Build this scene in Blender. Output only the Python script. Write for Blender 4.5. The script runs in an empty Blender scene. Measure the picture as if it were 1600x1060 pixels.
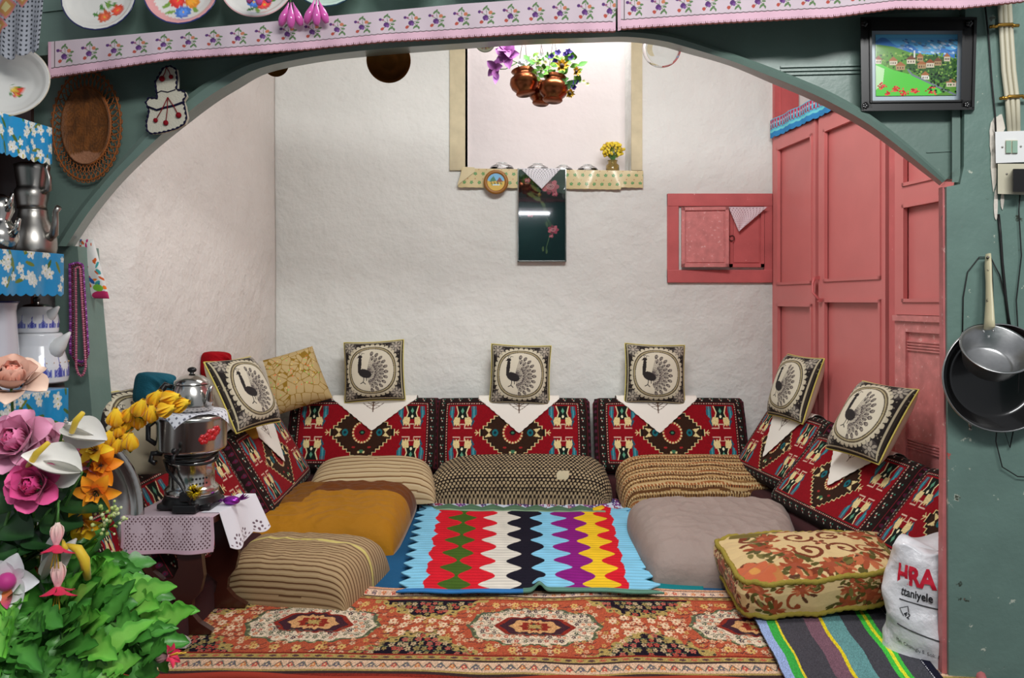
import bpy, bmesh, math, random
import numpy as np
from mathutils import Vector, Matrix, Euler
random.seed(7)
rng = np.random.default_rng(7)
scn = bpy.context.scene
COL = scn.collection

# ---------------------------------------------------------------- camera
F, EYE, HY = 1200.0, 0.91, 470.0          # focal length in pixels, eye height above the platform, horizon row
cam_data = bpy.data.cameras.new('camera'); cam = bpy.data.objects.new('camera', cam_data); COL.objects.link(cam)
cam.location = (0, 0, EYE); cam.rotation_euler = (math.pi/2, 0, 0)
cam_data.sensor_width = 36; cam_data.lens = F/1600*36; cam_data.shift_y = -(530-HY)/1600
cam_data.clip_start = 0.05
scn.camera = cam

# ---------------------------------------------------------------- world, lamps, exposure
scn.view_settings.view_transform = 'Standard'; scn.view_settings.look = 'None'
scn.view_settings.gamma = 1; scn.view_settings.use_curve_mapping = False
scn.view_settings.exposure = 0.08
wd = bpy.data.worlds.new('world'); scn.world = wd; wd.use_nodes = True
bg = wd.node_tree.nodes['Background']; bg.inputs[0].default_value = (0.86, 0.90, 0.96, 1); bg.inputs[1].default_value = 0.36

def area(name, loc, target, sx, sy, power, col=(1, 1, 1)):
    l = bpy.data.lights.new(name, 'AREA'); l.shape = 'RECTANGLE'; l.size = sx; l.size_y = sy
    l.energy = power; l.color = col
    o = bpy.data.objects.new(name, l); COL.objects.link(o); o.location = loc
    o.rotation_euler = (Vector(target)-Vector(loc)).to_track_quat('-Z', 'Y').to_euler()
    return o
area('room_tube_lamp', (0.55, -0.1, 2.15), (0.1, 2.9, 0.55), 1.3, 0.25, 40, (1.0, 1.0, 0.99))
area('alcove_fill', (0.30, 2.22, 2.31), (0.1, 3.1, 0.2), 1.0, 0.35, 31, (1.0, 1.0, 0.99))  # added fill that brightens the alcove and its back wall, no real lamp
area('skylight_daylight', (0.22, 3.84, 2.52), (0.22, 3.86, 1.5), 0.6, 0.13, 3.4, (0.97, 0.98, 1.0))

# ---------------------------------------------------------------- helpers
def P(px, py, D):                          # point seen at a pixel, at distance D
    return Vector(((px-800)/F*D, D, EYE+(HY-py)/F*D))
def G(px, py, z=0.0):                      # point of the plane at height z seen at a pixel
    return P(px, py, (EYE-z)*F/(py-HY))
def lin(c):
    c = np.asarray(c, dtype=float)
    return np.where(c <= 0.04045, c/12.92, ((c+0.055)/1.055)**2.4)
def rgb(*c):
    c = c[0] if len(c) == 1 else c
    return tuple(x/255 for x in c)

def mat(name, col=(200, 200, 200), rough=.6, metal=0, bump=None, var=None, attr=False, sheen=0, trans=0, alpha=1, coat=0, emis=0, ior=1.45, spec=.5, bump2=None, chips=None):
    m = bpy.data.materials.new(name); m.use_nodes = True
    nt = m.node_tree; N = nt.nodes; L = nt.links; b = N['Principled BSDF']
    L0 = lin(rgb(col))
    base = None
    tc = N.new('ShaderNodeTexCoord')
    if attr:
        a = N.new('ShaderNodeAttribute'); a.attribute_name = 'Col'; base = a.outputs['Color']
    else:
        r = N.new('ShaderNodeRGB'); r.outputs[0].default_value = (*L0, 1); base = r.outputs[0]
    if var:                                # (scale, amount)
        n = N.new('ShaderNodeTexNoise'); n.inputs['Scale'].default_value = var[0]; n.inputs['Detail'].default_value = 6
        L.new(tc.outputs['Object'], n.inputs['Vector'])
        mr = N.new('ShaderNodeMapRange'); mr.inputs[1].default_value = .3; mr.inputs[2].default_value = .7
        mr.inputs[3].default_value = 1-var[1]; mr.inputs[4].default_value = 1+var[1]
        L.new(n.outputs['Fac'], mr.inputs[0])
        mx = N.new('ShaderNodeVectorMath'); mx.operation = 'SCALE'
        L.new(base, mx.inputs[0]); L.new(mr.outputs[0], mx.inputs['Scale']); base = mx.outputs[0]
    if chips:                              # (scale, threshold, colour): worn patches with a colour of their own
        for (sc, th, cc) in chips:
            n = N.new('ShaderNodeTexNoise'); n.inputs['Scale'].default_value = sc; n.inputs['Detail'].default_value = 8; n.inputs['Roughness'].default_value = .65
            L.new(tc.outputs['Object'], n.inputs['Vector'])
            mr = N.new('ShaderNodeMapRange'); mr.inputs[1].default_value = th; mr.inputs[2].default_value = th+.02
            L.new(n.outputs['Fac'], mr.inputs[0])
            mx = N.new('ShaderNodeMix'); mx.data_type = 'RGBA'; L.new(mr.outputs[0], mx.inputs[0])
            L.new(base, mx.inputs[6]); mx.inputs[7].default_value = (*lin(rgb(cc)), 1); base = mx.outputs[2]
    L.new(base, b.inputs['Base Color'])
    if bump:
        prev = None
        for bb in (bump, bump2):
            if not bb: continue
            n = N.new('ShaderNodeTexNoise'); n.inputs['Scale'].default_value = bb[0]; n.inputs['Detail'].default_value = 5
            L.new(tc.outputs['Object'], n.inputs['Vector'])
            u = N.new('ShaderNodeBump'); u.inputs['Strength'].default_value = bb[1]; u.inputs['Distance'].default_value = bb[2] if len(bb) > 2 else .003
            L.new(n.outputs['Fac'], u.inputs['Height'])
            if prev: L.new(prev, u.inputs['Normal'])
            prev = u.outputs[0]
        L.new(prev, b.inputs['Normal'])
    b.inputs['Roughness'].default_value = rough; b.inputs['Metallic'].default_value = metal
    b.inputs['IOR'].default_value = ior; b.inputs['Specular IOR Level'].default_value = spec
    if sheen: b.inputs['Sheen Weight'].default_value = sheen; b.inputs['Sheen Roughness'].default_value = .4
    if trans: b.inputs['Transmission Weight'].default_value = trans
    if alpha < 1: b.inputs['Alpha'].default_value = alpha
    if coat: b.inputs['Coat Weight'].default_value = coat; b.inputs['Coat Roughness'].default_value = .08
    if emis:
        L.new(base, b.inputs['Emission Color']); b.inputs['Emission Strength'].default_value = emis
    return m

MT = {}
def _m(k, *a, **kw): MT[k] = mat(k, *a, **kw)
_m('plaster', (218, 218, 213), .85, var=(2.2, .05), bump=(8, .6, .03), bump2=(50, .45, .006))
_m('plaster_left', (214, 208, 202), .9, var=(3, .05), bump=(14, .55, .02), bump2=(70, .5, .005), chips=[(3.1, .69, (196, 186, 168))])
_m('plaster_niche', (226, 216, 214), .85, var=(2.2, .04), bump=(12, .3, .012))
_m('ceiling_paint', (205, 200, 190), .9)
_m('raw_wood', (196, 184, 152), .7, var=(14, .12), chips=[(6, .66, (150, 128, 90))])
_m('green_paint', (106, 128, 119), .34, var=(7, .12), bump=(22, .25, .004), bump2=(120, .15, .002), chips=[(38, .70, (176, 190, 176)), (24, .715, (60, 52, 42))])
_m('green_paint_worn', (106, 132, 123), .42, var=(9, .10), bump=(16, .4, .006), bump2=(90, .25, .003), chips=[(30, .655, (190, 196, 180)), (15, .66, (58, 66, 54)), (27, .70, (176, 92, 84))])
_m('pink_edge', (196, 112, 112), .5, var=(20, .15), bump=(40, .5, .004), chips=[(26, .62, (222, 170, 164)), (33, .68, (90, 120, 104))])
_m('rose_paint', (206, 118, 116), .36, var=(5, .05), bump=(20, .12, .003), chips=[(50, .76, (160, 74, 72))])
_m('rose_paint_old', (196, 98, 98), .4, var=(9, .12), bump=(60, .3, .002), chips=[(45, .68, (224, 160, 158))])
_m('rose_panel_worn', (208, 128, 126), .35, var=(30, .14), bump=(80, .3, .002), chips=[(60, .62, (226, 178, 176))])
_m('dark_gap', (70, 36, 30), .8)
_m('dark_brown', (58, 24, 16), .32, var=(10, .2), coat=.3)
_m('fabric', attr=True, rough=.9, sheen=.04, spec=.2, bump=(500, .35, .001), bump2=(9, .25, .006))
_m('fabric_flat', attr=True, rough=.9, spec=.25, bump=(600, .3, .0008))
_m('velvet', attr=True, rough=.75, sheen=.08, spec=.25, bump=(14, .7, .014), bump2=(300, .1, .001))
_m('knit', attr=True, rough=.95, spec=.15, bump=(260, .9, .002), bump2=(10, .3, .005))
_m('carpet_pile', attr=True, rough=.95, spec=.1, bump=(420, .6, .002), bump2=(6, .35, .01))
_m('oilcloth', attr=True, rough=.3, coat=.35, bump=(18, .4, .006))
_m('enamel', attr=True, rough=.12, coat=.5)
_m('paint_print', attr=True, rough=.35)
_m('copper', (150, 84, 52), .28, 1, var=(18, .3), bump=(30, .3, .003))
_m('copper_dark', (120, 72, 34), .32, 1, var=(14, .4), bump=(30, .2, .003))
_m('steel', (196, 192, 186), .2, 1, bump=(6, .05, .003))
_m('steel_brushed', (170, 166, 160), .34, 1, var=(8, .08))
_m('aluminium', (176, 176, 176), .32, 1, var=(60, .08), bump=(90, .2, .001))
_m('black_plastic', (22, 21, 22), .35)
_m('black_enamel', (14, 12, 12), .22, coat=.4)
_m('wire_black', (24, 22, 22), .5)
_m('cream_paint', (214, 206, 170), .35, chips=[(30, .61, (66, 62, 54))])
_m('white_plastic', (236, 236, 234), .25)
_m('ivory_plastic', (206, 200, 176), .42)
_m('green_lens', (150, 180, 160), .2)
_m('glass', (250, 252, 252), .03, trans=1.0, ior=1.45)
_m('brass', (196, 150, 70), .3, 1)
_m('leaf', (58, 128, 42), .42, var=(14, .35), bump=(40, .3, .003))
_m('leaf_bright', (98, 166, 56), .38, var=(12, .35), bump=(40, .35, .003))
_m('leaf_dark', (34, 74, 34), .45, var=(14, .3), bump=(50, .3, .002))
_m('leaf_attr', attr=True, rough=.36, var=(9, .3), bump=(60, .4, .002))
_m('stem', (74, 122, 52), .5)
_m('petal', attr=True, rough=.6, sheen=.2, bump=(30, .25, .003))
_m('yellow_thread', (206, 190, 96), .8, bump=(300, .8, .002))
_m('bead', attr=True, rough=.2, coat=.4)
_m('white_cloth', (238, 236, 232), .85, bump=(500, .3, .001), bump2=(14, .3, .005))
_m('bag_plastic', (226, 226, 230), .3, coat=.3, bump=(22, .8, .012), alpha=.93)
_m('bag_red', (206, 30, 56), .5)
_m('bag_black', (30, 30, 34), .5)
_m('gold_foil', (206, 180, 40), .25, 1)
_m('purple_foil', (150, 50, 170), .25, .7)
_m('plaster_bare', (222, 214, 202), .9, bump=(50, .6, .006))

# ---- mesh helpers
def finish(o, parent=None, label=None, cat=None, group=None, kind=None):
    if label: o['label'] = label
    if cat: o['category'] = cat
    if group: o['group'] = group
    if kind: o['kind'] = kind
    return o
def worldloc(o):
    v = Vector((0, 0, 0))
    while o is not None: v += o.location; o = o.parent
    return v
def thing(name, loc, label, cat, group=None):
    o = bpy.data.objects.new(name, None); COL.objects.link(o); o.location = loc
    o.empty_display_size = .05
    return finish(o, None, label, cat, group)
def link_mesh(name, V, faces, mats, parent=None, C=None, mi=None, smooth=True, **tags):
    V = np.asarray(V, dtype=float).reshape(-1, 3)
    if parent is not None: org = np.array(worldloc(parent))
    else:
        mn, mx = V.min(0), V.max(0); org = np.array([(mn[0]+mx[0])/2, (mn[1]+mx[1])/2, mn[2]])
    me = bpy.data.meshes.new(name)
    Vl = V-org
    if isinstance(faces, np.ndarray):
        nf, k = faces.shape
        me.vertices.add(len(Vl)); me.vertices.foreach_set('co', Vl.ravel().astype(np.float32))
        me.loops.add(nf*k); me.loops.foreach_set('vertex_index', faces.ravel().astype(np.int32))
        me.polygons.add(nf); me.polygons.foreach_set('loop_start', np.arange(0, nf*k, k, dtype=np.int32))
        me.update(calc_edges=True); me.validate()
    else:
        me.from_pydata([tuple(v) for v in Vl], [], faces); me.update()
    for m in (mats if isinstance(mats, (list, tuple)) else [mats]): me.materials.append(MT[m] if isinstance(m, str) else m)
    if mi is not None: me.polygons.foreach_set('material_index', np.asarray(mi, dtype=np.int32))
    if smooth is True: me.polygons.foreach_set('use_smooth', np.ones(len(me.polygons), dtype=bool))
    elif smooth is not False: me.polygons.foreach_set('use_smooth', np.asarray(smooth, dtype=bool))
    if C is not None:
        C = lin(np.clip(np.asarray(C, dtype=float).reshape(-1, 3), 0, 1))
        at = me.color_attributes.new('Col', 'FLOAT_COLOR', 'POINT')
        at.data.foreach_set('color', np.hstack([C, np.ones((len(C), 1))]).ravel().astype(np.float32))
    o = bpy.data.objects.new(name, me); COL.objects.link(o)
    if parent is not None: o.parent = parent
    else: o.location = org
    return finish(o, None, **tags)

def quads(nv, nu, off=0, flip=False, wrapu=False):      # faces of an (nv+1)x(nu+1) vertex grid
    w = nu if wrapu else nu+1
    j, i = np.meshgrid(np.arange(nv), np.arange(nu), indexing='ij')
    i2 = (i+1) % w if wrapu else i+1
    a = j*w+i; b = j*w+i2; c = (j+1)*w+i2; d = (j+1)*w+i
    q = np.stack([a, b, c, d], -1).reshape(-1, 4)
    return (q[:, ::-1] if flip else q)+off

class MB:
    def __init__(s): s.v = []; s.f = []; s.c = []; s.m = []; s.s = []; s.col = (1, 1, 1); s.mi = 0; s.sm = False
    def add(s, vs, fs, col=None, sm=None):
        o = len(s.v); s.v += [tuple(v) for v in vs]; s.f += [tuple(int(i)+o for i in f) for f in fs]
        if col is None: s.c += [s.col]*len(vs)
        elif np.ndim(col) == 1: s.c += [tuple(col)]*len(vs)
        else: s.c += [tuple(c) for c in col]
        s.m += [s.mi]*len(fs); s.s += [s.sm if sm is None else sm]*len(fs)
        return s
    def box(s, a, b, fr=None, bev=0):      # corners in a frame (origin, ex, ey, ez)
        (x0, y0, z0), (x1, y1, z1) = a, b
        e = bev
        if e:
            # chamfered box
            bm = bmesh.new(); bmesh.ops.create_cube(bm, size=1)
            for v in bm.verts: v.co = Vector((x0+(v.co.x+.5)*(x1-x0), y0+(v.co.y+.5)*(y1-y0), z0+(v.co.z+.5)*(z1-z0)))
            bmesh.ops.bevel(bm, geom=list(bm.edges), offset=e, segments=2, affect='EDGES', profile=.5)
            bm.verts.index_update(); vs = [v.co.copy() for v in bm.verts]; fs = [[v.index for v in f.verts] for f in bm.faces]; bm.free()
        else:
            vs = [Vector((x, y, z)) for z in (z0, z1) for y in (y0, y1) for x in (x0, x1)]
            fs = [(0, 2, 3, 1), (4, 5, 7, 6), (0, 1, 5, 4), (2, 6, 7, 3), (0, 4, 6, 2), (1, 3, 7, 5)]
        if fr:
            o, ex, ey, ez = fr; vs = [o+ex*v.x+ey*v.y+ez*v.z for v in vs]
        return s.add(vs, fs)
    def tube(s, pts, r, n=8, caps=True, closed=False, col=None, flat=1.0):
        pts = [Vector(p) for p in pts]; m = len(pts)
        rs = r if isinstance(r, (list, tuple)) else [r]*m
        vs = []; up = None
        for i, p in enumerate(pts):
            t = (pts[(i+1) % m]-pts[i-1]) if closed else (pts[min(i+1, m-1)]-pts[max(i-1, 0)])
            if t.length < 1e-9: t = Vector((0, 0, 1))
            t.normalize()
            if up is None: up = Vector((0, 0, 1)) if abs(t.z) < .9 else Vector((1, 0, 0))
            a = t.cross(up)
            if a.length < 1e-6: a = t.orthogonal()
            a.normalize(); b = a.cross(t).normalized(); up = b
            for k in range(n):
                an = 2*math.pi*k/n; vs.append(p+a*math.cos(an)*rs[i]+b*math.sin(an)*rs[i]*flat)
        fs = []
        for i in range(m if closed else m-1):
            i2 = (i+1) % m
            for k in range(n): fs.append((i*n+k, i*n+(k+1) % n, i2*n+(k+1) % n, i2*n+k))
        if caps and not closed:
            fs.append(tuple(range(n))[::-1]); fs.append(tuple(range((m-1)*n, m*n)))
        return s.add(vs, fs, col, sm=True)
    def lathe(s, prof, fr, n=40, col=None, colf=None, a0=0, a1=2*math.pi):   # prof [(r,z)], fr=(origin, ex, ey, ez)
        o, ex, ey, ez = fr; vs = []; cs = []
        for j, (r, z) in enumerate(prof):
            for k in range(n):
                an = a0+(a1-a0)*k/n
                vs.append(o+ex*(r*math.cos(an))+ey*(r*math.sin(an))+ez*z)
                if colf: cs.append(colf(r, z, an, j))
        fs = []
        for j in range(len(prof)-1):
            for k in range(n):
                fs.append((j*n+k, j*n+(k+1) % n, (j+1)*n+(k+1) % n, (j+1)*n+k))
        return s.add(vs, fs, cs if colf else col, sm=True)
    def prism(s, pts, depth, fr, col=None):   # 2-D polygon in a frame's x/z, extruded along y by depth
        o, ex, ey, ez = fr; n = len(pts)
        vs = [o+ex*p[0]+ez*p[1] for p in pts]+[o+ex*p[0]+ez*p[1]+ey*depth for p in pts]
        fs = [tuple(range(n)), tuple(range(2*n-1, n-1, -1))]+[(i, i+n, (i+1) % n+n, (i+1) % n) for i in range(n)]
        return s.add(vs, fs, col, sm=False)
    def ball(s, c, r, n=10, col=None, sc=(1, 1, 1)):
        vs = []; fs = []
        for j in range(n+1):
            th = math.pi*j/n
            for k in range(n*2):
                ph = math.pi*k/n
                vs.append(Vector(c)+Vector((r*sc[0]*math.sin(th)*math.cos(ph), r*sc[1]*math.sin(th)*math.sin(ph), r*sc[2]*math.cos(th))))
        w = 2*n
        for j in range(n):
            for k in range(w): fs.append((j*w+k, (j+1)*w+k, (j+1)*w+(k+1) % w, j*w+(k+1) % w))
        return s.add(vs, fs, col, sm=True)
    def build(s, name, mats, parent=None, attr=False, **tags):
        return link_mesh(name, s.v, s.f, mats, parent, C=s.c if attr else None, mi=s.m, smooth=s.s, **tags)

W0 = (Vector((0, 0, 0)), Vector((1, 0, 0)), Vector((0, 1, 0)), Vector((0, 0, 1)))
def frame(o, rz=0, rx=0, ry=0):
    m = Euler((rx, ry, rz)).to_matrix()
    return (Vector(o), m @ Vector((1, 0, 0)), m @ Vector((0, 1, 0)), m @ Vector((0, 0, 1)))
def frame_axis(o, axis, hint=(0, 0, 1)):   # z axis along «axis»
    z = Vector(axis).normalized(); x = Vector(hint).cross(z)
    if x.length < 1e-4: x = Vector((1, 0, 0)).cross(z)
    x.normalize(); return (Vector(o), x, z.cross(x), z)
def copy_tree(o, parent=None):
    c = o.copy(); COL.objects.link(c)
    if parent is not None: c.parent = parent
    for ch in list(o.children): copy_tree(ch, c)
    return c

# ---- painted colour fields (sampled at the vertices of a surface)
class Cv:
    def __init__(s, nx, ny, asp, bg):
        s.nx, s.ny, s.asp = nx, ny, asp
        s.a = np.ones((ny, nx, 3))*np.array(rgb(bg)); s.x = np.linspace(0, asp, nx); s.y = np.linspace(0, 1, ny)
    def _bb(s, x0, x1, y0, y1):
        i0, i1 = np.searchsorted(s.x, [x0, x1]); j0, j1 = np.searchsorted(s.y, [y0, y1])
        return slice(j0, j1+1), slice(i0, i1+1)
    def _put(s, sl, mask, col):
        s.a[sl][mask] = rgb(col)
    def ell(s, cx, cy, rx, ry, col, rot=0, inner=0):
        R = max(rx, ry); sl = s._bb(cx-R, cx+R, cy-R, cy+R)
        X, Y = np.meshgrid(s.x[sl[1]]-cx, s.y[sl[0]]-cy); c, d = math.cos(rot), math.sin(rot)
        q = ((X*c+Y*d)/rx)**2+((-X*d+Y*c)/ry)**2
        s._put(sl, (q <= 1) & (q >= inner*inner), col)
    def rect(s, x0, y0, x1, y1, col):
        sl = s._bb(x0, x1, y0, y1); X, Y = np.meshgrid(s.x[sl[1]], s.y[sl[0]])
        s._put(sl, (X >= x0) & (X <= x1) & (Y >= y0) & (Y <= y1), col)
    def poly(s, pts, col):
        xs = [p[0] for p in pts]; ys = [p[1] for p in pts]; sl = s._bb(min(xs), max(xs), min(ys), max(ys))
        X, Y = np.meshgrid(s.x[sl[1]], s.y[sl[0]]); ins = np.zeros(X.shape, bool); n = len(pts)
        for i in range(n):
            (xa, ya), (xb, yb) = pts[i], pts[(i+1) % n]
            if ya == yb: continue
            c = ((ya > Y) != (yb > Y)) & (X < (xb-xa)*(Y-ya)/(yb-ya)+xa); ins ^= c
        s._put(sl, ins, col)
    def line(s, pts, w, col, dash=0):
        for i in range(len(pts)-1):
            (xa, ya), (xb, yb) = pts[i], pts[i+1]
            sl = s._bb(min(xa, xb)-w, max(xa, xb)+w, min(ya, yb)-w, max(ya, yb)+w)
            X, Y = np.meshgrid(s.x[sl[1]]-xa, s.y[sl[0]]-ya); dx, dy = xb-xa, yb-ya; l2 = dx*dx+dy*dy+1e-12
            t = np.clip((X*dx+Y*dy)/l2, 0, 1); d = np.hypot(X-t*dx, Y-t*dy)
            m = d <= w/2
            if dash: m &= (np.floor(t*math.sqrt(l2)/dash) % 2 == 0)
            s._put(sl, m, col)
    def flower(s, cx, cy, r, col, cc, n=5, rot=0):
        for k in range(n):
            a = rot+2*math.pi*k/n; s.ell(cx+r*.55*math.cos(a), cy+r*.55*math.sin(a), r*.42, r*.3, col, a)
        s.ell(cx, cy, r*.25, r*.25, cc)
    def mul(s, f): s.a *= f[..., None]

def wavefield(X, Y, scale, n=8, seed=0, ridge=False):
    r = np.random.default_rng(seed); out = np.zeros_like(X)
    for k in range(n):
        a = r.uniform(0, math.pi*2); f = scale*r.uniform(.6, 1.6); ph = r.uniform(0, 7)
        w = np.sin(f*(X*math.cos(a)+Y*math.sin(a))+ph+1.3*np.sin(f*.5*(X*math.sin(a)-Y*math.cos(a))+ph))
        out += (1-np.abs(w)) if ridge else w
    return out/n

def cushion(name, corners, T, cv, mats, parent=None, sym=False, a=4, b=.5, pinch=0, rnd=.0, warp=.5, wr=0, wrs=14, seed=1, base=0, nrm=None, sagf=None, arc=False, **tags):
    """corners: bottom-left, bottom-right, top-right, top-left of the outline. sym: lens about that plane, else flat below."""
    nu, nv = cv.nx-1, cv.ny-1
    def shape(nu, nv):
        s = np.linspace(-1, 1, nu+1); t = np.linspace(-1, 1, nv+1); S, Tt = np.meshgrid(s, t)
        U = warp*np.sin(S*math.pi/2)+(1-warp)*S; V = warp*np.sin(Tt*math.pi/2)+(1-warp)*Tt
        pr = (np.clip(1-np.abs(S)**a, 0, 1)*np.clip(1-np.abs(Tt)**a, 0, 1))**b
        U2 = U*(1-pinch*(1-V*V)); V2 = V*(1-pinch*(1-U*U))
        U3 = U2*np.sqrt(1-rnd*V2**4); V3 = V2*np.sqrt(1-rnd*U2**4)
        c = [np.array(p) for p in corners]
        u = ((U3+1)/2)[..., None]; v = ((V3+1)/2)[..., None]
        p = (c[0]*(1-u)+c[1]*u)*(1-v)+(c[3]*(1-u)+c[2]*u)*v
        return S, Tt, pr, p
    c = [Vector(p) for p in corners]
    n = nrm if nrm is not None else ((c[1]-c[0]).cross(c[3]-c[0])).normalized()
    n = np.array(n)
    S, Tt, pr, p = shape(nu, nv)
    d = pr*T*(.5 if sym else 1)
    if wr: d = d+pr*wr*wavefield(p[..., 0]*1.0, p[..., 1]+p[..., 2], wrs, 9, seed, True)
    if sagf is not None: d = d+sagf(S, Tt)*pr
    V1 = p+n*(d+base)[..., None]
    Ct = cv.a
    if arc:                                # lay the pattern by true length over the rounded sides
        lu = np.r_[0, np.cumsum(np.linalg.norm(np.diff(V1[nv//2], axis=0), axis=1))]; lv = np.r_[0, np.cumsum(np.linalg.norm(np.diff(V1[:, nu//2], axis=0), axis=1))]
        iu = (lu/lu[-1]*nu).round().astype(int); iv = (lv/lv[-1]*nv).round().astype(int); Ct = cv.a[np.ix_(iv, iu)]
    q = 4
    nu2, nv2 = max(nu//q, 4), max(nv//q, 4)
    S2, T2, pr2, p2 = shape(nu2, nv2)
    if sym: V2 = p2-n*(pr2*T*.5-base)[..., None]
    else: V2 = p2+n*(base-0*pr2)[..., None]
    ci = np.clip((np.linspace(0, 1, nu2+1)*nu).round().astype(int), 0, nu); cj = np.clip((np.linspace(0, 1, nv2+1)*nv).round().astype(int), 0, nv)
    bc = cv.back if hasattr(cv, 'back') else None
    C2 = cv.a[np.ix_(cj, ci)] if bc is None else np.ones((nv2+1, nu2+1, 3))*np.array(rgb(bc))
    Vs = np.vstack([V1.reshape(-1, 3), V2.reshape(-1, 3)])
    Fs = np.vstack([quads(nv, nu), quads(nv2, nu2, off=(nu+1)*(nv+1), flip=True)])
    Cs = np.vstack([Ct.reshape(-1, 3), C2.reshape(-1, 3)])
    return link_mesh(name, Vs, Fs, mats, parent, C=Cs, **tags)

def sheet(name, fn, cv, mats, parent=None, thick=0.0015, nrm=(0, 0, 1), **tags):
    """A cloth: fn(U,V) -> (...,3) for U,V in 0..1 arrays; front and back faces with a real thickness."""
    nu, nv = cv.nx-1, cv.ny-1
    U, V = np.meshgrid(np.linspace(0, 1, nu+1), np.linspace(0, 1, nv+1))
    A = fn(U, V); B = A-np.array(nrm)*thick; n1 = (nu+1)*(nv+1)
    Fs = [quads(nv, nu), quads(nv, nu, off=n1, flip=True)]
    loop = list(range(nu+1))+[j*(nu+1)+nu for j in range(1, nv+1)]+[nv*(nu+1)+i for i in range(nu-1, -1, -1)]+[j*(nu+1) for j in range(nv-1, 0, -1)]
    loop = np.array(loop); l2 = np.roll(loop, -1)
    Fs.append(np.stack([loop, loop+n1, l2+n1, l2], -1))
    return link_mesh(name, np.vstack([A.reshape(-1, 3), B.reshape(-1, 3)]), np.vstack(Fs), mats, parent, C=np.vstack([cv.a.reshape(-1, 3)]*2), **tags)
# ================================================================= the setting
def struct(mb, name, mats, **kw):
    return mb.build(name, mats, kind='structure', **kw)
XL, YB = -1.15, 3.75
# arch plane
AX, AY, BX, BY = -1.254, 2.15, 1.079, 1.85
_l = math.hypot(BX-AX, BY-AY); AU = Vector(((BX-AX)/_l, (BY-AY)/_l, 0)); AN = Vector((AU.y, -AU.x, 0))   # AN towards the camera
if AN.y > 0: AN = -AN
def Q(px, py, off=0.0):
    k = (px-800)/F
    D = (off+AX*AN.x+AY*AN.y)/(k*AN.x+AN.y)
    return P(px, py, D)

m = MB(); m.box((-1.75, 1.772, -.06), (1.9, 4.0, 0)); struct(m, 'floor', 'dark_brown')
m = MB(); m.box((-2.2, -1.0, -.5), (2.2, 1.86, -.45)); m.box((-2.2, 1.76, -.45), (2.2, 1.82, -.10)); struct(m, 'floor', 'dark_brown')

# back wall round the niche
NX0, NX1, NZ = (727-800)/320, (986-800)/320, 1.545
m = MB()
m.box((XL-.1, YB, 0), (NX0, YB+.35, 2.4)); m.box((NX1, YB, 0), (1.5, YB+.35, 2.4)); m.box((NX0, YB, 0), (NX1, YB+.35, NZ))
struct(m, 'wall_back', 'plaster')
m = MB(); m.box((NX0-.0, YB+.2, NZ), (NX1, YB+.35, 2.72)); m.box((NX0, YB+.0, 2.4), (NX1, YB+.02, 2.72))
struct(m, 'trim_1', 'plaster_niche')
# window at the head of the shaft
m = MB(); m.box((NX0-.02, YB, 2.70), (NX1+.02, YB+.03, 2.74)); m.box((NX0-.02, YB+.17, 2.70), (NX1+.02, YB+.2, 2.74)); m.box((NX0-.02, YB, 2.70), (NX0+.01, YB+.2, 2.74)); m.box((NX1-.01, YB, 2.70), (NX1+.02, YB+.2, 2.74)); m.box(((NX0+NX1)/2-.012, YB, 2.70), ((NX0+NX1)/2+.012, YB+.2, 2.74))
wn = struct(m, 'window_1', 'raw_wood')
m = MB(); m.box((NX0, YB+.02, 2.715), (NX1, YB+.19, 2.719)); m.build('pane', 'glass', wn)
# wooden jamb strips beside the niche
m = MB(); m.box(((703-800)/320, YB-.012, NZ-.0), (NX0, YB+.19, 2.36)); struct(m, 'trim_2', 'raw_wood')
m = MB(); m.box((NX1, YB-.012, NZ-.0), ((1003-800)/320, YB+.19, 2.36)); struct(m, 'trim_3', 'raw_wood')
# left wall (an uneven plastered face)
def uneven_wall():
    nu, nv = 60, 70
    U, V = np.meshgrid(np.linspace(0, 1, nu+1), np.linspace(0, 1, nv+1))
    Y = 2.24+U*(YB-2.24); Z = V*2.4
    X = XL-.03*(1-U)-.11*np.clip(1-U/.12, 0, 1)**1.6+.012*wavefield(Y, Z, 5, 8, 3)
    A = np.stack([X, Y, Z], -1); B = A.copy(); B[..., 0] = XL-.25
    n1 = (nu+1)*(nv+1)
    fs = np.vstack([quads(nv, nu), quads(nv, nu, off=n1, flip=True)])
    loop = np.array(list(range(nu+1))+[j*(nu+1)+nu for j in range(1, nv+1)]+[nv*(nu+1)+i for i in range(nu-1, -1, -1)]+[j*(nu+1) for j in range(nv-1, 0, -1)])
    l2 = np.roll(loop, -1); fs = np.vstack([fs, np.stack([loop, loop+n1, l2+n1, l2], -1)])
    return link_mesh('wall_left', np.vstack([A.reshape(-1, 3), B.reshape(-1, 3)]), fs, 'plaster_left', kind='structure')
uneven_wall()
m = MB(); m.box((XL-.25, 1.95, 2.36), (1.9, YB, 2.42)); struct(m, 'ceiling', 'ceiling_paint')
# right wall behind the wardrobe
RC = Vector((407/320, YB, 0)); RX = Vector((.124, -.992, 0)).normalized(); RY = Vector((.992, .124, 0)).normalized(); RZ = Vector((0, 0, 1))
RF = (RC, RX, RY, RZ)
m = MB(); m.box((-.05, .425, 0), (2.0, .5, 2.4), RF); struct(m, 'wall_right', 'plaster')

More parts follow.
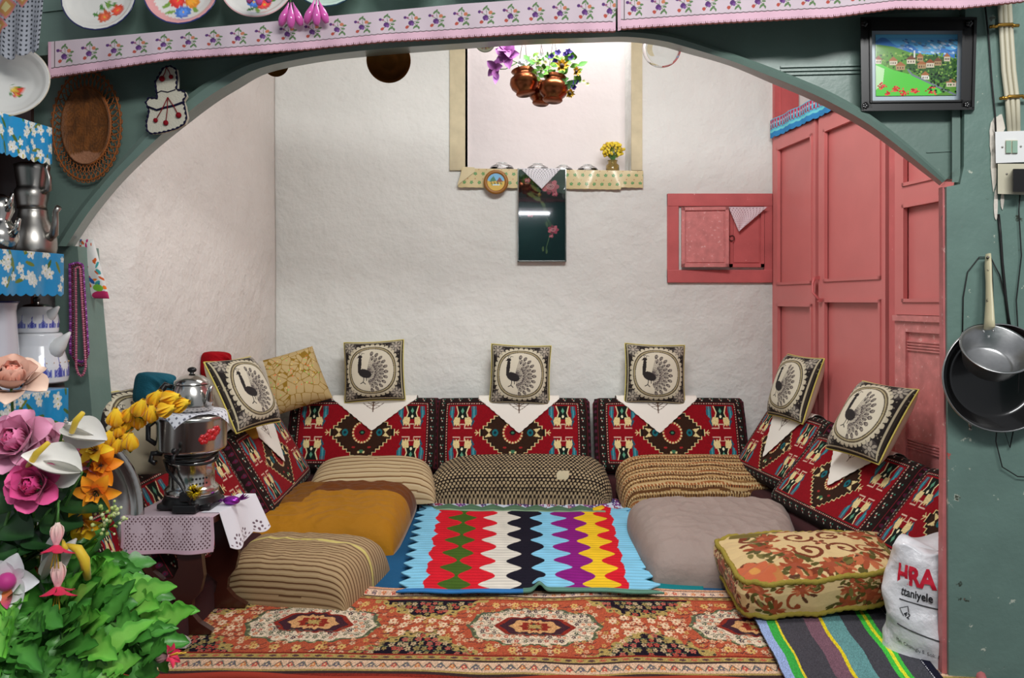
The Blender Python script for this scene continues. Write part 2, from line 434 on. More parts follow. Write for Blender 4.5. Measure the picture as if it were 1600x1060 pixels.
# ---- arch
OPEN = [(117,385),(150,336),(192,285),(238,240),(280,205),(335,163),(375,138),(420,114),(495,98),(570,89),(640,83),(720,77),(790,72),(850,69),(920,67),(981,66),(1030,72),(1067,82),(1140,103),(1207,131),(1255,151),(1300,173),(1360,208),(1420,253),(1468,290)]
OUTR = [(84,385),(118,332),(160,280),(190,247),(236,198),(292,150),(335,121),(385,97),(450,81),(530,69),(600,62),(690,57),(760,53),(840,50),(920,48),(975,46),(1028,50),(1068,58),(1140,82),(1207,106),(1255,125),(1300,145),(1358,178),(1420,226),(1479,280)]
def smooth_pts(pts, k=5):
    a = np.array(pts, float); n = len(a); out = []
    for i in range(n-1):
        p0 = a[max(i-1, 0)]; p1 = a[i]; p2 = a[i+1]; p3 = a[min(i+2, n-1)]
        for t in np.arange(k)/k:
            out.append(.5*((2*p1)+(-p0+p2)*t+(2*p0-5*p1+4*p2-p3)*t*t+(-p0+3*p1-3*p2+p3)*t**3))
    out.append(a[-1]); return np.array(out)
op, ou = smooth_pts(OPEN), smooth_pts(OUTR)
m = MB(); rows = []
for (ox, oy), (ux, uy) in zip(op, ou):
    mx, my = ux*.42+ox*.58, uy*.42+oy*.58
    m1x, m1y = ux*.8+ox*.2, uy*.8+oy*.2
    rows.append([Q(ux, uy, .0), Q(ux, uy, .035), Q(m1x, m1y, .045), Q(mx, my, .040), Q(ox, oy, -.085), Q(ux, uy, -.085)])
k = 6; vs = [p for r in rows for p in r]; fs = []
for i in range(len(rows)-1):
    for j in range(k): fs.append((i*k+j, i*k+(j+1) % k, (i+1)*k+(j+1) % k, (i+1)*k+j))
fs += [tuple(range(k)), tuple(range((len(rows)-1)*k, len(rows)*k))]
m.add(vs, fs); struct(m, 'trim_4', 'green_paint')
# spandrel boards above the moulding
m = MB(); cols = [(40, 385), (83.5, 385)]+[tuple(p) for p in ou]+[(1500, 280)]
vs = []; fs = []
for (x, y) in cols:
    b = Q(x, y, 0); t = Q(x, -110, 0)
    vs += [b, t, b-AN*.04, t-AN*.04]
for i in range(len(cols)-1):
    a, b = i*4, (i+1)*4
    fs += [(a, b, b+1, a+1), (a+2, a+3, b+3, b+2), (a, a+2, b+2, b), (a+1, b+1, b+3, a+3)]
m.add(vs, fs)
struct(m, 'trim_5', 'green_paint')
# beading on the spandrel, short raised strip near the picture
def strip(m, a, b, w, off0, off1, vertical=False):
    (xa, ya), (xb, yb) = a, b
    if vertical: c = [(xa-w/2, ya), (xa+w/2, ya), (xb+w/2, yb), (xb-w/2, yb)]
    else: c = [(xa, ya+w/2), (xb, yb+w/2), (xb, yb-w/2), (xa, ya-w/2)]
    f = [Q(x, y, off1) for x, y in c]; g = [Q(x, y, off0) for x, y in c]
    m.add(f+g, [(0, 1, 2, 3), (7, 6, 5, 4), (0, 4, 5, 1), (1, 5, 6, 2), (2, 6, 7, 3), (3, 7, 4, 0)])
m = MB()
for yy in (101, 107, 113): strip(m, (1220, yy+3), (1348, yy), 3, 0, .006)
strip(m, (1494, 172), (1494, 285), 13, 0, .018, True)
strip(m, (1448, 238), (1487, 236), 1.5, 0, .003); strip(m, (66, 18), (118, 12), 2, 0, .006)
struct(m, 'trim_6', 'green_paint')
# left post
def slab(pts, off, depth, nm, mt, sub=1, name='trim_7'):
    m = MB(); f = [Q(x, y, off) for x, y in pts]; g = [p-AN*depth for p in f]; n = len(pts)
    m.add(f+g, [tuple(range(n)), tuple(range(2*n-1, n-1, -1))]+[(i, i+n, (i+1) % n+n, (i+1) % n) for i in range(n)])
    return struct(m, name, mt)
def to_z(px, z, off=0):          # the row where height z falls in the arch plane
    q = Q(px, HY, off); return HY+(EYE-z)*F/q.y
slab([(100, to_z(100, 0.0)), (163, to_z(163, 0.0)), (143, 640), (129, 480), (121, 385), (84, 384)], -.01, .09, '', 'green_paint', name='trim_7')
# right post with its worn opening edge
slab([(1484, to_z(1484, -.44, .03)), (1760, to_z(1760, -.44, .03)), (1760, -110), (1510, -110), (1508, 60), (1506, 260), (1500, 288), (1479, 292)], .03, .035, '', 'green_paint_worn', name='trim_8')
slab([(1472, to_z(1472, 0.0)), (1486, to_z(1486, 0.0)), (1481, 700), (1480, 300), (1473, 292), (1475, 640), (1473, 800)], .02, .024, '', 'pink_edge', name='trim_9')
# beam ends of the shelf, the shelf board
SH = [(40, 68), (75, 65), (400, 36), (720, 6), (963, -10), (1300, -30), (1600, -48)]
m = MB(); vs = []; fs = []
for x, y in SH:
    f = Q(x, y, .135); b = Q(x, y, 0); b = Vector((f.x-AN.x*.135, f.y-AN.y*.135, f.z))
    vs += [f, b, b-Vector((0, 0, .035)), f-Vector((0, 0, .035))]
for i in range(len(SH)-1):
    a, b = i*4, i*4+4
    for j in range(4): fs.append((a+j, b+j, b+(j+1) % 4, a+(j+1) % 4))
fs += [(0, 1, 2, 3), (24, 25, 26, 27)]
m.add(vs, fs); struct(m, 'trim_10', 'green_paint')
# pink painted edge of the platform
m = MB(); m.box((-1.7, 1.748, -.10), (1.9, 1.771, -.012)); struct(m, 'trim_11', 'pink_edge')
m = MB(); q = G(1470, 1012, .03)
m.tube([Vector((1.13, 2.03, .02)), Vector((1.12, 1.95, .03)), Vector((1.125, 1.90, .04)), Vector((1.11, 1.83, .03)), Vector((1.105, 1.765, -.02)), Vector((1.105, 1.765, -.3))], .012, 8)
struct(m, 'trim_12', 'pink_edge')

# ================================================================= wardrobe along the right side
def RD(px): return 2089/(px-650)
def RS(px): return (YB-RD(px))/.992
def RZp(px, py): return EYE+(HY-py)/F*RD(px)
wr = thing('wardrobe', RC+RX*.8, 'tall rose-painted built-in wardrobe with panelled doors beside the right alcove wall', 'wardrobe')
m = MB()
m.box((.058, .03, .0), (1.85, .42, 1.70), RF)                 # body
m.box((0, .0, 0), (.022, .031, 2.34), RF); m.box((.022, .031, 1.70), (.03, .12, 2.34), RF); m.box((.058, .33, 1.70), (1.85, .42, 2.34), RF)
m.box((0, -.004, 1.70), (1.85, .04, 1.775), RF); m.box((.045, .04, 1.70), (1.85, .33, 1.775), RF); m.box((0, .0, 2.06), (1.85, .04, 2.34), RF); m.box((.045, .04, 2.06), (1.85, .33, 2.34), RF); m.box((1.0, .0, 1.775), (1.03, .33, 2.06), RF)
m.box((.94, -.006, .02), (.985, .03, 1.70), RF)
m.build('case', 'rose_paint_old', wr)
def panel_door(s0, s1, z0, z1, panels, y0=-.012, stile=.045, mt='rose_paint'):
    m = MB(); m.box((s0, y0+.016, z0), (s1, .03, z1), RF)
    zs = sorted(panels)
    m.box((s0, y0, z0), (s0+stile, y0+.017, z1), RF); m.box((s1-stile*.55, y0, z0), (s1, y0+.017, z1), RF)
    edges = [z0]+[z for p in zs for z in p]+[z1]
    for i in range(0, len(edges), 2): m.box((s0+stile, y0, edges[i]), (s1-stile*.55, y0+.017, edges[i+1]), RF)
    for (a, b) in zs:
        x0, x1 = s0+stile, s1-stile*.55; w = .012
        for bx in (((x0, y0-.006, a), (x1, y0+.01, a+w)), ((x0, y0-.006, b-w), (x1, y0+.01, b)), ((x0, y0-.006, a), (x0+w, y0+.01, b)), ((x1-w, y0-.006, a), (x1, y0+.01, b))):
            m.box(*bx, RF)
    return m.build('door', mt, wr)
d1 = panel_door(.03, RS(1278), .05, 1.695, [(.12, .895), (.985, 1.64)])
d2 = panel_door(RS(1283), RS(1388), .05, 1.695, [(.12, .915), (.99, 1.635)])
d3 = panel_door(RS(1403), 1.62, .86, 1.695, [(.905, 1.25), (1.315, 1.64)])
m = MB(); s = RS(1284); z = .965
m.tube([RC+RX*(s-.004)+RY*-.03+RZ*(z+.045), RC+RX*(s)+RY*-.04+RZ*(z+.02), RC+RX*(s)+RY*-.042+RZ*(z-.02), RC+RX*(s+.03)+RY*-.03+RZ*(z-.05)], .006, 8)
m.box((s-.008, -.032, z+.035), (s+.006, -.01, z+.05), RF); m.box((s+.02, -.032, z-.06), (s+.036, -.01, z-.045), RF)
m.build('handle', 'rose_paint_old', d2)
m = MB(); s0 = RS(1403)
m.box((s0, .0, .05), (1.62, .03, .84), RF); m.box((s0, -.022, .838), (1.62, .03, .858), RF)
m.box((s0, -.012, .05), (s0+.06, .03, .84), RF); m.box((s0+.06, -.012, .80), (1.62, .03, .838), RF)
for z in (.735, .745, .755, .765, .40, .41, .42, .39): m.box((s0+.06, -.006, z), (1.62, .002, z+.005), RF)
m.build('lower_panel', 'rose_panel_worn', wr)

# copper pot and crocheted edging on its open shelf
m = MB(); fr = frame(RC+RX*.30+RY*.09+RZ*1.777)
m.lathe([(0, 0), (.040, 0), (.048, .01), (.052, .05), (.046, .085), (.050, .10), (.046, .10), (.042, .085), (.046, .05), (.042, .012), (0, .008)], fr, 28)
m.build('copper_pot', 'copper', label='small copper pot on the open shelf at the top of the rose wardrobe', cat='pot')
cv = Cv(260, 60, 4.2, (90, 190, 220))
cv.rect(0, 0, 4.2, .28, (60, 140, 200)); cv.rect(0, .28, 4.2, .40, (120, 215, 225))
for i in range(34):
    x = (i+.5)*4.2/34
    cv.poly([(x-.05, .95), (x+.05, .95), (x+.02, .5), (x-.02, .5)], (196, 60, 90)); cv.line([(x-.06, .45), (x, .62), (x+.06, .45)], .02, (150, 40, 70)); cv.ell(x, .75, .025, .05, (230, 190, 200))
def edg(U, V):
    s = .03+U*.8; z = 1.782-(1-V)*.085-.006*np.abs(np.sin(U*50))*(1-V); y = -.006-.02-.004*np.sin(U*31)
    return np.array(RC)+s[..., None]*np.array(RX)+y[..., None]*np.array(RY)+z[..., None]*np.array(RZ)
sheet('shelf_edging', edg, cv, 'knit', nrm=-RY, thick=.002, label='blue and pink crocheted edging hanging from the top shelf of the rose wardrobe', cat='shelf edging')

# ---- small wall cupboard
def BXp(px): return (px-800)/320
def BZp(py): return EYE+(HY-py)/320
c = thing('wall_cupboard', (BXp(1125), YB, BZp(442)), 'small dark rose cupboard set into the back wall with one door ajar', 'cupboard')
m = MB()
x0, x1, z0, z1 = BXp(1042), BXp(1206), BZp(442), BZp(303)
m.box((x0, YB-.012, z0), (BXp(1060), YB+.04, z1), bev=.003); m.box((BXp(1193), YB-.012, z0), (x1, YB+.04, z1), bev=.003)
m.box((x0, YB-.014, z0), (x1, YB+.04, BZp(422)), bev=.003); m.box((x0, YB-.014, BZp(323)), (x1, YB+.04, z1), bev=.003)
m.box((x0, YB+.005, z0), (x1, YB+.05, z1))
m.build('cabinet_frame', 'rose_paint_old', c)
def cdoor(px0, px1, py0, py1, y, mt, rz=0):
    w = (px1-px0)/320; h = (py1-py0)/320; fr = frame((BXp(px0), y, BZp(py1)), rz)
    m = MB(); m.box((0, 0, 0), (w, .01, h), fr)
    b = .016
    for bx in (((0, -.008, 0), (w, .002, b)), ((0, -.008, h-b), (w, .002, h)), ((0, -.008, 0), (b, .002, h)), ((w-b, -.008, 0), (w, .002, h))): m.box(*bx, fr)
    m.box((b+.006, -.004, b+.006), (w-b-.006, .002, h-b-.006), fr, bev=.002)
    return m.build('door', mt, c)
cd = cdoor(1063, 1135, 325, 418, YB-.022, 'rose_panel_worn', -.10)
cd2 = cdoor(1138, 1192, 325, 418, YB-.012, 'rose_paint_old')
m = MB(); ctr = Vector((BXp(1141), YB-.026, BZp(373)))
m.tube([ctr+Vector((.013*math.cos(t), 0, .013*math.sin(t))) for t in np.linspace(0, 2*math.pi, 16)[:-1]], .0022, 6, closed=True)
m.build('ring_pull', 'dark_gap', cd2)
def lace_tri(name, px0, px1, pyt, pyb, pxb, y, col1, col2, lab, cat='doily', scal=0):
    cv = Cv(120, 80, 1.5, col1); X, Y = np.meshgrid(cv.x, cv.y)
    holes = (np.sin(X*46+Y*40) > .35) & (np.sin(X*46-Y*40) > .35)
    cv.a[holes] = rgb(col2)
    holes = (np.abs(np.sin(X*23+Y*20)) < .16) | (np.abs(np.sin(X*23-Y*20)) < .16)
    cv.a[holes] = rgb(col1)
    def fn(U, V):
        top = px0+U*(px1-px0); a = np.array([px0, px1, pxb])
        x = (BXp(px0)+(BXp(px1)-BXp(px0))*U)*V+BXp(pxb)*(1-V); z = BZp(pyt)*V+BZp(pyb)*(1-V)
        return np.stack([x, y+0*U-.002*np.sin(U*9), z], -1)
    return sheet(name, fn, cv, 'fabric_flat', nrm=(0, -1, 0), thick=-.0015, label=lab, cat=cat)
lace_tri('lace_doily', 1135, 1195, 325, 363, 1151, YB-.0355, (226, 206, 212), (150, 100, 116), 'pale pink lace triangle hanging over the small wall cupboard doors')
# ================================================================= floor coverings
# blue felt carpet
cv = Cv(300, 200, 1.5, (36, 88, 128)); X, Y = np.meshgrid(cv.x, cv.y)
cv.mul(1+.10*wavefield(X, Y, 30, 8, 5))
def flat(z, x0, y0, x1, y1, amp=.003, sc=9, seed=2):
    def fn(U, V):
        x = x0+(x1-x0)*U; y = y0+(y1-y0)*V
        return np.stack([x, y, z+amp*wavefield(x, y, sc, 7, seed)], -1)
    return fn
sheet('felt_carpet', flat(.0065, XL+.02, 1.98, 1.38, 3.70, .002), cv, 'carpet_pile', thick=.004, label='plain blue felt carpet covering the alcove floor under the cushions', cat='carpet')
cv = Cv(40, 60, 1, (28, 122, 128))
def fn(U, V):
    a, b, c, d = [np.array(G(*p, .012)) for p in ((1010, 925), (1100, 925), (1080, 785), (950, 785))]
    u, v = U[..., None], V[..., None]
    return (a*(1-u)+b*u)*(1-v)+(d*(1-u)+c*u)*v
sheet('teal_mat', fn, cv, 'carpet_pile', thick=.003, label='strip of teal felt mat showing beside the grey velvet cushion', cat='mat')

# Persian style runner
def persian():
    nx, ny = 1500, 250; asp = 6.0
    RED, CRM, BLK, GRN, TAN, BRK = (172, 82, 56), (214, 194, 168), (28, 20, 32), (84, 90, 66), (168, 144, 84), (134, 44, 34)
    cv = Cv(nx, ny, asp, RED); r = np.random.default_rng(4)
    X, Y = np.meshgrid(cv.x, cv.y)
    per = 1.605; x0 = -.02
    field = (Y > .22) & (Y < .84)
    # dark corner lozenges between the medallions
    ph = ((X-x0)/per) % 1.0; du = np.minimum(ph, 1-ph)*per      # distance to the nearest medallion centre
    dv = np.abs(Y-.53)
    wob = .018*np.sin(X*60)+.014*np.sin(Y*90+X*20)
    dark = (dv > .44-.42*np.clip((du-.25)/.62, 0, 1)+wob) & (dv > .12+wob)
    edge = (dv > .385-.42*np.clip((du-.25)/.62, 0, 1)+wob) & (dv > .075+wob) & ~dark
    cv.a[edge] = rgb(TAN); cv.a[dark] = rgb(BLK)
    q = np.sqrt((du/.50)**2+(dv/.215)**2)+.05*np.sin(np.arctan2(dv, du+1e-6)*14)+.0
    cv.a[q < 1.0] = rgb(GRN); cv.a[q < .93] = rgb(CRM); 
    q3 = np.sqrt((du/.27)**2+(dv/.10)**2)+.08*np.sin(np.arctan2(dv, du)*10)
    cv.a[q3 < 1.1] = rgb(BRK); cv.a[q3 < .95] = rgb((64, 36, 44)); cv.a[q3 < .7] = rgb((200, 150, 100)); cv.a[q3 < .45] = rgb(BRK); cv.a[q3 < .22] = rgb(TAN)
    base = cv.a.copy()
    def zone(x, y):
        j = min(int(y*(ny-1)), ny-1); i = min(int(x/asp*(nx-1)), nx-1); return tuple((base[j, i]*255).round().astype(int))
    # blossoms
    g = .052
    for iy in range(int(1/g)):
        for ix in range(int(asp/g)):
            x = (ix+.5+(iy % 2)*.5)*g*1.0+r.uniform(-.012, .012); y = (iy+.5)*g*.9+r.uniform(-.008, .008)+.02
            if y < .23 or y > .83 or x > asp-.02: continue
            z = zone(x, y)
            if z == RED:
                if r.random() < .62: cv.flower(x, y, r.uniform(.018, .027), [(206, 160, 122), (186, 144, 84), (208, 176, 140)][r.integers(3)], (150, 50, 40), 5, r.uniform(0, 6))
                if r.random() < .5: cv.line([(x-.03, y-.025), (x+.01, y-.03), (x+.035, y-.01)], .006, (78, 50, 50))
            elif z == BLK:
                cv.flower(x, y, r.uniform(.02, .027), [(176, 90, 80), (186, 160, 124), (150, 130, 80), (170, 70, 60)][r.integers(4)], (110, 90, 60), 5, r.uniform(0, 6))
                cv.line([(x-.02, y+.025), (x+.02, y+.02)], .006, (96, 110, 80))
            elif z == CRM:
                cv.flower(x, y, r.uniform(.014, .022), [(170, 80, 70), (80, 92, 76), (60, 44, 60), (190, 120, 90)][r.integers(4)], (220, 190, 150), 5, r.uniform(0, 6))
                cv.line([(x-.025, y+.02), (x, y+.027), (x+.025, y+.012)], .006, (90, 96, 80))
            elif z == TAN or z == GRN:
                cv.ell(x, y, .012, .009, (70, 60, 50) if z == TAN else (150, 150, 110))
    # larger rosettes in the red lobes
    k = 0
    xx = x0-per
    while xx < asp+per:
        for sx in (-.66, .66):
            for (a, b) in ((0, 0), (.09, .05), (-.09, .05), (.09, -.05), (-.09, -.05), (0, .085), (0, -.085)):
                cv.flower(xx+sx+a, .53+b, .034, (222, 190, 156), (176, 90, 60), 6, k); k += 1
        for sx in (-.3, -.15, 0, .15, .3):
            for sy in (-.265, .265):
                cv.flower(xx+sx, .53+sy*(1-.25*abs(sx)), .032, (206, 166, 100), (150, 50, 40), 6, k); k += 1
        xx += per
    # borders
    for (a, b, c) in ((0, .035, BRK), (.035, .06, (60, 44, 44)), (.06, .075, TAN), (.075, .16, (214, 180, 150)), (.16, .175, (60, 44, 44)), (.175, .21, TAN), (.21, .225, BRK),
                      (.84, .855, BRK), (.855, .885, TAN), (.885, .90, (60, 44, 44)), (.90, .965, (216, 184, 160)), (.965, .975, (60, 44, 44)), (.975, 1, (200, 150, 120))):
        cv.rect(0, a, asp, b, c)
    for i in range(int(asp/.075)):
        x = (i+.5)*.075
        cv.flower(x, .117, .026, [(190, 80, 70), (110, 100, 110), (200, 120, 70)][i % 3], (230, 200, 150), 5, i); cv.line([(x-.035, .095), (x, .145), (x+.035, .10)], .007, (90, 96, 90))
        cv.ell(x, .193, .024, .009, (90, 60, 60) if i % 2 else (176, 90, 70)); cv.ell(x, .87, .024, .007, (120, 66, 60))
        cv.flower(x, .932, .022, [(190, 84, 70), (120, 100, 110), (200, 120, 80)][i % 3], (230, 200, 150), 5, i)
    X2, Y2 = np.meshgrid(cv.x, cv.y)
    cv.mul(1+.05*wavefield(X2, Y2, 200, 6, 8)); cv.a *= (1+.20*r.uniform(-1, 1, (ny, nx)))[..., None]
    return cv
ca, cb, cc, cd_ = G(150, 1052, .012), G(1497, 1062, .012), G(1400, 934, .014), G(330, 912, .014)
RUGA, RUGB = np.array([-1.16, 1.885, 0]), np.array([1.12, 1.875, 0])
def rugfn(U, V):
    fx = RUGA[0]+(RUGB[0]-RUGA[0])*U
    yb = 2.42-.075*U+.012*np.sin(U*9+1)+.008*np.sin(U*31)
    y = (1.828-.045*U)*(1-V)+yb*V-.006*np.sin(U*14)*(1-V)
    z = .017+.0045*wavefield(fx, y, 16, 8, 4)+.006*np.maximum(0, np.sin(U*19+V*2))*(V > .92)
    return np.stack([fx+.02*V*np.sin(U*3), y, z], -1)
rug = thing('runner_rug', (0, 2.15, 0), 'long orange-red Persian style runner with cream medallions along the platform edge', 'rug')
sheet('pile', rugfn, persian(), 'carpet_pile', rug, thick=.006)
m = MB(); m.col = rgb(168, 62, 48)
m.tube([Vector((x, 1.825-.045*(x+1.16)/2.28-.006*math.sin((x+1.16)/2.28*14)+.004*math.sin(x*9), .017+.006*math.sin(x*5.3)+.003*math.sin(x*17))) for x in np.linspace(-1.155, 1.10, 90)], .010, 8)
m.build('binding', 'carpet_pile', rug, attr=True, label='thick red rolled binding')

# purple flowered white sheet peeking out behind the blanket
cv = Cv(420, 60, 7, (206, 216, 232)); r = np.random.default_rng(3)
for i in range(260):
    x, y = r.uniform(0, 7), r.uniform(0, 1); cv.flower(x, y, r.uniform(.07, .13), [(96, 60, 130), (130, 70, 140), (70, 60, 110), (150, 60, 80)][r.integers(4)], (230, 230, 240), 5, r.uniform(0, 6))
cv.rect(0, 0, 7, .08, (120, 180, 214))
def fn(U, V):
    a, b, c, d = [np.array(G(*p, .016)) for p in ((655, 797), (985, 801), (975, 760), (650, 760))]
    u, v = U[..., None], V[..., None]
    p = (a*(1-u)+b*u)*(1-v)+(d*(1-u)+c*u)*v
    p[..., 2] += .006*np.abs(np.sin(U*23))*(1-V); return p
sheet('flowered_sheet', fn, cv, 'fabric_flat', thick=.003, label='white cotton sheet with small purple flowers peeking out under the dotted cushion', cat='sheet')

# crochet blanket
def crochet():
    nx, ny = 420, 260; cv = Cv(nx, ny, 1.0, (130, 196, 226)); U, V = np.meshgrid(np.linspace(0, 1, nx), np.linspace(0, 1, ny))
    n = 6.6
    ph = V*n
    w = .5+.5*np.cos(ph*2*math.pi)               # 1 = wide, 0 = narrow
    w = w**.8; sc = np.sqrt(np.abs(np.sin(ph*math.pi)))   # scallops
    w2 = 1-w
    L = lambda a, b, k: a+(b-a)*k
    b1 = .082-.020*sc+.0*V
    b2 = L(.185, .115, w2); b3 = L(.200, .258, w2); b4 = L(.290, .360, w)
    b5 = L(.475, .408, w); b6 = L(.520, .580, w)
    b7 = L(.700, .620, w); b8 = L(.735, .795, w)
    b9 = L(.835, .900, w2); b10 = .915+.012*sc
    RED, GRN, WHT, BLK, LBL, PUR, YEL = (206, 28, 44), (66, 96, 32), (214, 210, 198), (24, 22, 36), (130, 196, 226), (132, 26, 120), (232, 190, 40)
    for mk, c in (((U > b1) & (U <= b2), RED), ((U > b2) & (U <= b3), GRN), ((U > b3) & (U <= b4), RED), ((U > b4) & (U <= b5), WHT), ((U > b5) & (U <= b6), BLK),
                  ((U > b6) & (U <= b7), LBL), ((U > b7) & (U <= b8), PUR), ((U > b8) & (U <= b9), YEL), ((U > b9) & (U <= b10), RED)):
        cv.a[mk] = rgb(c)
    cv.a[(V > .955) & (U > .04) & (U < .84)] = rgb(84, 118, 92)
    cv.a[(V > .94)&(V<.955) & (U > .05) & (U < .9)] = rgb(130, 160, 130)
    cv.a[(V < .035) & (U > .48)] = rgb(92, 134, 116)
    cv.a[(V < .03) & (U <= .48)] = rgb(52, 116, 176)
    cv.a *= (1+.06*np.sin(V*ny*.9)+.05*wavefield(U*10, V*10, 5, 6, 2))[..., None]
    return cv
def blfn(U, V):
    a, b, c, d = [np.array(G(*p, .028)) for p in ((638, 926), (1012, 928), (976, 795), (668, 792))]
    n = 11
    zz = np.abs(((V*n) % 1)-.5)*3
    Ul = np.where(U < .08, U-(1-U/.08)*.035*zz, U); Ur = np.where(Ul > .92, Ul+((Ul-.92)/.08)*.045*zz, Ul)
    Vz = np.where(V > .94, V+(V-.94)/.06*.055*np.abs(((U*9) % 1)-.5)*2, V)
    u, v = Ur[..., None], Vz[..., None]
    p = (a*(1-u)+b*u)*(1-v)+(d*(1-u)+c*u)*v
    p[..., 2] += .005*wavefield(p[..., 0], p[..., 1], 20, 7, 6)+.022*np.exp(-((U-.55)/.022)**2)*np.exp(-(V/.1)**2)+.006*np.exp(-(V/.04)**2)
    p[..., 1] += -.012*np.sin(U*7)*(1-V)**4
    return p
sheet('crochet_blanket', blfn, crochet(), 'knit', thick=.006, label='crocheted blanket of coloured diamond stripes with pale blue zigzag edges on the floor', cat='blanket')

# striped grey blanket in front of the floral cushion
cv = Cv(300, 160, 1.4, (66, 66, 72))
U, V = np.meshgrid(np.linspace(0, 1, 300), np.linspace(0, 1, 160))
wv = U+.006*np.sin(V*14)
for a, b, c in ((0, .065, (150, 170, 212)), (.065, .125, (60, 166, 70)), (.125, .14, (220, 200, 50)), (.14, .33, (70, 68, 74)), (.33, .44, (118, 86, 98)), (.44, .465, (222, 200, 40)), (.465, .60, (98, 146, 146)), (.60, .73, (68, 68, 74)),
                (.73, .765, (70, 190, 70)), (.765, .79, (226, 222, 50)), (.79, .82, (70, 190, 70)), (.82, .94, (72, 72, 78)), (.94, 1.01, (24, 24, 42))):
    cv.a[(wv >= a) & (wv < b)] = rgb(c)
cv.a *= (1+.16*np.random.default_rng(1).uniform(-1, 1, (160, 300)))[..., None]
for i in range(60):
    y = i/60; cv.ell(1.4*.945, y, .006, .005, (220, 220, 226))
def fn(U, V):
    a, b, c, d = [np.array(G(*p, .034)) for p in ((1236, 1075), (1478, 1064), (1372, 930), (1170, 950))]
    u, v = U[..., None], V[..., None]
    p = (a*(1-u)+b*u)*(1-v)+(d*(1-u)+c*u)*v
    p[..., 2] += .003*wavefield(p[..., 0], p[..., 1], 18, 7, 9); p[..., 1] += .004*np.sin(V*9)
    return p
sheet('striped_blanket', fn, cv, 'knit', thick=.005, label='charcoal folded blanket with green, yellow, mauve and teal stripes at the right front', cat='blanket')

# ================================================================= seat cushions
def stripes(nx, ny, asp, per, cols, vertical=False, wob=.0, seed=1):
    cv = Cv(nx, ny, asp, cols[0]); X, Y = np.meshgrid(cv.x, cv.y)
    t = (X if vertical else Y)+wob*wavefield(X, Y, 6, 5, seed)
    ph = (t/per) % 1; k = np.floor(ph*len(cols)).astype(int).clip(0, len(cols)-1)
    cv.a = np.array([rgb(c) for c in cols])[k]; return cv
# cream striped bolster-like cushion, back left
cv = stripes(260, 160, 2.2, .075, [(186, 164, 126), (186, 164, 126), (196, 178, 142), (120, 88, 56)], wob=.006)
cushion('floor_cushion', [P(470, 794, 3.24), P(684, 788, 3.26), P(675, 738, 3.54), P(498, 738, 3.54)], .105, cv, 'fabric', a=3.2, b=.55, rnd=.1, warp=.5, arc=True, wr=.012, wrs=16, seed=3,
        nrm=(0, 0, 1), label='cream floor cushion with thin brown stripes in the back left corner', cat='floor cushion', group='floor cushions round the alcove')
# dotted black and cream cushion
def dotted():
    cv = Cv(420, 170, 3.2, (34, 26, 22)); s = .062
    for j in range(int(1/s*2)+2):
        for i in range(int(3.2/s)+2):
            cv.ell((i+(j % 2)*.5)*s, j*s*.5, s*.30, s*.2, (176, 156, 122))
    for x in (1.35, 1.62, 1.9): cv.line([(x, .75), (x, 1)], .03, (190, 180, 140), dash=.035)
    for x in (2.2, 2.25, 2.3): cv.ell(x, .3, .04, .05, (190, 180, 150))
    return cv
cushion('floor_cushion', [G(655, 790, .012), G(963, 792, .012), P(945, 742, 3.6), P(690, 742, 3.6)], .135, dotted(), 'fabric', arc=True, a=3.6, b=.52, rnd=.2, warp=.6, wr=.006, wrs=14, seed=4,
        nrm=(0, 0, 1), label='black floor cushion with cream dots in the middle of the back row', cat='floor cushion', group='floor cushions round the alcove')
# brown woven cushion back right
def woven():
    cv = stripes(380, 170, 3, .14, [(132, 96, 58), (172, 138, 90), (96, 62, 34), (178, 146, 100), (150, 92, 52), (184, 156, 110)], wob=.03)
    X, Y = np.meshgrid(cv.x, cv.y)
    m = (np.sin(X*150) > .2) & ((np.floor(Y/.0233).astype(int) % 3) == 0); cv.a[m] = rgb(66, 38, 24)
    m = (np.sin(X*110+Y*60) > .6) & ((np.floor(Y/.0233).astype(int) % 3) == 1); cv.a[m] = rgb(210, 186, 140); return cv
cushion('floor_cushion', [G(975, 806, .0), G(1222, 806, .0), P(1196, 742, 3.6), P(955, 742, 3.6)], .13, woven(), 'fabric', arc=True, a=4, b=.5, rnd=.15, warp=.6, wr=.012, wrs=12, seed=6,
        nrm=(0, 0, 1), label='golden brown woven-pattern floor cushion in the back right corner', cat='floor cushion', group='floor cushions round the alcove')
# grey velvet cushion
def plain(nx, ny, asp, c, amp=.05, seed=2):
    cv = Cv(nx, ny, asp, c); X, Y = np.meshgrid(cv.x, cv.y); cv.mul(1+amp*wavefield(X, Y, 9, 8, seed)); return cv
gv = plain(220, 180, 1.4, (152, 136, 128))
cushion('floor_cushion', [G(1016, 920), G(1268, 928), P(1232, 812, 3.06), P(972, 812, 3.06)], .115, gv, 'velvet', a=4.5, b=.5, rnd=.12, warp=.55, wr=.022, wrs=34, seed=12,
        nrm=(0, 0, 1), label='plain taupe grey velvet floor cushion on the right of the crocheted blanket', cat='floor cushion', group='floor cushions round the alcove')
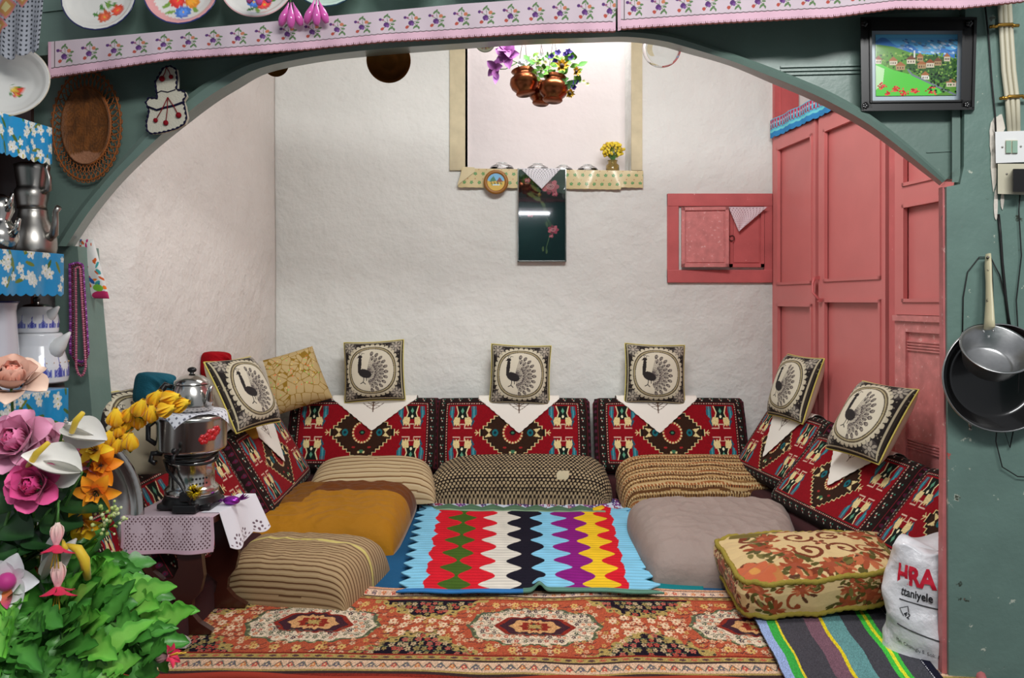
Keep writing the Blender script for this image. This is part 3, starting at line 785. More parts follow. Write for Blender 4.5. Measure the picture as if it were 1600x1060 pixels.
# mustard velvet cushion
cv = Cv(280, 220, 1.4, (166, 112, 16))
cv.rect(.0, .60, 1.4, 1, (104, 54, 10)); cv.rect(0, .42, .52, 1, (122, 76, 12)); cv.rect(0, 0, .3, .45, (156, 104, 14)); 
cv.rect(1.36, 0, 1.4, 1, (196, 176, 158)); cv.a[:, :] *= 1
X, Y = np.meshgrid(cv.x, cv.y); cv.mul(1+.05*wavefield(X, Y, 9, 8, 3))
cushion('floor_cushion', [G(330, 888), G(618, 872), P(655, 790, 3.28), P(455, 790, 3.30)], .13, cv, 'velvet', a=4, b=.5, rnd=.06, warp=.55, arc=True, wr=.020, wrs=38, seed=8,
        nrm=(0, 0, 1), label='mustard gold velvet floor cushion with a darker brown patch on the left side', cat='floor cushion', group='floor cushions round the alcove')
# big striped cushion front left
sc_ = thing('floor_cushion', G(470, 920), 'beige and brown pinstriped floor cushion with a yellow braid at the left front', 'floor cushion', 'floor cushions round the alcove')
cv = stripes(240, 520, 1.3, .031, [(160, 134, 98), (172, 148, 112), (166, 140, 104), (92, 62, 40)], wob=.0015)
X, Y = np.meshgrid(cv.x, cv.y)
m_ = np.abs(Y-(.60-.05*X)) < .012; cv.a[m_] = rgb(200, 186, 110)
scorn = [G(336, 950), G(541, 966), G(612, 893), P(392, 884, 2.62)]
cushion('cover', scorn, .14, cv, 'fabric', sc_, arc=True, a=4.2, b=.5, rnd=.03, warp=.5, wr=.012, wrs=34, seed=15, nrm=(0, 0, 1))

# floral box cushion
def floral(nx, ny, asp, seed=3, patches=True, fs=1.25):
    CR, BR, RU, OL = (204, 178, 128), (110, 48, 22), (144, 66, 34), (80, 74, 28)
    cv = Cv(nx, ny, asp, CR); r = np.random.default_rng(seed)
    def spiral(cx, cy, R, sgn, w, col, turns=1.3, a0=0):
        pts = []
        for t in np.linspace(0, 1, 22):
            a = a0+sgn*t*turns*2*math.pi; q = R*(1-.8*t); pts.append((cx+q*math.cos(a), cy+q*math.sin(a)))
        cv.line(pts, w, col); cv.ell(pts[-1][0], pts[-1][1], w*1.0, w*1.0, col)
    for i in range(int(asp*30/fs**1.6)):
        x, y = r.uniform(0, asp), r.uniform(0, 1); a = r.uniform(0, 6)
        spiral(x, y, r.uniform(.05, .11)*fs, r.choice([-1, 1]), .026*fs, [BR, RU, OL][r.integers(3)], r.uniform(.5, .9), a)
    for i in range(int(asp*27/fs**1.6)):
        x, y = r.uniform(0, asp), r.uniform(0, 1); R = r.uniform(.05, .10)*fs
        for k in range(9):
            a = k*.7+r.uniform(-.2, .2); cv.ell(x+R*.6*math.cos(a), y+R*.6*math.sin(a), R*.45, R*.2, [RU, (150, 70, 40), (176, 96, 60), OL][r.integers(4)], a)
        cv.ell(x, y, R*.35, R*.3, (150, 72, 46))
        for k in range(5): a = r.uniform(0, 6); cv.ell(x+R*1.3*math.cos(a), y+R*1.3*math.sin(a), R*.4, R*.18, [OL, (110, 100, 50), (84, 50, 30)][r.integers(3)], a+.5)
    if patches:
        cv.ell(asp*.5, .5, asp*.24, .26, CR)
        for sx in (-1, 1):
            for sy in (-1, 1):
                spiral(asp*.5+sx*.13, .5+sy*.13, .12, sx*sy, .03, BR, 1.15, math.pi/2*(1-sy)); spiral(asp*.5+sx*.29, .5+sy*.1, .07, -sx*sy, .022, RU, .8, 1)
        cv.flower(asp*.5, .5, .06, BR, (200, 120, 90), 4, .78)
        for x in (asp*.5-.4, asp*.5+.4): cv.flower(x, .5, .05, RU, BR, 6)
        cv.ell(asp*.92, .38, .16, .17, (106, 92, 38)); cv.ell(asp*.22, .9, .16, .12, (106, 92, 38))
        for i in range(90): x, y = r.uniform(-.14, .14), r.uniform(-.14, .14); cv.ell(asp*.92+x, .38+y, .008, .008, (140, 128, 66))
        cv.ell(asp*.08, .1, .18, .16, (176, 116, 62)); cv.flower(asp*.08, .14, .16, (186, 96, 60), (200, 140, 70), 8)
    return cv
fc = thing('box_cushion', G(1270, 960), 'brown and cream floral velvet box cushion with olive piping at the right front', 'cushion')
fb = [G(1148, 968, .03), G(1392, 962, .03), P(1400, 872, 2.50), P(1150, 878, 2.52)]
fb = [Vector((.630, 2.09, .03)), Vector((1.085, 2.13, .03)), Vector((1.23, 2.48, .03)), Vector((.66, 2.52, .03))]
def loop_pts(corners, z, grow=0, n=24, rr=.16, sag=0):
    c = [Vector(p) for p in corners]; out = []
    for (a, b, cc) in ((3, 0, 1), (0, 1, 2), (1, 2, 3), (2, 3, 0)):
        A, B, C_ = c[a], c[b], c[cc]; p0 = B.lerp(A, rr); p2 = B.lerp(C_, rr)
        for t in np.linspace(0, 1, 7): out.append((p0*(1-t)**2+B*2*t*(1-t)+p2*t*t))
        nxt = p2; far = C_.lerp(B, rr)
        for t in np.linspace(0, 1, 8)[1:-1]: out.append(nxt.lerp(far, t))
    ctr = sum(c, Vector())/4
    res = []
    for i, p in enumerate(out):
        q = ctr+(p-ctr)*(1+grow); res.append(Vector((q.x, q.y, z+sag*math.sin(i*.55)+.004*math.sin(i*1.9))))
    return res
def ring_surface(corners, zs, rr=.16):
    """closed band through several heights; zs = [(z, grow, sag)]"""
    return [loop_pts(corners, z, g, rr=rr, sag=s) for z, g, s in zs]
tilt = lambda p: Vector((p.x, p.y, p.z+.03*max(0, (p.x-.60))/.5))
# top (domed), side band, bottom
TH = .125
cvt = floral(420, 320, 1.45)
lowL = ring_surface(fb, [(.04, -.02, .003), (.065, .02, .004), (.10, .045, .004), (.115, .03, .004), (.130, .0, .004)])
nn = len(lowL[0])
# build band with painted pattern (dense)
rows_ = []
per_n = nn*12
def resample(lp, n):
    a = np.array([list(p) for p in lp]); a = np.vstack([a, a[:1]]); d = np.r_[0, np.cumsum(np.linalg.norm(np.diff(a, axis=0), axis=1))]
    t = np.linspace(0, d[-1], n+1)[:-1]; return np.stack([np.interp(t, d, a[:, k]) for k in range(3)], -1)
R_ = np.stack([resample(l, 900) for l in lowL]); tt = np.linspace(0, len(lowL)-1, 70)
band = np.stack([R_[min(int(t), len(lowL)-2)]*(1-(t-min(int(t), len(lowL)-2)))+R_[min(int(t), len(lowL)-2)+1]*(t-min(int(t), len(lowL)-2)) for t in tt])
band[..., 2] += .03*np.clip((band[..., 0]-.60)/.5, 0, 1)
cvs = floral(901, 70, 13.0, 9, False, 2.6)
link_mesh('side_band', band.reshape(-1, 3), quads(69, 900, wrapu=True), 'velvet', fc, C=cvs.a[:, :900].reshape(-1, 3))
def pad(nm, lp, dome, cvx, sign=1):
    # polar surface: loop to the centre with a dome
    L = resample(lp, 700); ctr = L.mean(0); n = 140; rr_ = np.linspace(1, 0.0, n)
    A = np.stack([ctr+(L-ctr)*q+np.array([0, 0, 1])*sign*dome*(1-q**2.6) for q in rr_])
    mn, mx = L.min(0), L.max(0)
    u = ((A[..., 0]-mn[0])/(mx[0]-mn[0])*(cvx.nx-1)).round().astype(int).clip(0, cvx.nx-1); v = ((A[..., 1]-mn[1])/(mx[1]-mn[1])*(cvx.ny-1)).round().astype(int).clip(0, cvx.ny-1)
    A[..., 2] += .03*np.clip((A[..., 0]-.60)/.5, 0, 1)+.004*wavefield(A[..., 0], A[..., 1], 25, 6, 2)*(1-rr_[:, None]**4)
    return link_mesh(nm, A.reshape(-1, 3), quads(n-1, 700, wrapu=True), 'velvet', fc, C=cvx.a[v, u].reshape(-1, 3))
pad('top_panel', lowL[-1], .036, cvt); pad('bottom_panel', lowL[0], .02, Cv(20, 20, 1, (150, 110, 70)), -1)
for k in (-1, 0):
    m = MB(); m.col = rgb(150, 134, 58); L = resample(lowL[k], 220)
    pts = [Vector(p) for p in L]; pts = [Vector((p.x, p.y, p.z+.03*min(1, max(0, (p.x-.60)/.5)))) for p in pts]
    m.tube(pts, [.0075+.0016*math.sin(i*2.1) for i in range(220)], 8, closed=True)
    m.build('piping', 'knit', fc, attr=True, label='rough olive green piping')

# ================================================================= kilim backrests
def kilim():
    nx, ny = 360, 176; asp = 2.1
    RED, DK, DK2, CRM, TEAL, GRN = (132, 8, 22), (34, 20, 18), (48, 27, 16), (216, 196, 140), (32, 96, 112), (22, 46, 36)
    cv = Cv(nx, ny, asp, DK)
    def dot4(x, y, s=1):
        for dx, dy, c in ((-.018, .018, (196, 200, 180)), (.018, .018, (60, 130, 110)), (0, -.016, (196, 200, 180)), (-.012, -.002, (150, 60, 60))):
            cv.ell(x+dx*s, y+dy*s, .009*s, .008*s, c)
    cv.rect(.235, .15, asp-.235, .85, RED)
    for (x0, y0, x1, y1) in ((.22, .135, asp-.22, .865),):
        cv.line([(x0, y0), (x1, y0), (x1, y1), (x0, y1), (x0, y0)], .008, (200, 170, 150), dash=.016)
        cv.line([(x0-.012, y0-.012), (x1+.012, y0-.012), (x1+.012, y1+.012), (x0-.012, y1+.012), (x0-.012, y0-.012)], .006, (130, 20, 30))
    cv.line([(.07, 0), (.07, 1)], .008, (120, 26, 40)); cv.line([(asp-.07, 0), (asp-.07, 1)], .008, (120, 26, 40))
    for i in range(15): dot4(.14+i*.13, .062); dot4(.14+i*.13, .935)
    for j in range(8): dot4(.145, .13+j*.105); dot4(asp-.145, .13+j*.105)
    for j in range(12):
        y = .05+j*.08
        for x in (.033, asp-.033): cv.ell(x, y, .024, .02, (90, 24, 50)); cv.ell(x, y, .009, .009, (60, 50, 70))
    # stepped diamond
    cx, cy = asp/2, .5
    def stepd(W, H, n, col):
        for k in range(n):
            hw = W*(1-k/n); h0 = H*k/n; h1 = H*(k+1)/n
            cv.rect(cx-hw, cy+h0, cx+hw, cy+h1, col); cv.rect(cx-hw, cy-h1, cx+hw, cy-h0, col)
    stepd(.385, .355, 9, CRM); stepd(.372, .342, 9, (30, 20, 16)); stepd(.345, .32, 9, DK2)
    cv.ell(cx, cy, .115, .125, (150, 24, 30)); 
    for k in range(20):
        a = 2*math.pi*k/20; cv.ell(cx+.105*math.cos(a), cy+.115*math.sin(a), .012, .012, CRM)
    cv.ell(cx, cy, .08, .09, (124, 16, 24)); cv.ell(cx, cy, .035, .03, (30, 20, 20)); cv.ell(cx, cy, .016, .014, (60, 120, 90))
    for sx in (-1, 1):
        cv.ell(cx+sx*.2, cy, .035, .04, (24, 100, 108)); cv.ell(cx+sx*.2, cy, .016, .018, (20, 40, 50))
        for sy in (-1, 1): cv.poly([(cx+sx*.27, cy), (cx+sx*.33, cy+sy*.055), (cx+sx*.24, cy+sy*.04)], CRM)
        cv.line([(cx+sx*.39, cy), (cx+sx*.44, cy)], .012, CRM); cv.line([(cx+sx*.43, cy+.03), (cx+sx*.40, cy), (cx+sx*.43, cy-.03)], .009, CRM)
    for sy in (-1, 1):
        cv.ell(cx, cy+sy*.22, .03, .02, (60, 110, 80)); cv.ell(cx-.03, cy+sy*.23, .012, .014, CRM); cv.ell(cx+.03, cy+sy*.23, .012, .014, CRM)
        cv.ell(cx-.09, cy+sy*.17, .02, .012, (150, 40, 40)); cv.ell(cx+.09, cy+sy*.17, .02, .012, (150, 40, 40))
    # four double-animal motifs with teal wings
    for mx in (.445, asp-.445):
        for my, s in ((.685, 1), (.315, -1)):
            def T(pts): return [(mx+x, my+y*s) for x, y in pts]
            for sx in (-1, 1):
                for k in range(3):
                    cv.poly(T([(sx*(.115+k*.022), .14), (sx*(.13+k*.024), .14), (sx*(.145+k*.02), -.02-k*.01+.03*k), (sx*(.12+k*.02), -.05+.035*k)]), TEAL if k % 2 == 0 else (70, 140, 150))
                cv.poly(T([(sx*.10, -.10), (sx*.14, -.03), (sx*.16, -.05), (sx*.12, -.12)]), (30, 80, 100))
            cv.poly(T([(-.075, .145), (.075, .145), (.05, .05), (.075, -.03), (-.075, -.03), (-.05, .05)]), (18, 26, 22))
            for sx in (-1, 1):
                cv.line(T([(sx*.085, .14), (sx*.055, .05), (sx*.085, -.03)]), .014, (220, 206, 160))
                cv.poly(T([(sx*.03, -.01), (sx*.10, .0), (sx*.125, -.05), (sx*.115, -.11), (sx*.095, -.085), (sx*.08, -.115), (sx*.06, -.09), (sx*.04, -.115), (sx*.035, -.06)]), CRM)
            cv.poly(T([(0, .12), (.022, .075), (0, .04), (-.022, .075)]), (90, 150, 120)); cv.ell(mx, my+.005*s, .014, .02, (230, 226, 190))
            cv.line(T([(-.125, -.135), (-.03, -.135), (-.03, -.09), (.03, -.09), (.03, -.135), (.125, -.135)]), .010, (214, 180, 160))
    r = np.random.default_rng(2); cv.a *= (1+.10*r.uniform(-1, 1, (ny, nx)))[..., None]
    return cv
KW, KH, KT = .72, .35, .10
cvk = kilim(); cvk.back = (60, 26, 26)
def make_backrest():
    t = thing('backrest_cushion', (0, 0, 0), 'x', 'backrest cushion', 'kilim backrest cushions round the alcove')
    c = [Vector((-KW/2, 0, 0)), Vector((KW/2, 0, 0)), Vector((KW/2, 0, KH)), Vector((-KW/2, 0, KH))]
    cushion('cover', c, KT, cvk, 'fabric', t, sym=True, a=9, b=.5, rnd=.05, warp=.30, wr=.004, wrs=10, seed=21)
    m = MB(); m.col = rgb(84, 18, 34)
    lp = [Vector((x*(KW/2-.004), 0, KH/2+z*(KH/2-.004))) for x, z in ((-1, -.9), (-1, 0), (-1, .9), (-.96, 1), (0, 1), (.96, 1), (1, .9), (1, 0), (1, -.9), (.96, -1), (0, -1), (-.96, -1))]
    lp = [Vector(p) for p in resample(lp, 90)]
    m.tube(lp, .0045, 6, closed=True); m.build('piping', 'fabric', t, attr=True)
    return t
br0 = make_backrest()
def deg(a): return math.radians(a)
BRS = [  # x, y, z, lean, yaw, scale x, label
    (BXp(577)-.0, 3.56, .115, -20, 0, 1.0, 'red kilim backrest cushion leaning on the back wall, leftmost of the three there'),
    (BXp(801), 3.55, .115, -20, 0, 1.02, 'red kilim backrest cushion in the middle of the back wall'),
    (BXp(1038), 3.55, .115, -20, 0, 1.0, 'red kilim backrest cushion leaning on the back wall, rightmost of the three there'),
    (-.915, 3.14, .10, -30, 93, 1.02, 'red kilim backrest cushion on the left wall next to the back corner, under a napkin'),
    (-.93, 2.43, .10, -30, 90, 1.0, 'red kilim backrest cushion on the left side, just behind the samovar'),
    (-1.00, 2.06, .04, -22, 84, .30, 'small dark kilim backrest end showing left of the samovar table'),
    (1.075, 3.28, .125, -34, -81, .72, 'red kilim backrest cushion in the back right corner under a napkin'),
    (1.085, 2.75, .105, -42, -81, .90, 'red kilim backrest cushion along the rose wardrobe, middle one of the right side'),
    (1.165, 2.13, .105, -40, -82, .80, 'red kilim backrest cushion nearest the green post on the right'),
]
backs = []
for i, (x, y, z, le, ya, sx, lab) in enumerate(BRS):
    o = br0 if i == 0 else copy_tree(br0)
    o.location = (x, y, z); o.rotation_euler = (deg(le), 0, deg(ya)); o.scale = (sx, 1, 1); o['label'] = lab; backs.append(o)
# base mats the backrests stand on
bm_cols = (58, 28, 30)
for nm, (x0, y0, x1, y1), lab in (('base_mat', (-1.10, 3.46, .84+.38, 3.70), 'dark red base mat under the three backrests of the back wall'),
                                  ('base_mat', (-1.10, 1.92, -.86, 3.44), 'dark red base mat under the backrests of the left side')):
    cushion(nm, [Vector((x0, y0, .008)), Vector((x1, y0, .008)), Vector((x1, y1, .008)), Vector((x0, y1, .008))], .095, plain(60, 40, 2, bm_cols), 'fabric', a=14, b=.5, warp=.4, nrm=(0, 0, 1), label=lab, cat='mat')
cushion('base_mat', [Vector((1.0, 3.42, .008)), Vector((1.28, 3.42, .008)), Vector((1.46, 1.96, .008)), Vector((1.06, 1.96, .008))][::-1][::-1], .095, plain(60, 40, 2, bm_cols), 'fabric', a=14, b=.5, warp=.4, nrm=(0, 0, 1), label='dark red base mat under the backrests of the right side', cat='mat')

# ================================================================= peacock cushions
def peacock():
    n = 170; cv = Cv(n, n, 1, (40, 35, 34)); r = np.random.default_rng(5)
    for i in range(420):
        x, y = r.uniform(0, 1), r.uniform(0, 1); cv.ell(x, y, r.uniform(.005, .011), r.uniform(.004, .008), (140, 130, 112), r.uniform(0, 3))
    for x in (.14, .86):
        for y in (.14, .86):
            cv.ell(x, y, .115, .115, (70, 64, 62))
            for k in range(8): a = k*.785; cv.ell(x+.07*math.cos(a), y+.07*math.sin(a), .036, .018, (156, 148, 134), a)
            cv.ell(x, y, .03, .03, (170, 160, 146))
    f = .035
    cv.line([(f, f), (1-f, f), (1-f, 1-f), (f, 1-f), (f, f)], .022, (190, 180, 150)); cv.line([(.015, .015), (.985, .015), (.985, .985), (.015, .985), (.015, .015)], .016, (60, 54, 48))
    for k in range(36):
        a = 2*math.pi*k/36; cv.ell(.5+.40*math.cos(a), .5+.40*math.sin(a), .035, .03, (190, 180, 156), a)
    cv.ell(.5, .5, .395, .395, (200, 192, 168)); cv.ell(.5, .5, .375, .375, (90, 78, 62)); cv.ell(.5, .5, .355, .355, (172, 160, 124)); cv.ell(.5, .5, .34, .34, (80, 70, 58)); cv.ell(.5, .5, .325, .325, (206, 198, 178))
    D = (44, 40, 40)
    # fan of tail feathers
    for ring, (r0, w) in enumerate(((.30, .026), (.235, .022), (.17, .018))):
        for k in range(11-ring):
            a = deg(-75+150*(k+.5*(ring % 2))/(10))*1.0
            ox, oy = .42, .47; ex, ey = ox+r0*math.cos(a), oy+r0*1.02*math.sin(a)
            cv.line([(ox, oy), (ex, ey)], .007, (100, 92, 88)); cv.ell(ex-.02*math.cos(a), ey-.02*math.sin(a), .038, w*.85, (84, 76, 74), a); cv.ell(ex-.014*math.cos(a), ey-.014*math.sin(a), .016, .011, (170, 160, 146), a); cv.ell(ex-.014*math.cos(a), ey-.014*math.sin(a), .008, .006, D, a)
    cv.ell(.39, .455, .10, .06, D, -.35); cv.poly([(.29, .47), (.34, .53), (.35, .66), (.32, .70), (.30, .66), (.285, .56)], D)
    cv.ell(.325, .70, .035, .026, D); cv.poly([(.30, .70), (.265, .685), (.30, .68)], D)
    cv.line([(.33, .72), (.31, .76), (.35, .77)], .008, D); cv.line([(.34, .72), (.36, .76), (.39, .75)], .008, D)
    cv.line([(.38, .41), (.37, .33), (.33, .31)], .012, D); cv.line([(.37, .33), (.40, .30)], .012, D); cv.line([(.42, .41), (.42, .35)], .012, D)
    return cv
cvp = peacock(); cvp.back = (206, 198, 176)
PW = .285
def make_pillow():
    t = thing('throw_pillow', (0, 0, 0), 'x', 'throw pillow', 'peacock throw pillows on top of the backrests')
    c = [Vector((-PW/2, 0, 0)), Vector((PW/2, 0, 0)), Vector((PW/2, 0, PW)), Vector((-PW/2, 0, PW))]
    cushion('cover', c, .11, cvp, 'fabric', t, sym=True, a=3, b=.55, pinch=.045, warp=.35, wr=.004, wrs=22, seed=31)
    m = MB(); m.col = rgb(176, 160, 84); h = PW/2; pts = []
    for k in range(4):
        for s in np.linspace(-1, 1, 16)[:-1]:
            q = .045*(1-s*s); p = (s, -1+q) if k == 0 else (1-q, s) if k == 1 else (-s, 1-q) if k == 2 else (-1+q, -s)
            pts.append(Vector((p[0]*h, 0, h+p[1]*h)))
    m.tube(pts, .0035, 6, closed=True); m.build('piping', 'yellow_thread', t)
    return t
pw0 = make_pillow()
PWS = [  # centre px, py, distance, lean, roll, yaw, label
    (585, 580, 3.64, -10, -3, 0, 'peacock-print throw pillow against the back wall, leftmost of the three there'),
    (813, 586, 3.64, -10, 2, 0, 'peacock-print throw pillow above the middle backrest of the back wall'),
    (1023, 585, 3.64, -10, 2, 0, 'peacock-print throw pillow against the back wall, rightmost of the three there'),
    (405, 668, 2.88, -28, 0, 75, 'peacock-print throw pillow leaning on the left wall next to the gold pillow'),
    (228, 748, 2.30, -24, 0, 80, 'peacock-print throw pillow partly hidden between the flowers and the samovar'),
    (1226, 655, 3.30, -20, 0, -80, 'peacock-print throw pillow leaning on the rose wardrobe in the back right corner'),
    (1330, 713, 2.66, -32, 0, -78, 'peacock-print throw pillow on the wardrobe side, the larger one nearer the green post'),
]
for i, (px, py, D, le, ro, ya, lab) in enumerate(PWS):
    o = pw0 if i == 0 else copy_tree(pw0)
    e = Euler((deg(le), deg(ro), deg(ya))); up = (e.to_matrix() @ Vector((0, 0, PW/2)))
    o.location = P(px, py, D)-(up if i < 3 else Vector((0, 0, 0))); o.rotation_euler = e; o['label'] = lab
# gold pillow with sequins
cv = Cv(300, 250, 1.2, (184, 160, 112)); r = np.random.default_rng(9)
pts = r.uniform(0, 1, (90, 2))*[1.2, 1]; X, Y = np.meshgrid(cv.x, cv.y)
d = np.sqrt((X[..., None]-pts[:, 0])**2+(Y[..., None]-pts[:, 1])**2); d.sort(-1)
cv.a[(d[..., 1]-d[..., 0]) < .008] = rgb(140, 108, 36)
for i in range(80): cv.ell(r.uniform(.15, 1.1), r.uniform(.3, .9), .008, .008, [(230, 160, 60), (240, 100, 60), (90, 220, 90), (240, 220, 120)][r.integers(4)])
cv.rect(0, 0, .17, 1, (196, 188, 174)); cv.back = (200, 190, 172)
cushion('throw_pillow', [P(418, 655, 3.44), P(520, 622, 3.56), P(488, 541, 3.62), P(400, 566, 3.50)], .14, cv, 'fabric', sym=True, a=2.4, b=.6, pinch=.03, warp=.35, wr=.01, wrs=18, seed=5,
        label='gold throw pillow with a cracked sequin pattern in the left back corner', cat='throw pillow')
# long mustard bolster and bundles behind the samovar
cushion('bolster', [P(376, 690, 2.96), P(406, 686, 3.0), P(374, 600, 3.0), P(346, 604, 2.98)], .05, plain(60, 120, .5, (160, 118, 40)), 'velvet', sym=True, a=4, b=.5, rnd=.1, warp=.5, label='narrow mustard velvet bolster standing behind the samovar', cat='bolster')
def bundle(name, px, py, D, w, h, col, lab, seed, tilt):
    cv = plain(80, 70, 1.2, col, .12, seed); c = P(px, py, D); m = Euler((0, deg(tilt), deg(60))).to_matrix()
    q = [c+m @ Vector((x*w/2, 0, z*h/2)) for x, z in ((-1, -1), (1, -1), (1, 1), (-1, 1))]
    cushion(name, q, .07, cv, 'knit', sym=True, a=4, b=.5, rnd=.2, warp=.5, wr=.045, wrs=60, seed=seed, label=lab, cat='cloth bundle')
bundle('cloth_bundle', 240, 608, 2.31, .11, .10, (30, 84, 100), 'folded teal cloth bundle against the left wall beside the samovar teapot', 3, 8)
bundle('cloth_bundle', 336, 570, 2.90, .10, .10, (150, 12, 22), 'folded bright red cloth bundle against the left wall', 5, 4)
cushion('bolster', [P(196, 745, 2.14), P(262, 740, 2.2), P(250, 640, 2.28), P(180, 640, 2.16)], .05, plain(60, 80, .8, (150, 140, 118)), 'fabric', sym=True, a=3, b=.5, warp=.4, pinch=.02, label='plain beige cushion tucked behind the samovar table', cat='cushion')
cushion('bolster', [P(258, 770, 2.36), P(298, 765, 2.42), P(284, 600, 2.48), P(254, 605, 2.42)], .05, plain(40, 90, .4, (140, 104, 50)), 'velvet', sym=True, a=4, b=.5, rnd=.1, warp=.5, label='brown velvet bolster standing under the teal bundle', cat='bolster')

# ================================================================= embroidered napkins over the backrests
def napkin(o, lab, w=.34, h=.20, dx=0.0):
    """triangle that lies over the top edge of backrest o and hangs down its front"""
    sx = o.scale.x; M = Matrix.LocRotScale(o.location, o.rotation_euler, Vector((1, 1, 1)))
    cv = Cv(90, 90, 1, (228, 222, 212))
    C_ = (96, 74, 60)
    for k in range(5): a = math.pi*k/4; cv.line([(.5, .62), (.5+.10*math.cos(a), .62+.10*math.sin(a))], .014, C_)
    cv.line([(.36, .68), (.42, .58), (.5, .52), (.58, .58), (.64, .68)], .014, C_); cv.line([(.5, .62), (.5, .46)], .012, C_); cv.line([(.47, .68), (.5, .72), (.53, .68)], .014, C_)
    def fn(U, V):
        # V 1 at the top edge of the cushion .. 0 at the tip; behind the edge (V>.8) the cloth folds over the top
        vv = np.clip(V/.82, 0, 1); half = w/2*vv
        edge = .004*np.abs(np.sin(vv*26))
        x = dx+(U-.5)*2*(half+edge*(vv < .99))
        drop = h*(1-vv)
        zt = KH-.012
        z = zt-drop
        rel = np.clip((z-KH/2)/(KH/2), -1, 1); u = np.clip(x/(KW/2*sx), -1, 1)
        pr = np.sqrt(np.clip(1-np.abs(rel)**7, 0, 1))
        y = -(KT/2*pr+.009)
        over = np.clip((V-.82)/.18, 0, 1); ang = over*math.pi
        r0 = KT/2*np.sqrt(1-(zt/KH*2-1)**7 if (zt/KH*2-1) < 1 else 0)+.009
        y = np.where(V > .82, -r0*np.cos(ang), y); z = np.where(V > .82, zt+.024*np.sin(ang), z)
        p = np.stack([x, y, z], -1)
        R3 = np.array(M.to_3x3()); return p @ R3.T+np.array(M.to_translation())
    n = M.to_3x3() @ Vector((0, -1, 0))
    return sheet('embroidered_napkin', fn, cv, 'white_cloth' if 0 else 'fabric_flat', nrm=n, thick=.0015, label=lab, cat='napkin', group='embroidered napkins over the backrests')
napkin(backs[0], 'white embroidered napkin triangle on the leftmost backrest of the back wall', .40, .155, .045)
napkin(backs[1], 'white embroidered napkin triangle on the middle backrest of the back wall', .38, .165, .03)
napkin(backs[2], 'white embroidered napkin triangle on the rightmost backrest of the back wall', .38, .165, -.06)
napkin(backs[3], 'white embroidered napkin triangle on the backrest by the left wall', .34, .20, .02)
napkin(backs[6], 'narrow white embroidered napkin on the backrest in the back right corner', .28, .24, -.02)
napkin(backs[7], 'white embroidered napkin triangle on the middle backrest below the larger wardrobe-side pillow', .32, .20, .0)
napkin(backs[8], 'white napkin tip hanging on the backrest beside the green post', .26, .19, .07)
# ================================================================= niche and back wall
def disc_cv(n, bg, paint):
    cv = Cv(n, n, 1, bg); paint(cv); return cv
def disc_colf(cv, R):
    def f(r, z, an, j):
        x = .5+.5*r/R*math.cos(an); y = .5+.5*r/R*math.sin(an)
        return tuple(cv.a[int(np.clip(y, 0, 1)*(cv.ny-1)), int(np.clip(x, 0, 1)*(cv.nx-1))])
    return f
# oilcloth strip along the niche sill
cv = Cv(460, 50, 9.3, (206, 188, 140)); r = np.random.default_rng(4)
for i in range(24):
    for j in (0, 1):
        x = .3+i*.385+(j*.19); y = .27+.46*j
        cv.flower(x, y, .10, (70, 140, 80), (160, 190, 120), 5, i); 
for i in range(50): cv.ell(.1+i*.19, .5+(.45 if i % 2 else -.03), .02, .03, (170, 90, 60))
def fn(U, V):
    x = BXp(716)+(BXp(1004)-BXp(716))*U; zt = BZp(264)+(BZp(268)-BZp(264))*U; h = .092-.01*(U > .88)
    x = np.where(U < .06, x-.012*V*(1-U/.06)+.03*V*(1-U/.06), x)
    return np.stack([x, YB-.018-.003*np.sin(U*30)*(1-V), zt-h*(1-V)-.002*np.abs(np.sin(U*80))*(1-V)], -1)
sheet('sill_cloth', fn, cv, 'oilcloth', nrm=(0, -1, 0), thick=.0015, label='cream oilcloth strip with green flowers along the niche sill', cat='shelf edging')
m = MB(); q = [Vector((BXp(x), YB-.0235, BZp(y))) for x, y in ((715, 291), (724, 262), (742, 263), (742, 270))]
m.add(q+[p+Vector((0, .002, 0)) for p in q], [(0, 1, 2, 3), (7, 6, 5, 4), (0, 4, 5, 1), (1, 5, 6, 2), (2, 6, 7, 3), (3, 7, 4, 0)]); m.col = rgb(214, 200, 160)
m.c = [rgb(214, 200, 160)]*8
m.build('folded_corner', 'oilcloth', bpy.data.objects['sill_cloth'], attr=True)

# round souvenir plaque
pq = thing('wall_plaque', P(775, 303, YB-.03), 'small round wooden souvenir plaque with a painted landscape on the niche sill strip', 'plaque')
fr = frame_axis(P(775, 285, YB-.026), (0, -1, .04))
m = MB(); m.lathe([(0, 0), (.058, 0), (.060, .006), (.056, .012), (.044, .012), (.042, .006)], fr, 40)
m.build('rim', mat('plaque_wood', (146, 96, 34), .4, bump=(60, .3, .002)), pq)
def pp(cv):
    cv.rect(0, .55, 1, 1, (110, 170, 206)); cv.rect(0, 0, 1, .55, (206, 170, 70)); cv.poly([(.1, .5), (.35, .85), (.5, .55)], (60, 120, 90)); cv.poly([(.5, .5), (.7, .78), (.9, .5)], (120, 60, 40))
    for i in range(12): cv.ell(.15+.06*i, .4+.04*math.sin(i*2), .03, .08, [(220, 190, 60), (120, 80, 30), (80, 120, 60)][i % 3])
    cv.rect(.3, .3, .7, .36, (190, 220, 230))
cvp2 = disc_cv(60, (200, 180, 90), pp)
m = MB(); m.lathe([(.0425*k/14, .007) for k in range(15)][::-1], fr, 60, colf=disc_colf(cvp2, .0425)); m.build('picture', 'paint_print', pq, attr=True)

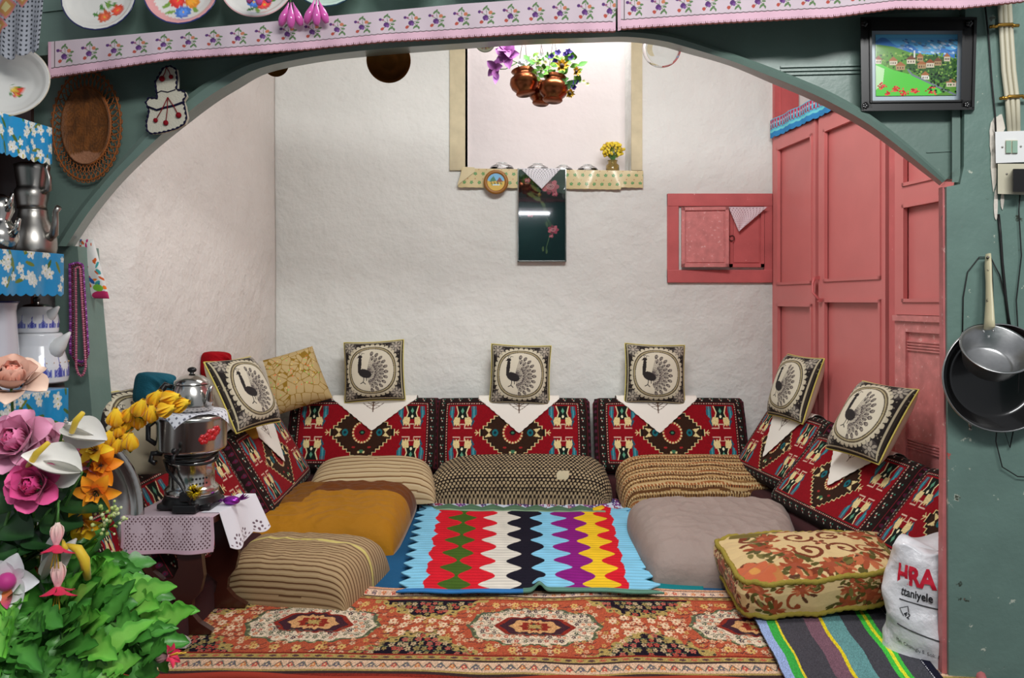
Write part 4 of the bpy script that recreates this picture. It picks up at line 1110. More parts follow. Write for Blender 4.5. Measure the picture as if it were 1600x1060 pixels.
# black glass picture with painted roses
mir = thing('glass_picture', P(846, 408, YB-.02), 'tall black mirror-glass picture with pink roses hanging below the niche', 'picture')
gx0, gx1, gz0, gz1 = BXp(810), BXp(883), BZp(408), BZp(266)
cv = Cv(150, 290, (gx1-gx0)/(gz1-gz0), (10, 14, 18)); A = cv.asp
r = np.random.default_rng(7)
def rose2(x, y, s):
    for k in range(7):
        a = k*.9; cv.ell(x+s*.6*math.cos(a), y+s*.45*math.sin(a), s*.55, s*.34, [(150, 60, 80), (176, 90, 104), (120, 40, 60)][k % 3], a)
    for k in range(4): cv.ell(x, y, s*(.5-.1*k), s*(.36-.08*k), [(196, 140, 146), (120, 36, 54)][k % 2])
cv.line([(.30, .86), (.22, .72), (.30, .5), (.36, .35), (.30, .12)], .008, (70, 96, 60)); cv.line([(.22, .72), (.12, .76)], .006, (70, 96, 60)); cv.line([(.33, .45), (.38, .36)], .006, (70, 96, 60))
for (x, y, s) in ((.14, .72, .03), (.2, .78, .03), (.27, .62, .025), (.3, .55, .022), (.2, .68, .03), (.31, .4, .02), (.27, .13, .018), (.31, .1, .016), (.17, .8, .025)):
    cv.ell(x, y, s*1.5, s*.7, (74, 92, 54), s*90)
rose2(.35, .81, .085); rose2(.38, .34, .055); rose2(.13, .50, .028); rose2(.10, .88, .03); rose2(.36, .27, .022); rose2(.40, .73, .03)
tl = .0
def fn(U, V): return np.stack([gx0+(gx1-gx0)*U, YB-.014-.010*V+0*U, gz0+(gz1-gz0)*V], -1)
MT['black_glass'] = mat('black_glass', attr=True, rough=.03, coat=1, spec=1.0, ior=1.9)
sheet('glass', fn, cv, 'black_glass', mir, nrm=(0, -1, 0), thick=.004)
m = MB(); y0 = YB-.02
for a, b in (((gx0-.004, gz0-.004), (gx1+.004, gz0)), ((gx0-.004, gz1), (gx1+.004, gz1+.004)), ((gx0-.004, gz0-.004), (gx0, gz1+.004)), ((gx1, gz0-.004), (gx1+.004, gz1+.004))):
    m.box((a[0], YB-.026, a[1]), (b[0], YB-.003, b[1]))
m.build('trim_edge', 'steel', mir)
lace_tri('lace_doily', 813, 876, 265, 297, 846, YB-.032, (226, 224, 228), (70, 72, 84), 'white lace triangle draped over the top of the black glass picture')

# upturned glass bowls on the niche sill
def glass_bowl(px, w, lab, D=3.84):
    r0 = w/2/F*D; fr = frame((P(px, 0, D).x, D, NZ+.002))
    m = MB(); pr = [(r0, 0), (r0*.97, .010), (r0*.8, r0*.45), (r0*.45, r0*.62), (r0*.40, r0*.72), (r0*.36, r0*.72), (r0*.36, r0*.58), (0, r0*.56)]
    pi = [(0, r0*.50), (r0*.40, r0*.54), (r0*.74, r0*.38), (r0*.93, 0), (r0, 0)]
    m.lathe(pr+pi, fr, 30)
    return m.build('glass_bowl', 'glass', label=lab, cat='bowl', group='upturned glass bowls on the niche sill')
glass_bowl(784, 44, 'clear upturned glass bowl at the left end of the niche sill')
glass_bowl(840, 40, 'clear upturned glass bowl behind the top of the black glass picture')
glass_bowl(880, 34, 'clear upturned ribbed glass bowl just right of the black glass picture')
glass_bowl(918, 36, 'clear upturned ribbed glass bowl nearest the yellow dried flowers')
# vase with dried yellow flowers
fr = frame((P(957, 0, 3.82).x, 3.82, NZ+.002))
m = MB(); m.lathe([(0, 0), (.032, 0), (.034, .01), (.033, .035), (.022, .045), (.022, .055), (.026, .06), (.022, .06), (.019, .05), (.028, .035), (.029, .008), (0, .006)], fr, 26)
m.build('jar', mat('amber_glass', (200, 176, 110), .08, trans=.8), label='small amber glass jar at the right end of the niche sill', cat='jar')
df = thing('dried_flowers', (fr[0].x, 3.82, NZ+.01), 'bunch of dried yellow flowers standing in the small jar in the niche', 'flowers')
m = MB(); mst = MB(); r = random.Random(3); m.col = rgb(206, 178, 30)
for i in range(170):
    a, b = r.uniform(0, 6.28), r.uniform(-.5, 1.2); R = .052*r.uniform(.5, 1)
    c = fr[0]+Vector((R*1.15*math.cos(a)*math.cos(b), R*.7*math.sin(a)*math.cos(b), .105+.045*math.sin(b)))
    m.ball(c, r.uniform(.005, .009), 3, rgb(*[(214, 186, 30), (196, 160, 20), (230, 204, 60)][r.randrange(3)]))
    if i % 6 == 0: mst.tube([fr[0]+Vector((0, 0, .012)), fr[0]+Vector(((c-fr[0]).x*.3, (c-fr[0]).y*.3, .07)), c], .0012, 4)
m.build('blossoms', 'petal', df, attr=True); mst.build('stems', 'stem', df)

# ================================================================= things hanging from the arch
def plate_disc(name, px, py, off, R, prof, mt, lab, tilt=.25, yaw=0, cv=None, cat='plate', D=None, parent_wire=True, label_hook=True):
    c = Q(px, py, off) if D is None else P(px, py, D)
    fr = frame_axis(c, (yaw, -1, tilt))
    m = MB(); m.lathe([(r*R, z*R) for r, z in prof], fr, 48, colf=disc_colf(cv, R) if cv else None)
    return m.build(name, mt, label=lab, cat=cat, attr=cv is not None), c, fr
pprof = [(0, .02), (.35, .0), (.42, .04), (.5, .02), (.8, .10), (.97, .18), (1, .16), (.8, .06), (.5, -.03), (0, -.04)]
plate_disc('copper_plate', 608, 95, -.13, 34/F*2.2, pprof, 'copper_dark', 'round dark copper plate hanging behind the arch, left of the niche', -.15)
plate_disc('copper_plate', 432, 100, -.14, 20/F*2.25, pprof, 'copper_dark', 'small copper plate hardly showing under the upper left of the arch', -.1)
plate_disc('glass_plate', 1033, 76, -.13, 30/F*2.1, pprof, 'glass', 'clear glass plate hanging behind the arch, right of the niche', -.1)
cvd = disc_cv(60, (190, 180, 160), lambda c: [c.flower(.5+.25*math.cos(k), .5+.25*math.sin(k), .14, (170, 70, 60), (200, 180, 80), 5, k) for k in range(6)])
plate_disc('small_plate', 758, 66, -.16, 16/F*2.2, pprof, 'enamel', 'tiny painted plate peeping below the arch beside the purple flowers', -.1, cv=cvd)
def copper_pot(px, py, D, R, lab, tilt=(.1, .15, 1)):
    fr = frame_axis(P(px, py, D), tilt)
    m = MB(); pr = [(0, -.85), (.62, -.85), (.68, -.78), (.62, -.66), (.9, -.35), (1, .0), (.92, .3), (.66, .52), (.60, .66), (.78, .86), (.74, .86), (.55, .68), (.58, .5), (.84, .28), (.9, 0), (.8, -.35), (0, -.7)]
    m.lathe([(r*R, z*R) for r, z in pr], fr, 36)
    t = thing('hanging_pot', P(px, py, D)+fr[3]*(-.85*R), lab, 'pot', 'copper pots hanging under the arch')
    m.build('pot', 'copper', t)
    m = MB(); top = Q(px, 62, -.06); top = Vector((fr[0].x, D, 2.36))
    for s in (-1, 1): m.tube([fr[0]+fr[1]*(s*R*.6)+fr[3]*R*.6, fr[0]+Vector((0, 0, .16)), top], .0007, 5)
    m.build('string', 'wire_black', t)
    return fr
PD = 2.42
copper_pot(819, 129, PD, .046, 'copper pot hanging under the arch, the left one below the purple orchid', (-.15, .12, 1))
copper_pot(865, 139, PD-.03, .046, 'copper pot hanging under the arch, the right one below the sunflower')
copper_pot(846, 147, PD+.06, .040, 'small copper pot hanging between and behind the two larger ones')

# ---- petals and leaves
def petal(m, base, d, nrm, L, W, cup=.3, curl=.6, c0=(1, 1, 1), c1=(1, 1, 1), nu=4, nv=6, wp=.75, lobes=0, c2=None, rd=False):
    d = Vector(d).normalized(); n = Vector(nrm); n = (n-d*n.dot(d))
    if n.length < 1e-4: n = d.orthogonal()
    n.normalize(); s = d.cross(n); base = Vector(base); vs = []; cs = []; fs = []
    for j in range(nv+1):
        v = j/nv; w = W*.5*(math.sin(math.pi*min(1, max(0.0, v))**wp)**.75 if 0 < v < 1 else .08)
        if rd: w = W*.5*(max(.02, 1-abs(2*min(v*.86+.16, 1)-1)**3.2))**.5
        if lobes: w *= .66+.42*abs(math.sin(v*math.pi*lobes))
        a = curl*v; p = base+d*(L*(math.sin(a)/a*v if abs(a) > 1e-4 else v))+n*(L*v*(1-math.cos(a))/(a if abs(a) > 1e-4 else 1))
        tn = (n*math.cos(a)-d*math.sin(a))
        for i in range(nu+1):
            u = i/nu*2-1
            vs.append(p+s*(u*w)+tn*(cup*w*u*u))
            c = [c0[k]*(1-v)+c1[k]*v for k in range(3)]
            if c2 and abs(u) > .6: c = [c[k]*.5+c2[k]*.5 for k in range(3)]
            cs.append(tuple(c))
    for j in range(nv):
        for i in range(nu): a = j*(nu+1)+i; fs.append((a, a+1, a+nu+2, a+nu+1))
    # thin back side so that a petal has a thickness
    k = len(vs); vs2 = [v-n*.0006 for v in vs]
    m.add(vs+vs2, fs+[tuple(i+k for i in f[::-1]) for f in fs], cs+cs, sm=True)
def rose(m, c, ax, R, cin, cout, seed=1):
    r = random.Random(seed); fr = frame_axis(c, ax)
    for ring, (n, tilt, L, W, h) in enumerate(((3, .05, .75, .7, .22), (4, .16, .85, .85, .16), (5, .32, .95, 1.0, .10), (5, .58, 1.02, 1.15, .02), (6, .95, 1.05, 1.2, -.08))):
        for k in range(n):
            a = 2*math.pi*(k+ring*.37)/n+r.uniform(-.15, .15)
            out = fr[1]*math.cos(a)+fr[2]*math.sin(a)
            d = fr[3]*math.cos(tilt)+out*math.sin(tilt)
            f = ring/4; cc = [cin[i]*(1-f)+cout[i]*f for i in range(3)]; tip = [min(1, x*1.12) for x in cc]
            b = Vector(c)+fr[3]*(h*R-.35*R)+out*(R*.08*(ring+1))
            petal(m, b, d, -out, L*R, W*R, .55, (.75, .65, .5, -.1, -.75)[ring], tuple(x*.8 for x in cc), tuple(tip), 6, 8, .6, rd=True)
def lily(m, c, ax, L, W, c0, c1, n=6, tilt=.9, curl=-.8, seed=1):
    fr = frame_axis(c, ax); r = random.Random(seed)
    for k in range(n):
        a = 2*math.pi*k/n+r.uniform(-.15, .15); out = fr[1]*math.cos(a)+fr[2]*math.sin(a); t = tilt*r.uniform(.8, 1.15)
        petal(m, c, fr[3]*math.cos(t)+out*math.sin(t), -out, L*r.uniform(.9, 1.1), W, .35, curl, c0, c1)
def bud(m, c, ax, L, W, c0, c1, seed=1):
    fr = frame_axis(c, ax); r = random.Random(seed)
    for k in range(5):
        a = 2*math.pi*k/5+r.uniform(-.2, .2); out = fr[1]*math.cos(a)+fr[2]*math.sin(a)
        petal(m, Vector(c)+out*W*.1, fr[3]*.93+out*.36, -out, L, W*.8, .6, .75, c0, c1, 4, 6, .65)
def sepal(m, c, ax, L, col):
    fr = frame_axis(c, ax)
    for k in range(4):
        a = k*1.57; out = fr[1]*math.cos(a)+fr[2]*math.sin(a); petal(m, c, fr[3]*.8+out*.5, -out, L, L*.4, .3, .5, col, col, 2, 4)

# flowers in the hanging pots
t = thing('artificial_flowers', P(862, 120, PD), 'bunch of sunflower, violets and green leaves in the right hanging copper pot', 'flowers', None)
m = MB(); r = random.Random(5)
GR = rgb(80, 150, 50); GR2 = rgb(140, 190, 70)
for i in range(70):
    px, py = r.uniform(826, 905), r.uniform(88, 128)
    d = Vector((r.uniform(-1, 1), r.uniform(-1, .2), r.uniform(-.4, 1))); petal(m, P(px, py, PD+r.uniform(-.04, .03)), d, (0, -1, .3), r.uniform(.02, .035), .016, .2, r.uniform(-.6, .6), GR if i % 3 else GR2, GR2 if i % 2 else GR, 2, 4, lobes=1)
petal(m, P(852, 128, PD-.03), (1, -.3, -.25), (0, -1, .4), .075, .045, .2, .3, rgb(30, 80, 26), rgb(40, 104, 34)); petal(m, P(880, 138, PD-.03), (.8, -.2, .3), (0, -1, .4), .05, .03, .2, .3, rgb(30, 80, 26), rgb(40, 104, 34))
m.build('leaves', 'petal', t, attr=True)
for (x, y, ax, L) in ((878, 103, (0, -1, .1), .024), (890, 146, (.3, -1, -.3), .017), (900, 112, (.5, -1, 0), .017)):
    m = MB(); lily(m, P(x, y, PD-.05), ax, L, L*.45, rgb(224, 160, 20), rgb(244, 200, 40), 11, 1.3, .2); m.ball(P(x, y, PD-.055), L*.34, 5, rgb(60, 36, 20)); m.build('sunflower', 'petal', t, attr=True)

m = MB()
for (x, y) in ((862, 90), (872, 84), (884, 86), (893, 92), (868, 96), (900, 130), (888, 82), (896, 138)):
    lily(m, P(x, y, PD-.04), (r.uniform(-.5, .5), -1, .4), .013, .012, rgb(60, 40, 120), rgb(84, 60, 160), 5, 1.1, .1, x)
for (x, y) in ((905, 122), (912, 128), (918, 132), (840, 100), (846, 108), (852, 98)): lily(m, P(x, y, PD-.03), (0, -1, .2), .008, .006, rgb(220, 214, 120), rgb(230, 230, 200), 5, 1.2, .1, x)
m.build('small_blossoms', 'petal', t, attr=True)
t = thing('artificial_flowers', P(808, 118, PD), 'purple orchid blooms hanging out of the left copper pot', 'flowers')
m = MB()
for (x, y, L, ax) in ((793, 88, .042, (-.2, -1, .2)), (775, 107, .034, (-.5, -1, 0)), (790, 78, .034, (.2, -1, .6))): lily(m, P(x, y, PD-.05), ax, L, L*.75, rgb(150, 60, 140), rgb(196, 120, 200), 5, 1.2, -.4, x)
petal(m, P(776, 112, PD-.05), (-.1, -.2, -1), (0, -1, 0), .045, .02, .3, .2, rgb(160, 70, 170), rgb(200, 140, 214)); m.build('blooms', 'petal', t, attr=True)
m = MB(); m.tube([P(815, 115, PD), P(808, 98, PD-.01), P(795, 92, PD-.03)], .0015, 5); m.tube([P(808, 98, PD-.01), P(790, 108, PD-.03), P(776, 108, PD-.04)], .0015, 5)
for i in range(10): m.tube([P(815, 115, PD), P(822+i*3, 100-r.uniform(0, 16), PD)], .001, 4)
m.build('stems', 'stem', t)
t = thing('artificial_flowers', P(826, 115, PD), 'small white blossoms between the two larger hanging copper pots', 'flowers')
m = MB()
for (x, y) in ((816, 95), (822, 99), (812, 101), (838, 92), (845, 88)): lily(m, P(x, y, PD-.05), (0, -1, .3), .012, .011, rgb(220, 220, 214), rgb(240, 240, 240), 4, 1.2, .1, x)
m.build('blooms', 'petal', t, attr=True)

# ================================================================= shelf over the arch: runners and dishes
def runner(x0, x1, tops, bots, lab, ns):
    asp = (x1-x0)/52; cv = Cv(int((x1-x0)*1.5), 80, asp, (204, 188, 196))
    cv.rect(0, .05, asp, .27, (220, 180, 196)); cv.rect(0, 0, asp, .05, (92, 54, 48)); cv.line([(.1, .28), (asp-.1, .28)], .028, (90, 80, 80))
    if ns:
        cv.rect(0, 0, .09, 1, (214, 176, 192)); cv.line([(.2, .28), (.2, 1)], .02, (90, 80, 80))
    for i in range(int(asp/.055)):
        x = i*.055; cv.line([(x, .04), (x, .09)], .016, (110, 80, 80))
    n = int(asp/.74)
    for i in range(n):
        x = .5+i*.745
        G1, PU, RD_ = (96, 124, 84), (92, 56, 112), (176, 84, 72)
        cv.line([(x-.16, .72), (x+.02, .62), (x+.22, .36)], .018, G1); cv.line([(x, .86), (x+.02, .60)], .015, G1); cv.line([(x+.04, .58), (x+.2, .62)], .015, G1); cv.line([(x+.02, .55), (x-.13, .42)], .015, G1)
        for (a, b, c, d) in ((-.2, .74, .05, PU), (-.12, .72, .035, (150, 90, 120)), (-.02, .56, .085, PU), (-.14, .44, .055, RD_), (.13, .70, .06, (190, 120, 90)), (.02, .52, .05, (120, 80, 140))): cv.ell(x+a, b, c, c*.9, d)
        for (a, b, s) in ((0, .86, 1), (.06, .8, -1), (-.06, .82, 1), (.22, .66, 0), (.14, .46, 1), (.2, .42, -1), (.08, .42, 1), (.17, .56, 0)): cv.ell(x+a, b, .06, .028, G1, s*.9)
    tx = [p[0] for p in tops]; ty = [p[1] for p in tops]; bx_ = [p[0] for p in bots]; by = [p[1] for p in bots]
    def fn(U, V):
        px = x0+(x1-x0)*U; pt = np.interp(px, tx, ty); pb = np.interp(px, bx_, by)+1.2*np.abs(np.sin(px*.33))
        py = pb*(1-V)+pt*V
        off = .150+.004*np.sin(px*.035)*(1-V)+.003*np.sin(px*.11)*(1-V)
        k = (px-800)/F; D = (off+AX*AN.x+AY*AN.y)/(k*AN.x+AN.y)
        return np.stack([k*D, D, EYE+(HY-py)/F*D], -1)
    return sheet('shelf_runner', fn, cv, 'fabric_flat', nrm=AN, thick=.0015, label=lab, cat='shelf runner', group='embroidered pink runners on the arch shelf')
TOPS = [(70, 66), (400, 36), (720, 6), (963, -10), (1300, -30), (1620, -48)]
BOTS = [(70, 121), (82, 122), (160, 110), (267, 93), (400, 84), (480, 78), (600, 66), (720, 60), (850, 52), (962, 50)]
BOTS2 = [(962, 47), (1100, 38), (1250, 30), (1300, 28), (1400, 14), (1500, 14), (1600, 3), (1620, 2)]
runner(75, 962, TOPS, BOTS, 'longer left pink runner with embroidered fruit sprigs hanging from the arch shelf', True)
runner(965, 1600, TOPS, BOTS2, 'right pink runner with embroidered fruit sprigs hanging above the framed landscape', True)

bprof = [(0, .0), (.45, .0), (.62, .06), (.82, .24), (.94, .42), (1.0, .46), (1.0, .49), (.97, .5), (.90, .46), (.79, .28), (.58, .11), (.4, .06), (0, .06)]
bprof = bprof[::-1]
def big_flowers(cv, seed, cols, n=3, cx=.5, cy=.5, s=.12):
    r = np.random.default_rng(seed)
    for k in range(n*3):
        a, q = r.uniform(0, 6.3), s*r.uniform(.8, 1.6); cv.ell(cx+q*math.cos(a), cy+q*math.sin(a), s*.42, s*.2, [(70, 130, 50), (50, 110, 50), (120, 160, 60)][r.integers(3)], r.uniform(0, 3))
    for k in range(n):
        a = 2*math.pi*k/n+.5; q = s*.75 if n > 1 else 0; c = cols[k % len(cols)]; x, y = cx+q*math.cos(a), cy+q*math.sin(a)
        cv.flower(x, y, s*.75, c, tuple(min(255, int(v*1.2)+20) for v in c), 9, a); cv.flower(x, y, s*.45, tuple(min(255, int(v*1.15)+10) for v in c), (230, 180, 60), 7, a)
def enamel(px, py, R, cols, rim, lab, seed, bg=(224, 222, 216), off=.055, tint=None, fl=(.5, .5, .12, 3), yaw=0, tilt=.16, D=None, grp='enamel bowls on the arch shelf', sx=1.0):
    cv = Cv(150, 150, 1, bg); X, Y = np.meshgrid(cv.x, cv.y)
    if tint: q = np.hypot(X-.5, Y-.5); cv.a[q > .40] = rgb(tint)
    big_flowers(cv, seed, cols, fl[3], fl[0], fl[1], fl[2])
    q = np.hypot(X-.5, Y-.5); cv.a[q > .487] = rgb(rim)
    c = Q(px, py, off) if D is None else P(px, py, D)
    fr = frame_axis(c, (yaw, -1, tilt)); m = MB()
    pr = [bprof[0]]
    for a, b in zip(bprof[:-1], bprof[1:]): pr += [(a[0]*(1-t)+b[0]*t, a[1]*(1-t)+b[1]*t) for t in (.2, .4, .6, .8, 1.0)]
    f = disc_colf(cv, R); nin = len(pr)*6//12
    m.lathe([(r_*R, z_*R*.62) for r_, z_ in pr], (fr[0], fr[1], fr[2], fr[3]), 96, colf=f)
    return m.build('enamel_bowl', 'enamel', attr=True, label=lab, cat='bowl', group=grp)
enamel(163, 2, .100, [(214, 66, 30), (200, 80, 40)], (30, 34, 90), 'white enamel bowl with an orange rose, leftmost dish on the arch shelf', 1, fl=(.62, .30, .13, 2))
enamel(290, -8, .100, [(230, 140, 30), (214, 50, 40), (70, 120, 200)], (40, 50, 110), 'pink-rimmed enamel bowl with bright orange and red flowers, second on the arch shelf', 2, tint=(226, 160, 160), fl=(.5, .34, .15, 3))
enamel(407, -18, .097, [(214, 50, 50), (220, 150, 40), (60, 110, 190)], (226, 180, 180), 'enamel bowl with red and blue flowers behind the pink hanging pods', 3, fl=(.52, .34, .14, 4))
enamel(514, -32, .092, [(210, 110, 60), (190, 60, 50)], (30, 60, 80), 'pale turquoise enamel bowl right of the pink hanging pods', 4, bg=(196, 220, 206), fl=(.55, .36, .12, 2))
enamel(638, -46, .090, [(224, 222, 216)], (30, 40, 80), 'plain white enamel bowl with a navy rim on the arch shelf', 5, fl=(.5, .8, .01, 1))
enamel(760, -56, .088, [(90, 150, 70), (210, 200, 80)], (30, 60, 130), 'blue-rimmed enamel bowl whose edge just shows over the runner', 6, bg=(180, 200, 220), fl=(.5, .3, .1, 2))
# pink plastic pods
def pods(px, py, lab, n, s=1.0):
    c = Q(px, py-40, .19); m = MB(); m.col = rgb(206, 92, 176); r = random.Random(px)
    for k in range(n):
        x = (k-(n-1)/2)*13; pts = []; rs = []
        for t in np.linspace(0, 1, 10):
            pts.append(Q(px+x*(.25+1.0*t)*1.0+.5, py-38+t*(40-abs(x)*.3), .175+.012*math.sin(k*2)+.01*math.sin(t*3))); rs.append((.0012+.0088*math.sin(min(1, t**1.5)*math.pi*.86)**1)*s)
        m.tube(pts, rs, 12)
    t = thing('pod_cluster', Q(px, py, .175), lab, 'hanging ornament', 'pink plastic pods hanging over the arch shelf runner')
    m.build('pods', mat('pod_pink', (206, 92, 170), .2, coat=.4), t)
    m2 = MB(); m2.tube([Q(px, py-36, .175), Q(px, py-70, .15), Q(px+3, py-110, .1)], .0012, 5); m2.build('stem', 'stem', t)
pods(454, 42, 'cluster of shiny pink plastic pods hanging over the runner, left one', 3)
pods(494, 38, 'cluster of shiny pink plastic pods hanging over the runner, right one', 3)
pods(404, 6, 'small cluster of pink plastic pods at the top edge by the third bowl', 3)

# ---- wicker plate
wp = thing('wicker_plate', Q(138, 283, .02), 'oval brown wicker plate with an openwork rim hanging on the green spandrel', 'plate')
ctr = Q(138, 198, .02); RXw, RZw = 58/F*2.13, 85/F*2.13
def wpt(a, k, o=0): return ctr+AU*(RXw*k*math.cos(a))+Vector((0, 0, 1))*(RZw*k*math.sin(a))+AN*o
cv = Cv(90, 140, .6, (112, 66, 26)); X, Y = np.meshgrid(cv.x, cv.y); cv.mul(1+.28*np.sin(Y*300)*.5+.22*wavefield(X, Y, 26, 8, 4)); 
cv.poly([(.1, .0), (.5, .0), (.48, .13), (.3, .17), (.12, .12)], (160, 110, 80))
nr, na = 26, 72; vs = []; cs = []; 
for j in range(nr):
    k = .70*j/(nr-1)
    for i in range(na):
        a = 2*math.pi*i/na; vs.append(wpt(a, k, .006+.010*(k/.7)**6)); cs.append(cv.a[int((.5+.5*k/.7*math.sin(a))*(cv.ny-1)), int((.5+.5*k/.7*math.cos(a))*(cv.nx-1))])
for i in range(na): a = 2*math.pi*i/na; vs.append(wpt(a, .70, .0)); cs.append(rgb(90, 50, 20))
MT['wicker'] = mat('wicker', attr=True, rough=.6, bump=(180, .8, .003))
link_mesh('woven_base', np.array([list(v) for v in vs]), quads(nr, na, wrapu=True), 'wicker', wp, C=np.array(cs))
m = MB(); m.col = rgb(150, 84, 34)
for k, rr in ((.70, .0035), (.985, .0025)): m.tube([wpt(a, k, .008) for a in np.linspace(0, 2*math.pi, 73)[:-1]], rr, 6, closed=True)
n = 44
for ka, kb, ph in ((.70, .85, 0), (.85, 1.0, .5)):
    for s in (-1, 1):
        for i in range(n):
            a = 2*math.pi*(i+ph)/n; m.tube([wpt(a, ka, .007+.002*s), wpt(a+s*math.pi/n*1.5, kb, .007-.002*s)], .0015, 5, caps=False)
for i in range(n):
    a = 2*math.pi*i/n; m.tube([wpt(a, .985, .008), wpt(a+.03, 1.035, .009), wpt(a+.075, 1.035, .007), wpt(a+.11, .985, .006)], .0016, 5)
m.build('openwork_rim', 'wicker', wp, attr=True)

# ---- crocheted pot holder in the shape of a dress
ph_ = thing('pot_holder', Q(260, 210, .01), 'white crocheted dress-shaped pot holder with navy edging and red cherries', 'pot holder')
hat = [(246, 152), (243, 128), (250, 116), (256, 106), (266, 103), (275, 108), (277, 122), (276, 140), (288, 143), (291, 150), (286, 158), (289, 166)]
brim = [(243, 170), (231, 167), (228, 160), (233, 153), (246, 154)]
skirt = [(289, 168), (292, 184), (288, 194), (276, 201), (262, 205), (248, 208), (236, 209), (230, 204), (229, 192), (233, 176)]
outline = hat+skirt+[(233, 172)]+brim[1:]
c3 = [Q(x, y, .062) for x, y in outline]; cen = sum(c3, Vector())/len(c3)
m = MB(); bk = [p-AN*.012 for p in c3]; n = len(c3)
m.add(c3+bk, [tuple(range(n)), tuple(range(2*n-1, n-1, -1))]+[(i, i+n, (i+1) % n+n, (i+1) % n) for i in range(n)], rgb(206, 200, 182)); m.build('body', 'knit', ph_, attr=True)
m = MB(); m.col = rgb(28, 26, 52)
L = resample([p+AN*.001 for p in c3], 150); m.tube([Vector(p)+AN*.0014*math.sin(i*1.7) for i, p in enumerate(L)], [.0022+.0009*math.sin(i*1.7) for i in range(150)], 6, closed=True)
m.tube([Q(x, y, .064) for x, y in ((232, 167), (245, 172), (258, 168), (272, 165), (288, 159))], .0028, 6)
m.tube([Q(x, y, .064) for x, y in ((244, 146), (252, 142), (262, 144), (274, 140))], .0012, 6)
m.build('navy_edging', 'knit', ph_, attr=True)
m = MB(); m.col = rgb(130, 20, 30)
for (x, y, R, sx, sy) in ((253, 123, .0078, 260, 105), (267, 120, .006, 260, 105), (243, 188, .0062, 262, 152), (259, 192, .0072, 262, 152), (279, 180, .0078, 262, 152)):
    m.ball(Q(x, y, .066), R, 7, sc=(1, .6, 1)); m.tube([Q(sx, sy, .066), Q((x+sx)/2+1, (y+sy)/2, .067), Q(x, y, .066)], .0012, 5)
m.build('cherries', 'knit', ph_, attr=True)

# ---- framed landscape
FRX = [(1345, 28), (1526, 28), (1522, 170), (1347, 172)]
fp = thing('framed_picture', Q(1435, 172, .045), 'black framed glossy landscape of a mountain village with red flowers at the upper right', 'picture')
def pxq(u, v, off):      # 0..1 over the frame's outline, v up
    a, b, c, d = FRX; tx = a[0]*(1-u)+b[0]*u; bx = d[0]*(1-u)+c[0]*u; ty = a[1]*(1-u)+b[1]*u; by = d[1]*(1-u)+c[1]*u
    return Q(bx*(1-v)+tx*v, by*(1-v)+ty*v, off)
def fquad(m, u0, v0, u1, v1, o0, o1, col=None):
    f = [pxq(u, v, o1) for u, v in ((u0, v0), (u1, v0), (u1, v1), (u0, v1))]; g = [pxq(u, v, o0) for u, v in ((u0, v0), (u1, v0), (u1, v1), (u0, v1))]
    m.add(f+g, [(0, 1, 2, 3), (7, 6, 5, 4), (0, 4, 5, 1), (1, 5, 6, 2), (2, 6, 7, 3), (3, 7, 4, 0)], col)
m = MB()
for b in ((0, 0, 1, .095), (0, .865, 1, 1), (0, 0, .09, 1), (.885, 0, 1, 1)): fquad(m, *b, .005, .042)
for b in ((-.004, -.01, 1.004, .02), (-.004, .98, 1.004, 1.01), (-.004, 0, .02, 1), (.98, 0, 1.004, 1), (.075, .08, .095, .88), (.88, .08, .90, .88), (.08, .08, .9, .10), (.08, .86, .9, .88)): fquad(m, *b, .005, .047)
m.build('frame', 'black_plastic', fp)
for (u, v) in ((.03, .045), (.94, .045), (.03, .94), (.94, .94)):
    m = MB()
    for k in range(5): a = k*1.25; m.ball(pxq(u+.014*math.cos(a), v+.018*math.sin(a), .046), .0052, 5, sc=(1, .5, 1))
    m.build('corner_ornament', 'black_enamel', fp)
m = MB(); fquad(m, .09, .095, .885, .865, .008, .020); m.build('mat_board', mat('mat_board', (176, 190, 200), .25, coat=.4), fp)
cv = Cv(260, 190, 1.37, (110, 190, 230)); r = np.random.default_rng(11); X, Y = np.meshgrid(cv.x, cv.y)
cv.a[Y < .95] = rgb(100, 176, 226)
mnt = Y < (.80+.10*np.sin(X*4+1)+.05*np.sin(X*13)); cv.a[mnt] = rgb(72, 128, 196)
for i in range(90): x = r.uniform(.4, 1.37); y = r.uniform(.68, .92); cv.ell(x, y, r.uniform(.02, .05), r.uniform(.008, .02), [(190, 214, 236), (60, 104, 170), (130, 160, 190), (90, 130, 160)][r.integers(4)], -.3)
cv.poly([(0, .84), (.3, .80), (.6, .70), (1.0, .66), (1.37, .60), (1.37, 0), (0, 0)], (96, 150, 60))
cv.poly([(.6, .68), (1.0, .64), (1.37, .6), (1.37, .15), (.9, .3), (.5, .45)], (60, 96, 52))
for i in range(320): x = r.uniform(0, 1.37); y = r.uniform(.3, .72)*(1-.05*x); cv.ell(x, y, r.uniform(.008, .022), r.uniform(.008, .02), [(44, 84, 40), (110, 160, 70), (80, 120, 50), (150, 180, 90), (30, 60, 36)][r.integers(5)])
cv.poly([(0, .56), (.3, .42), (.7, .32), (1.15, .06), (1.0, 0), (0, 0)], (96, 206, 76)); cv.poly([(0, .5), (.15, .44), (.12, .2), (0, .1)], (196, 236, 180))
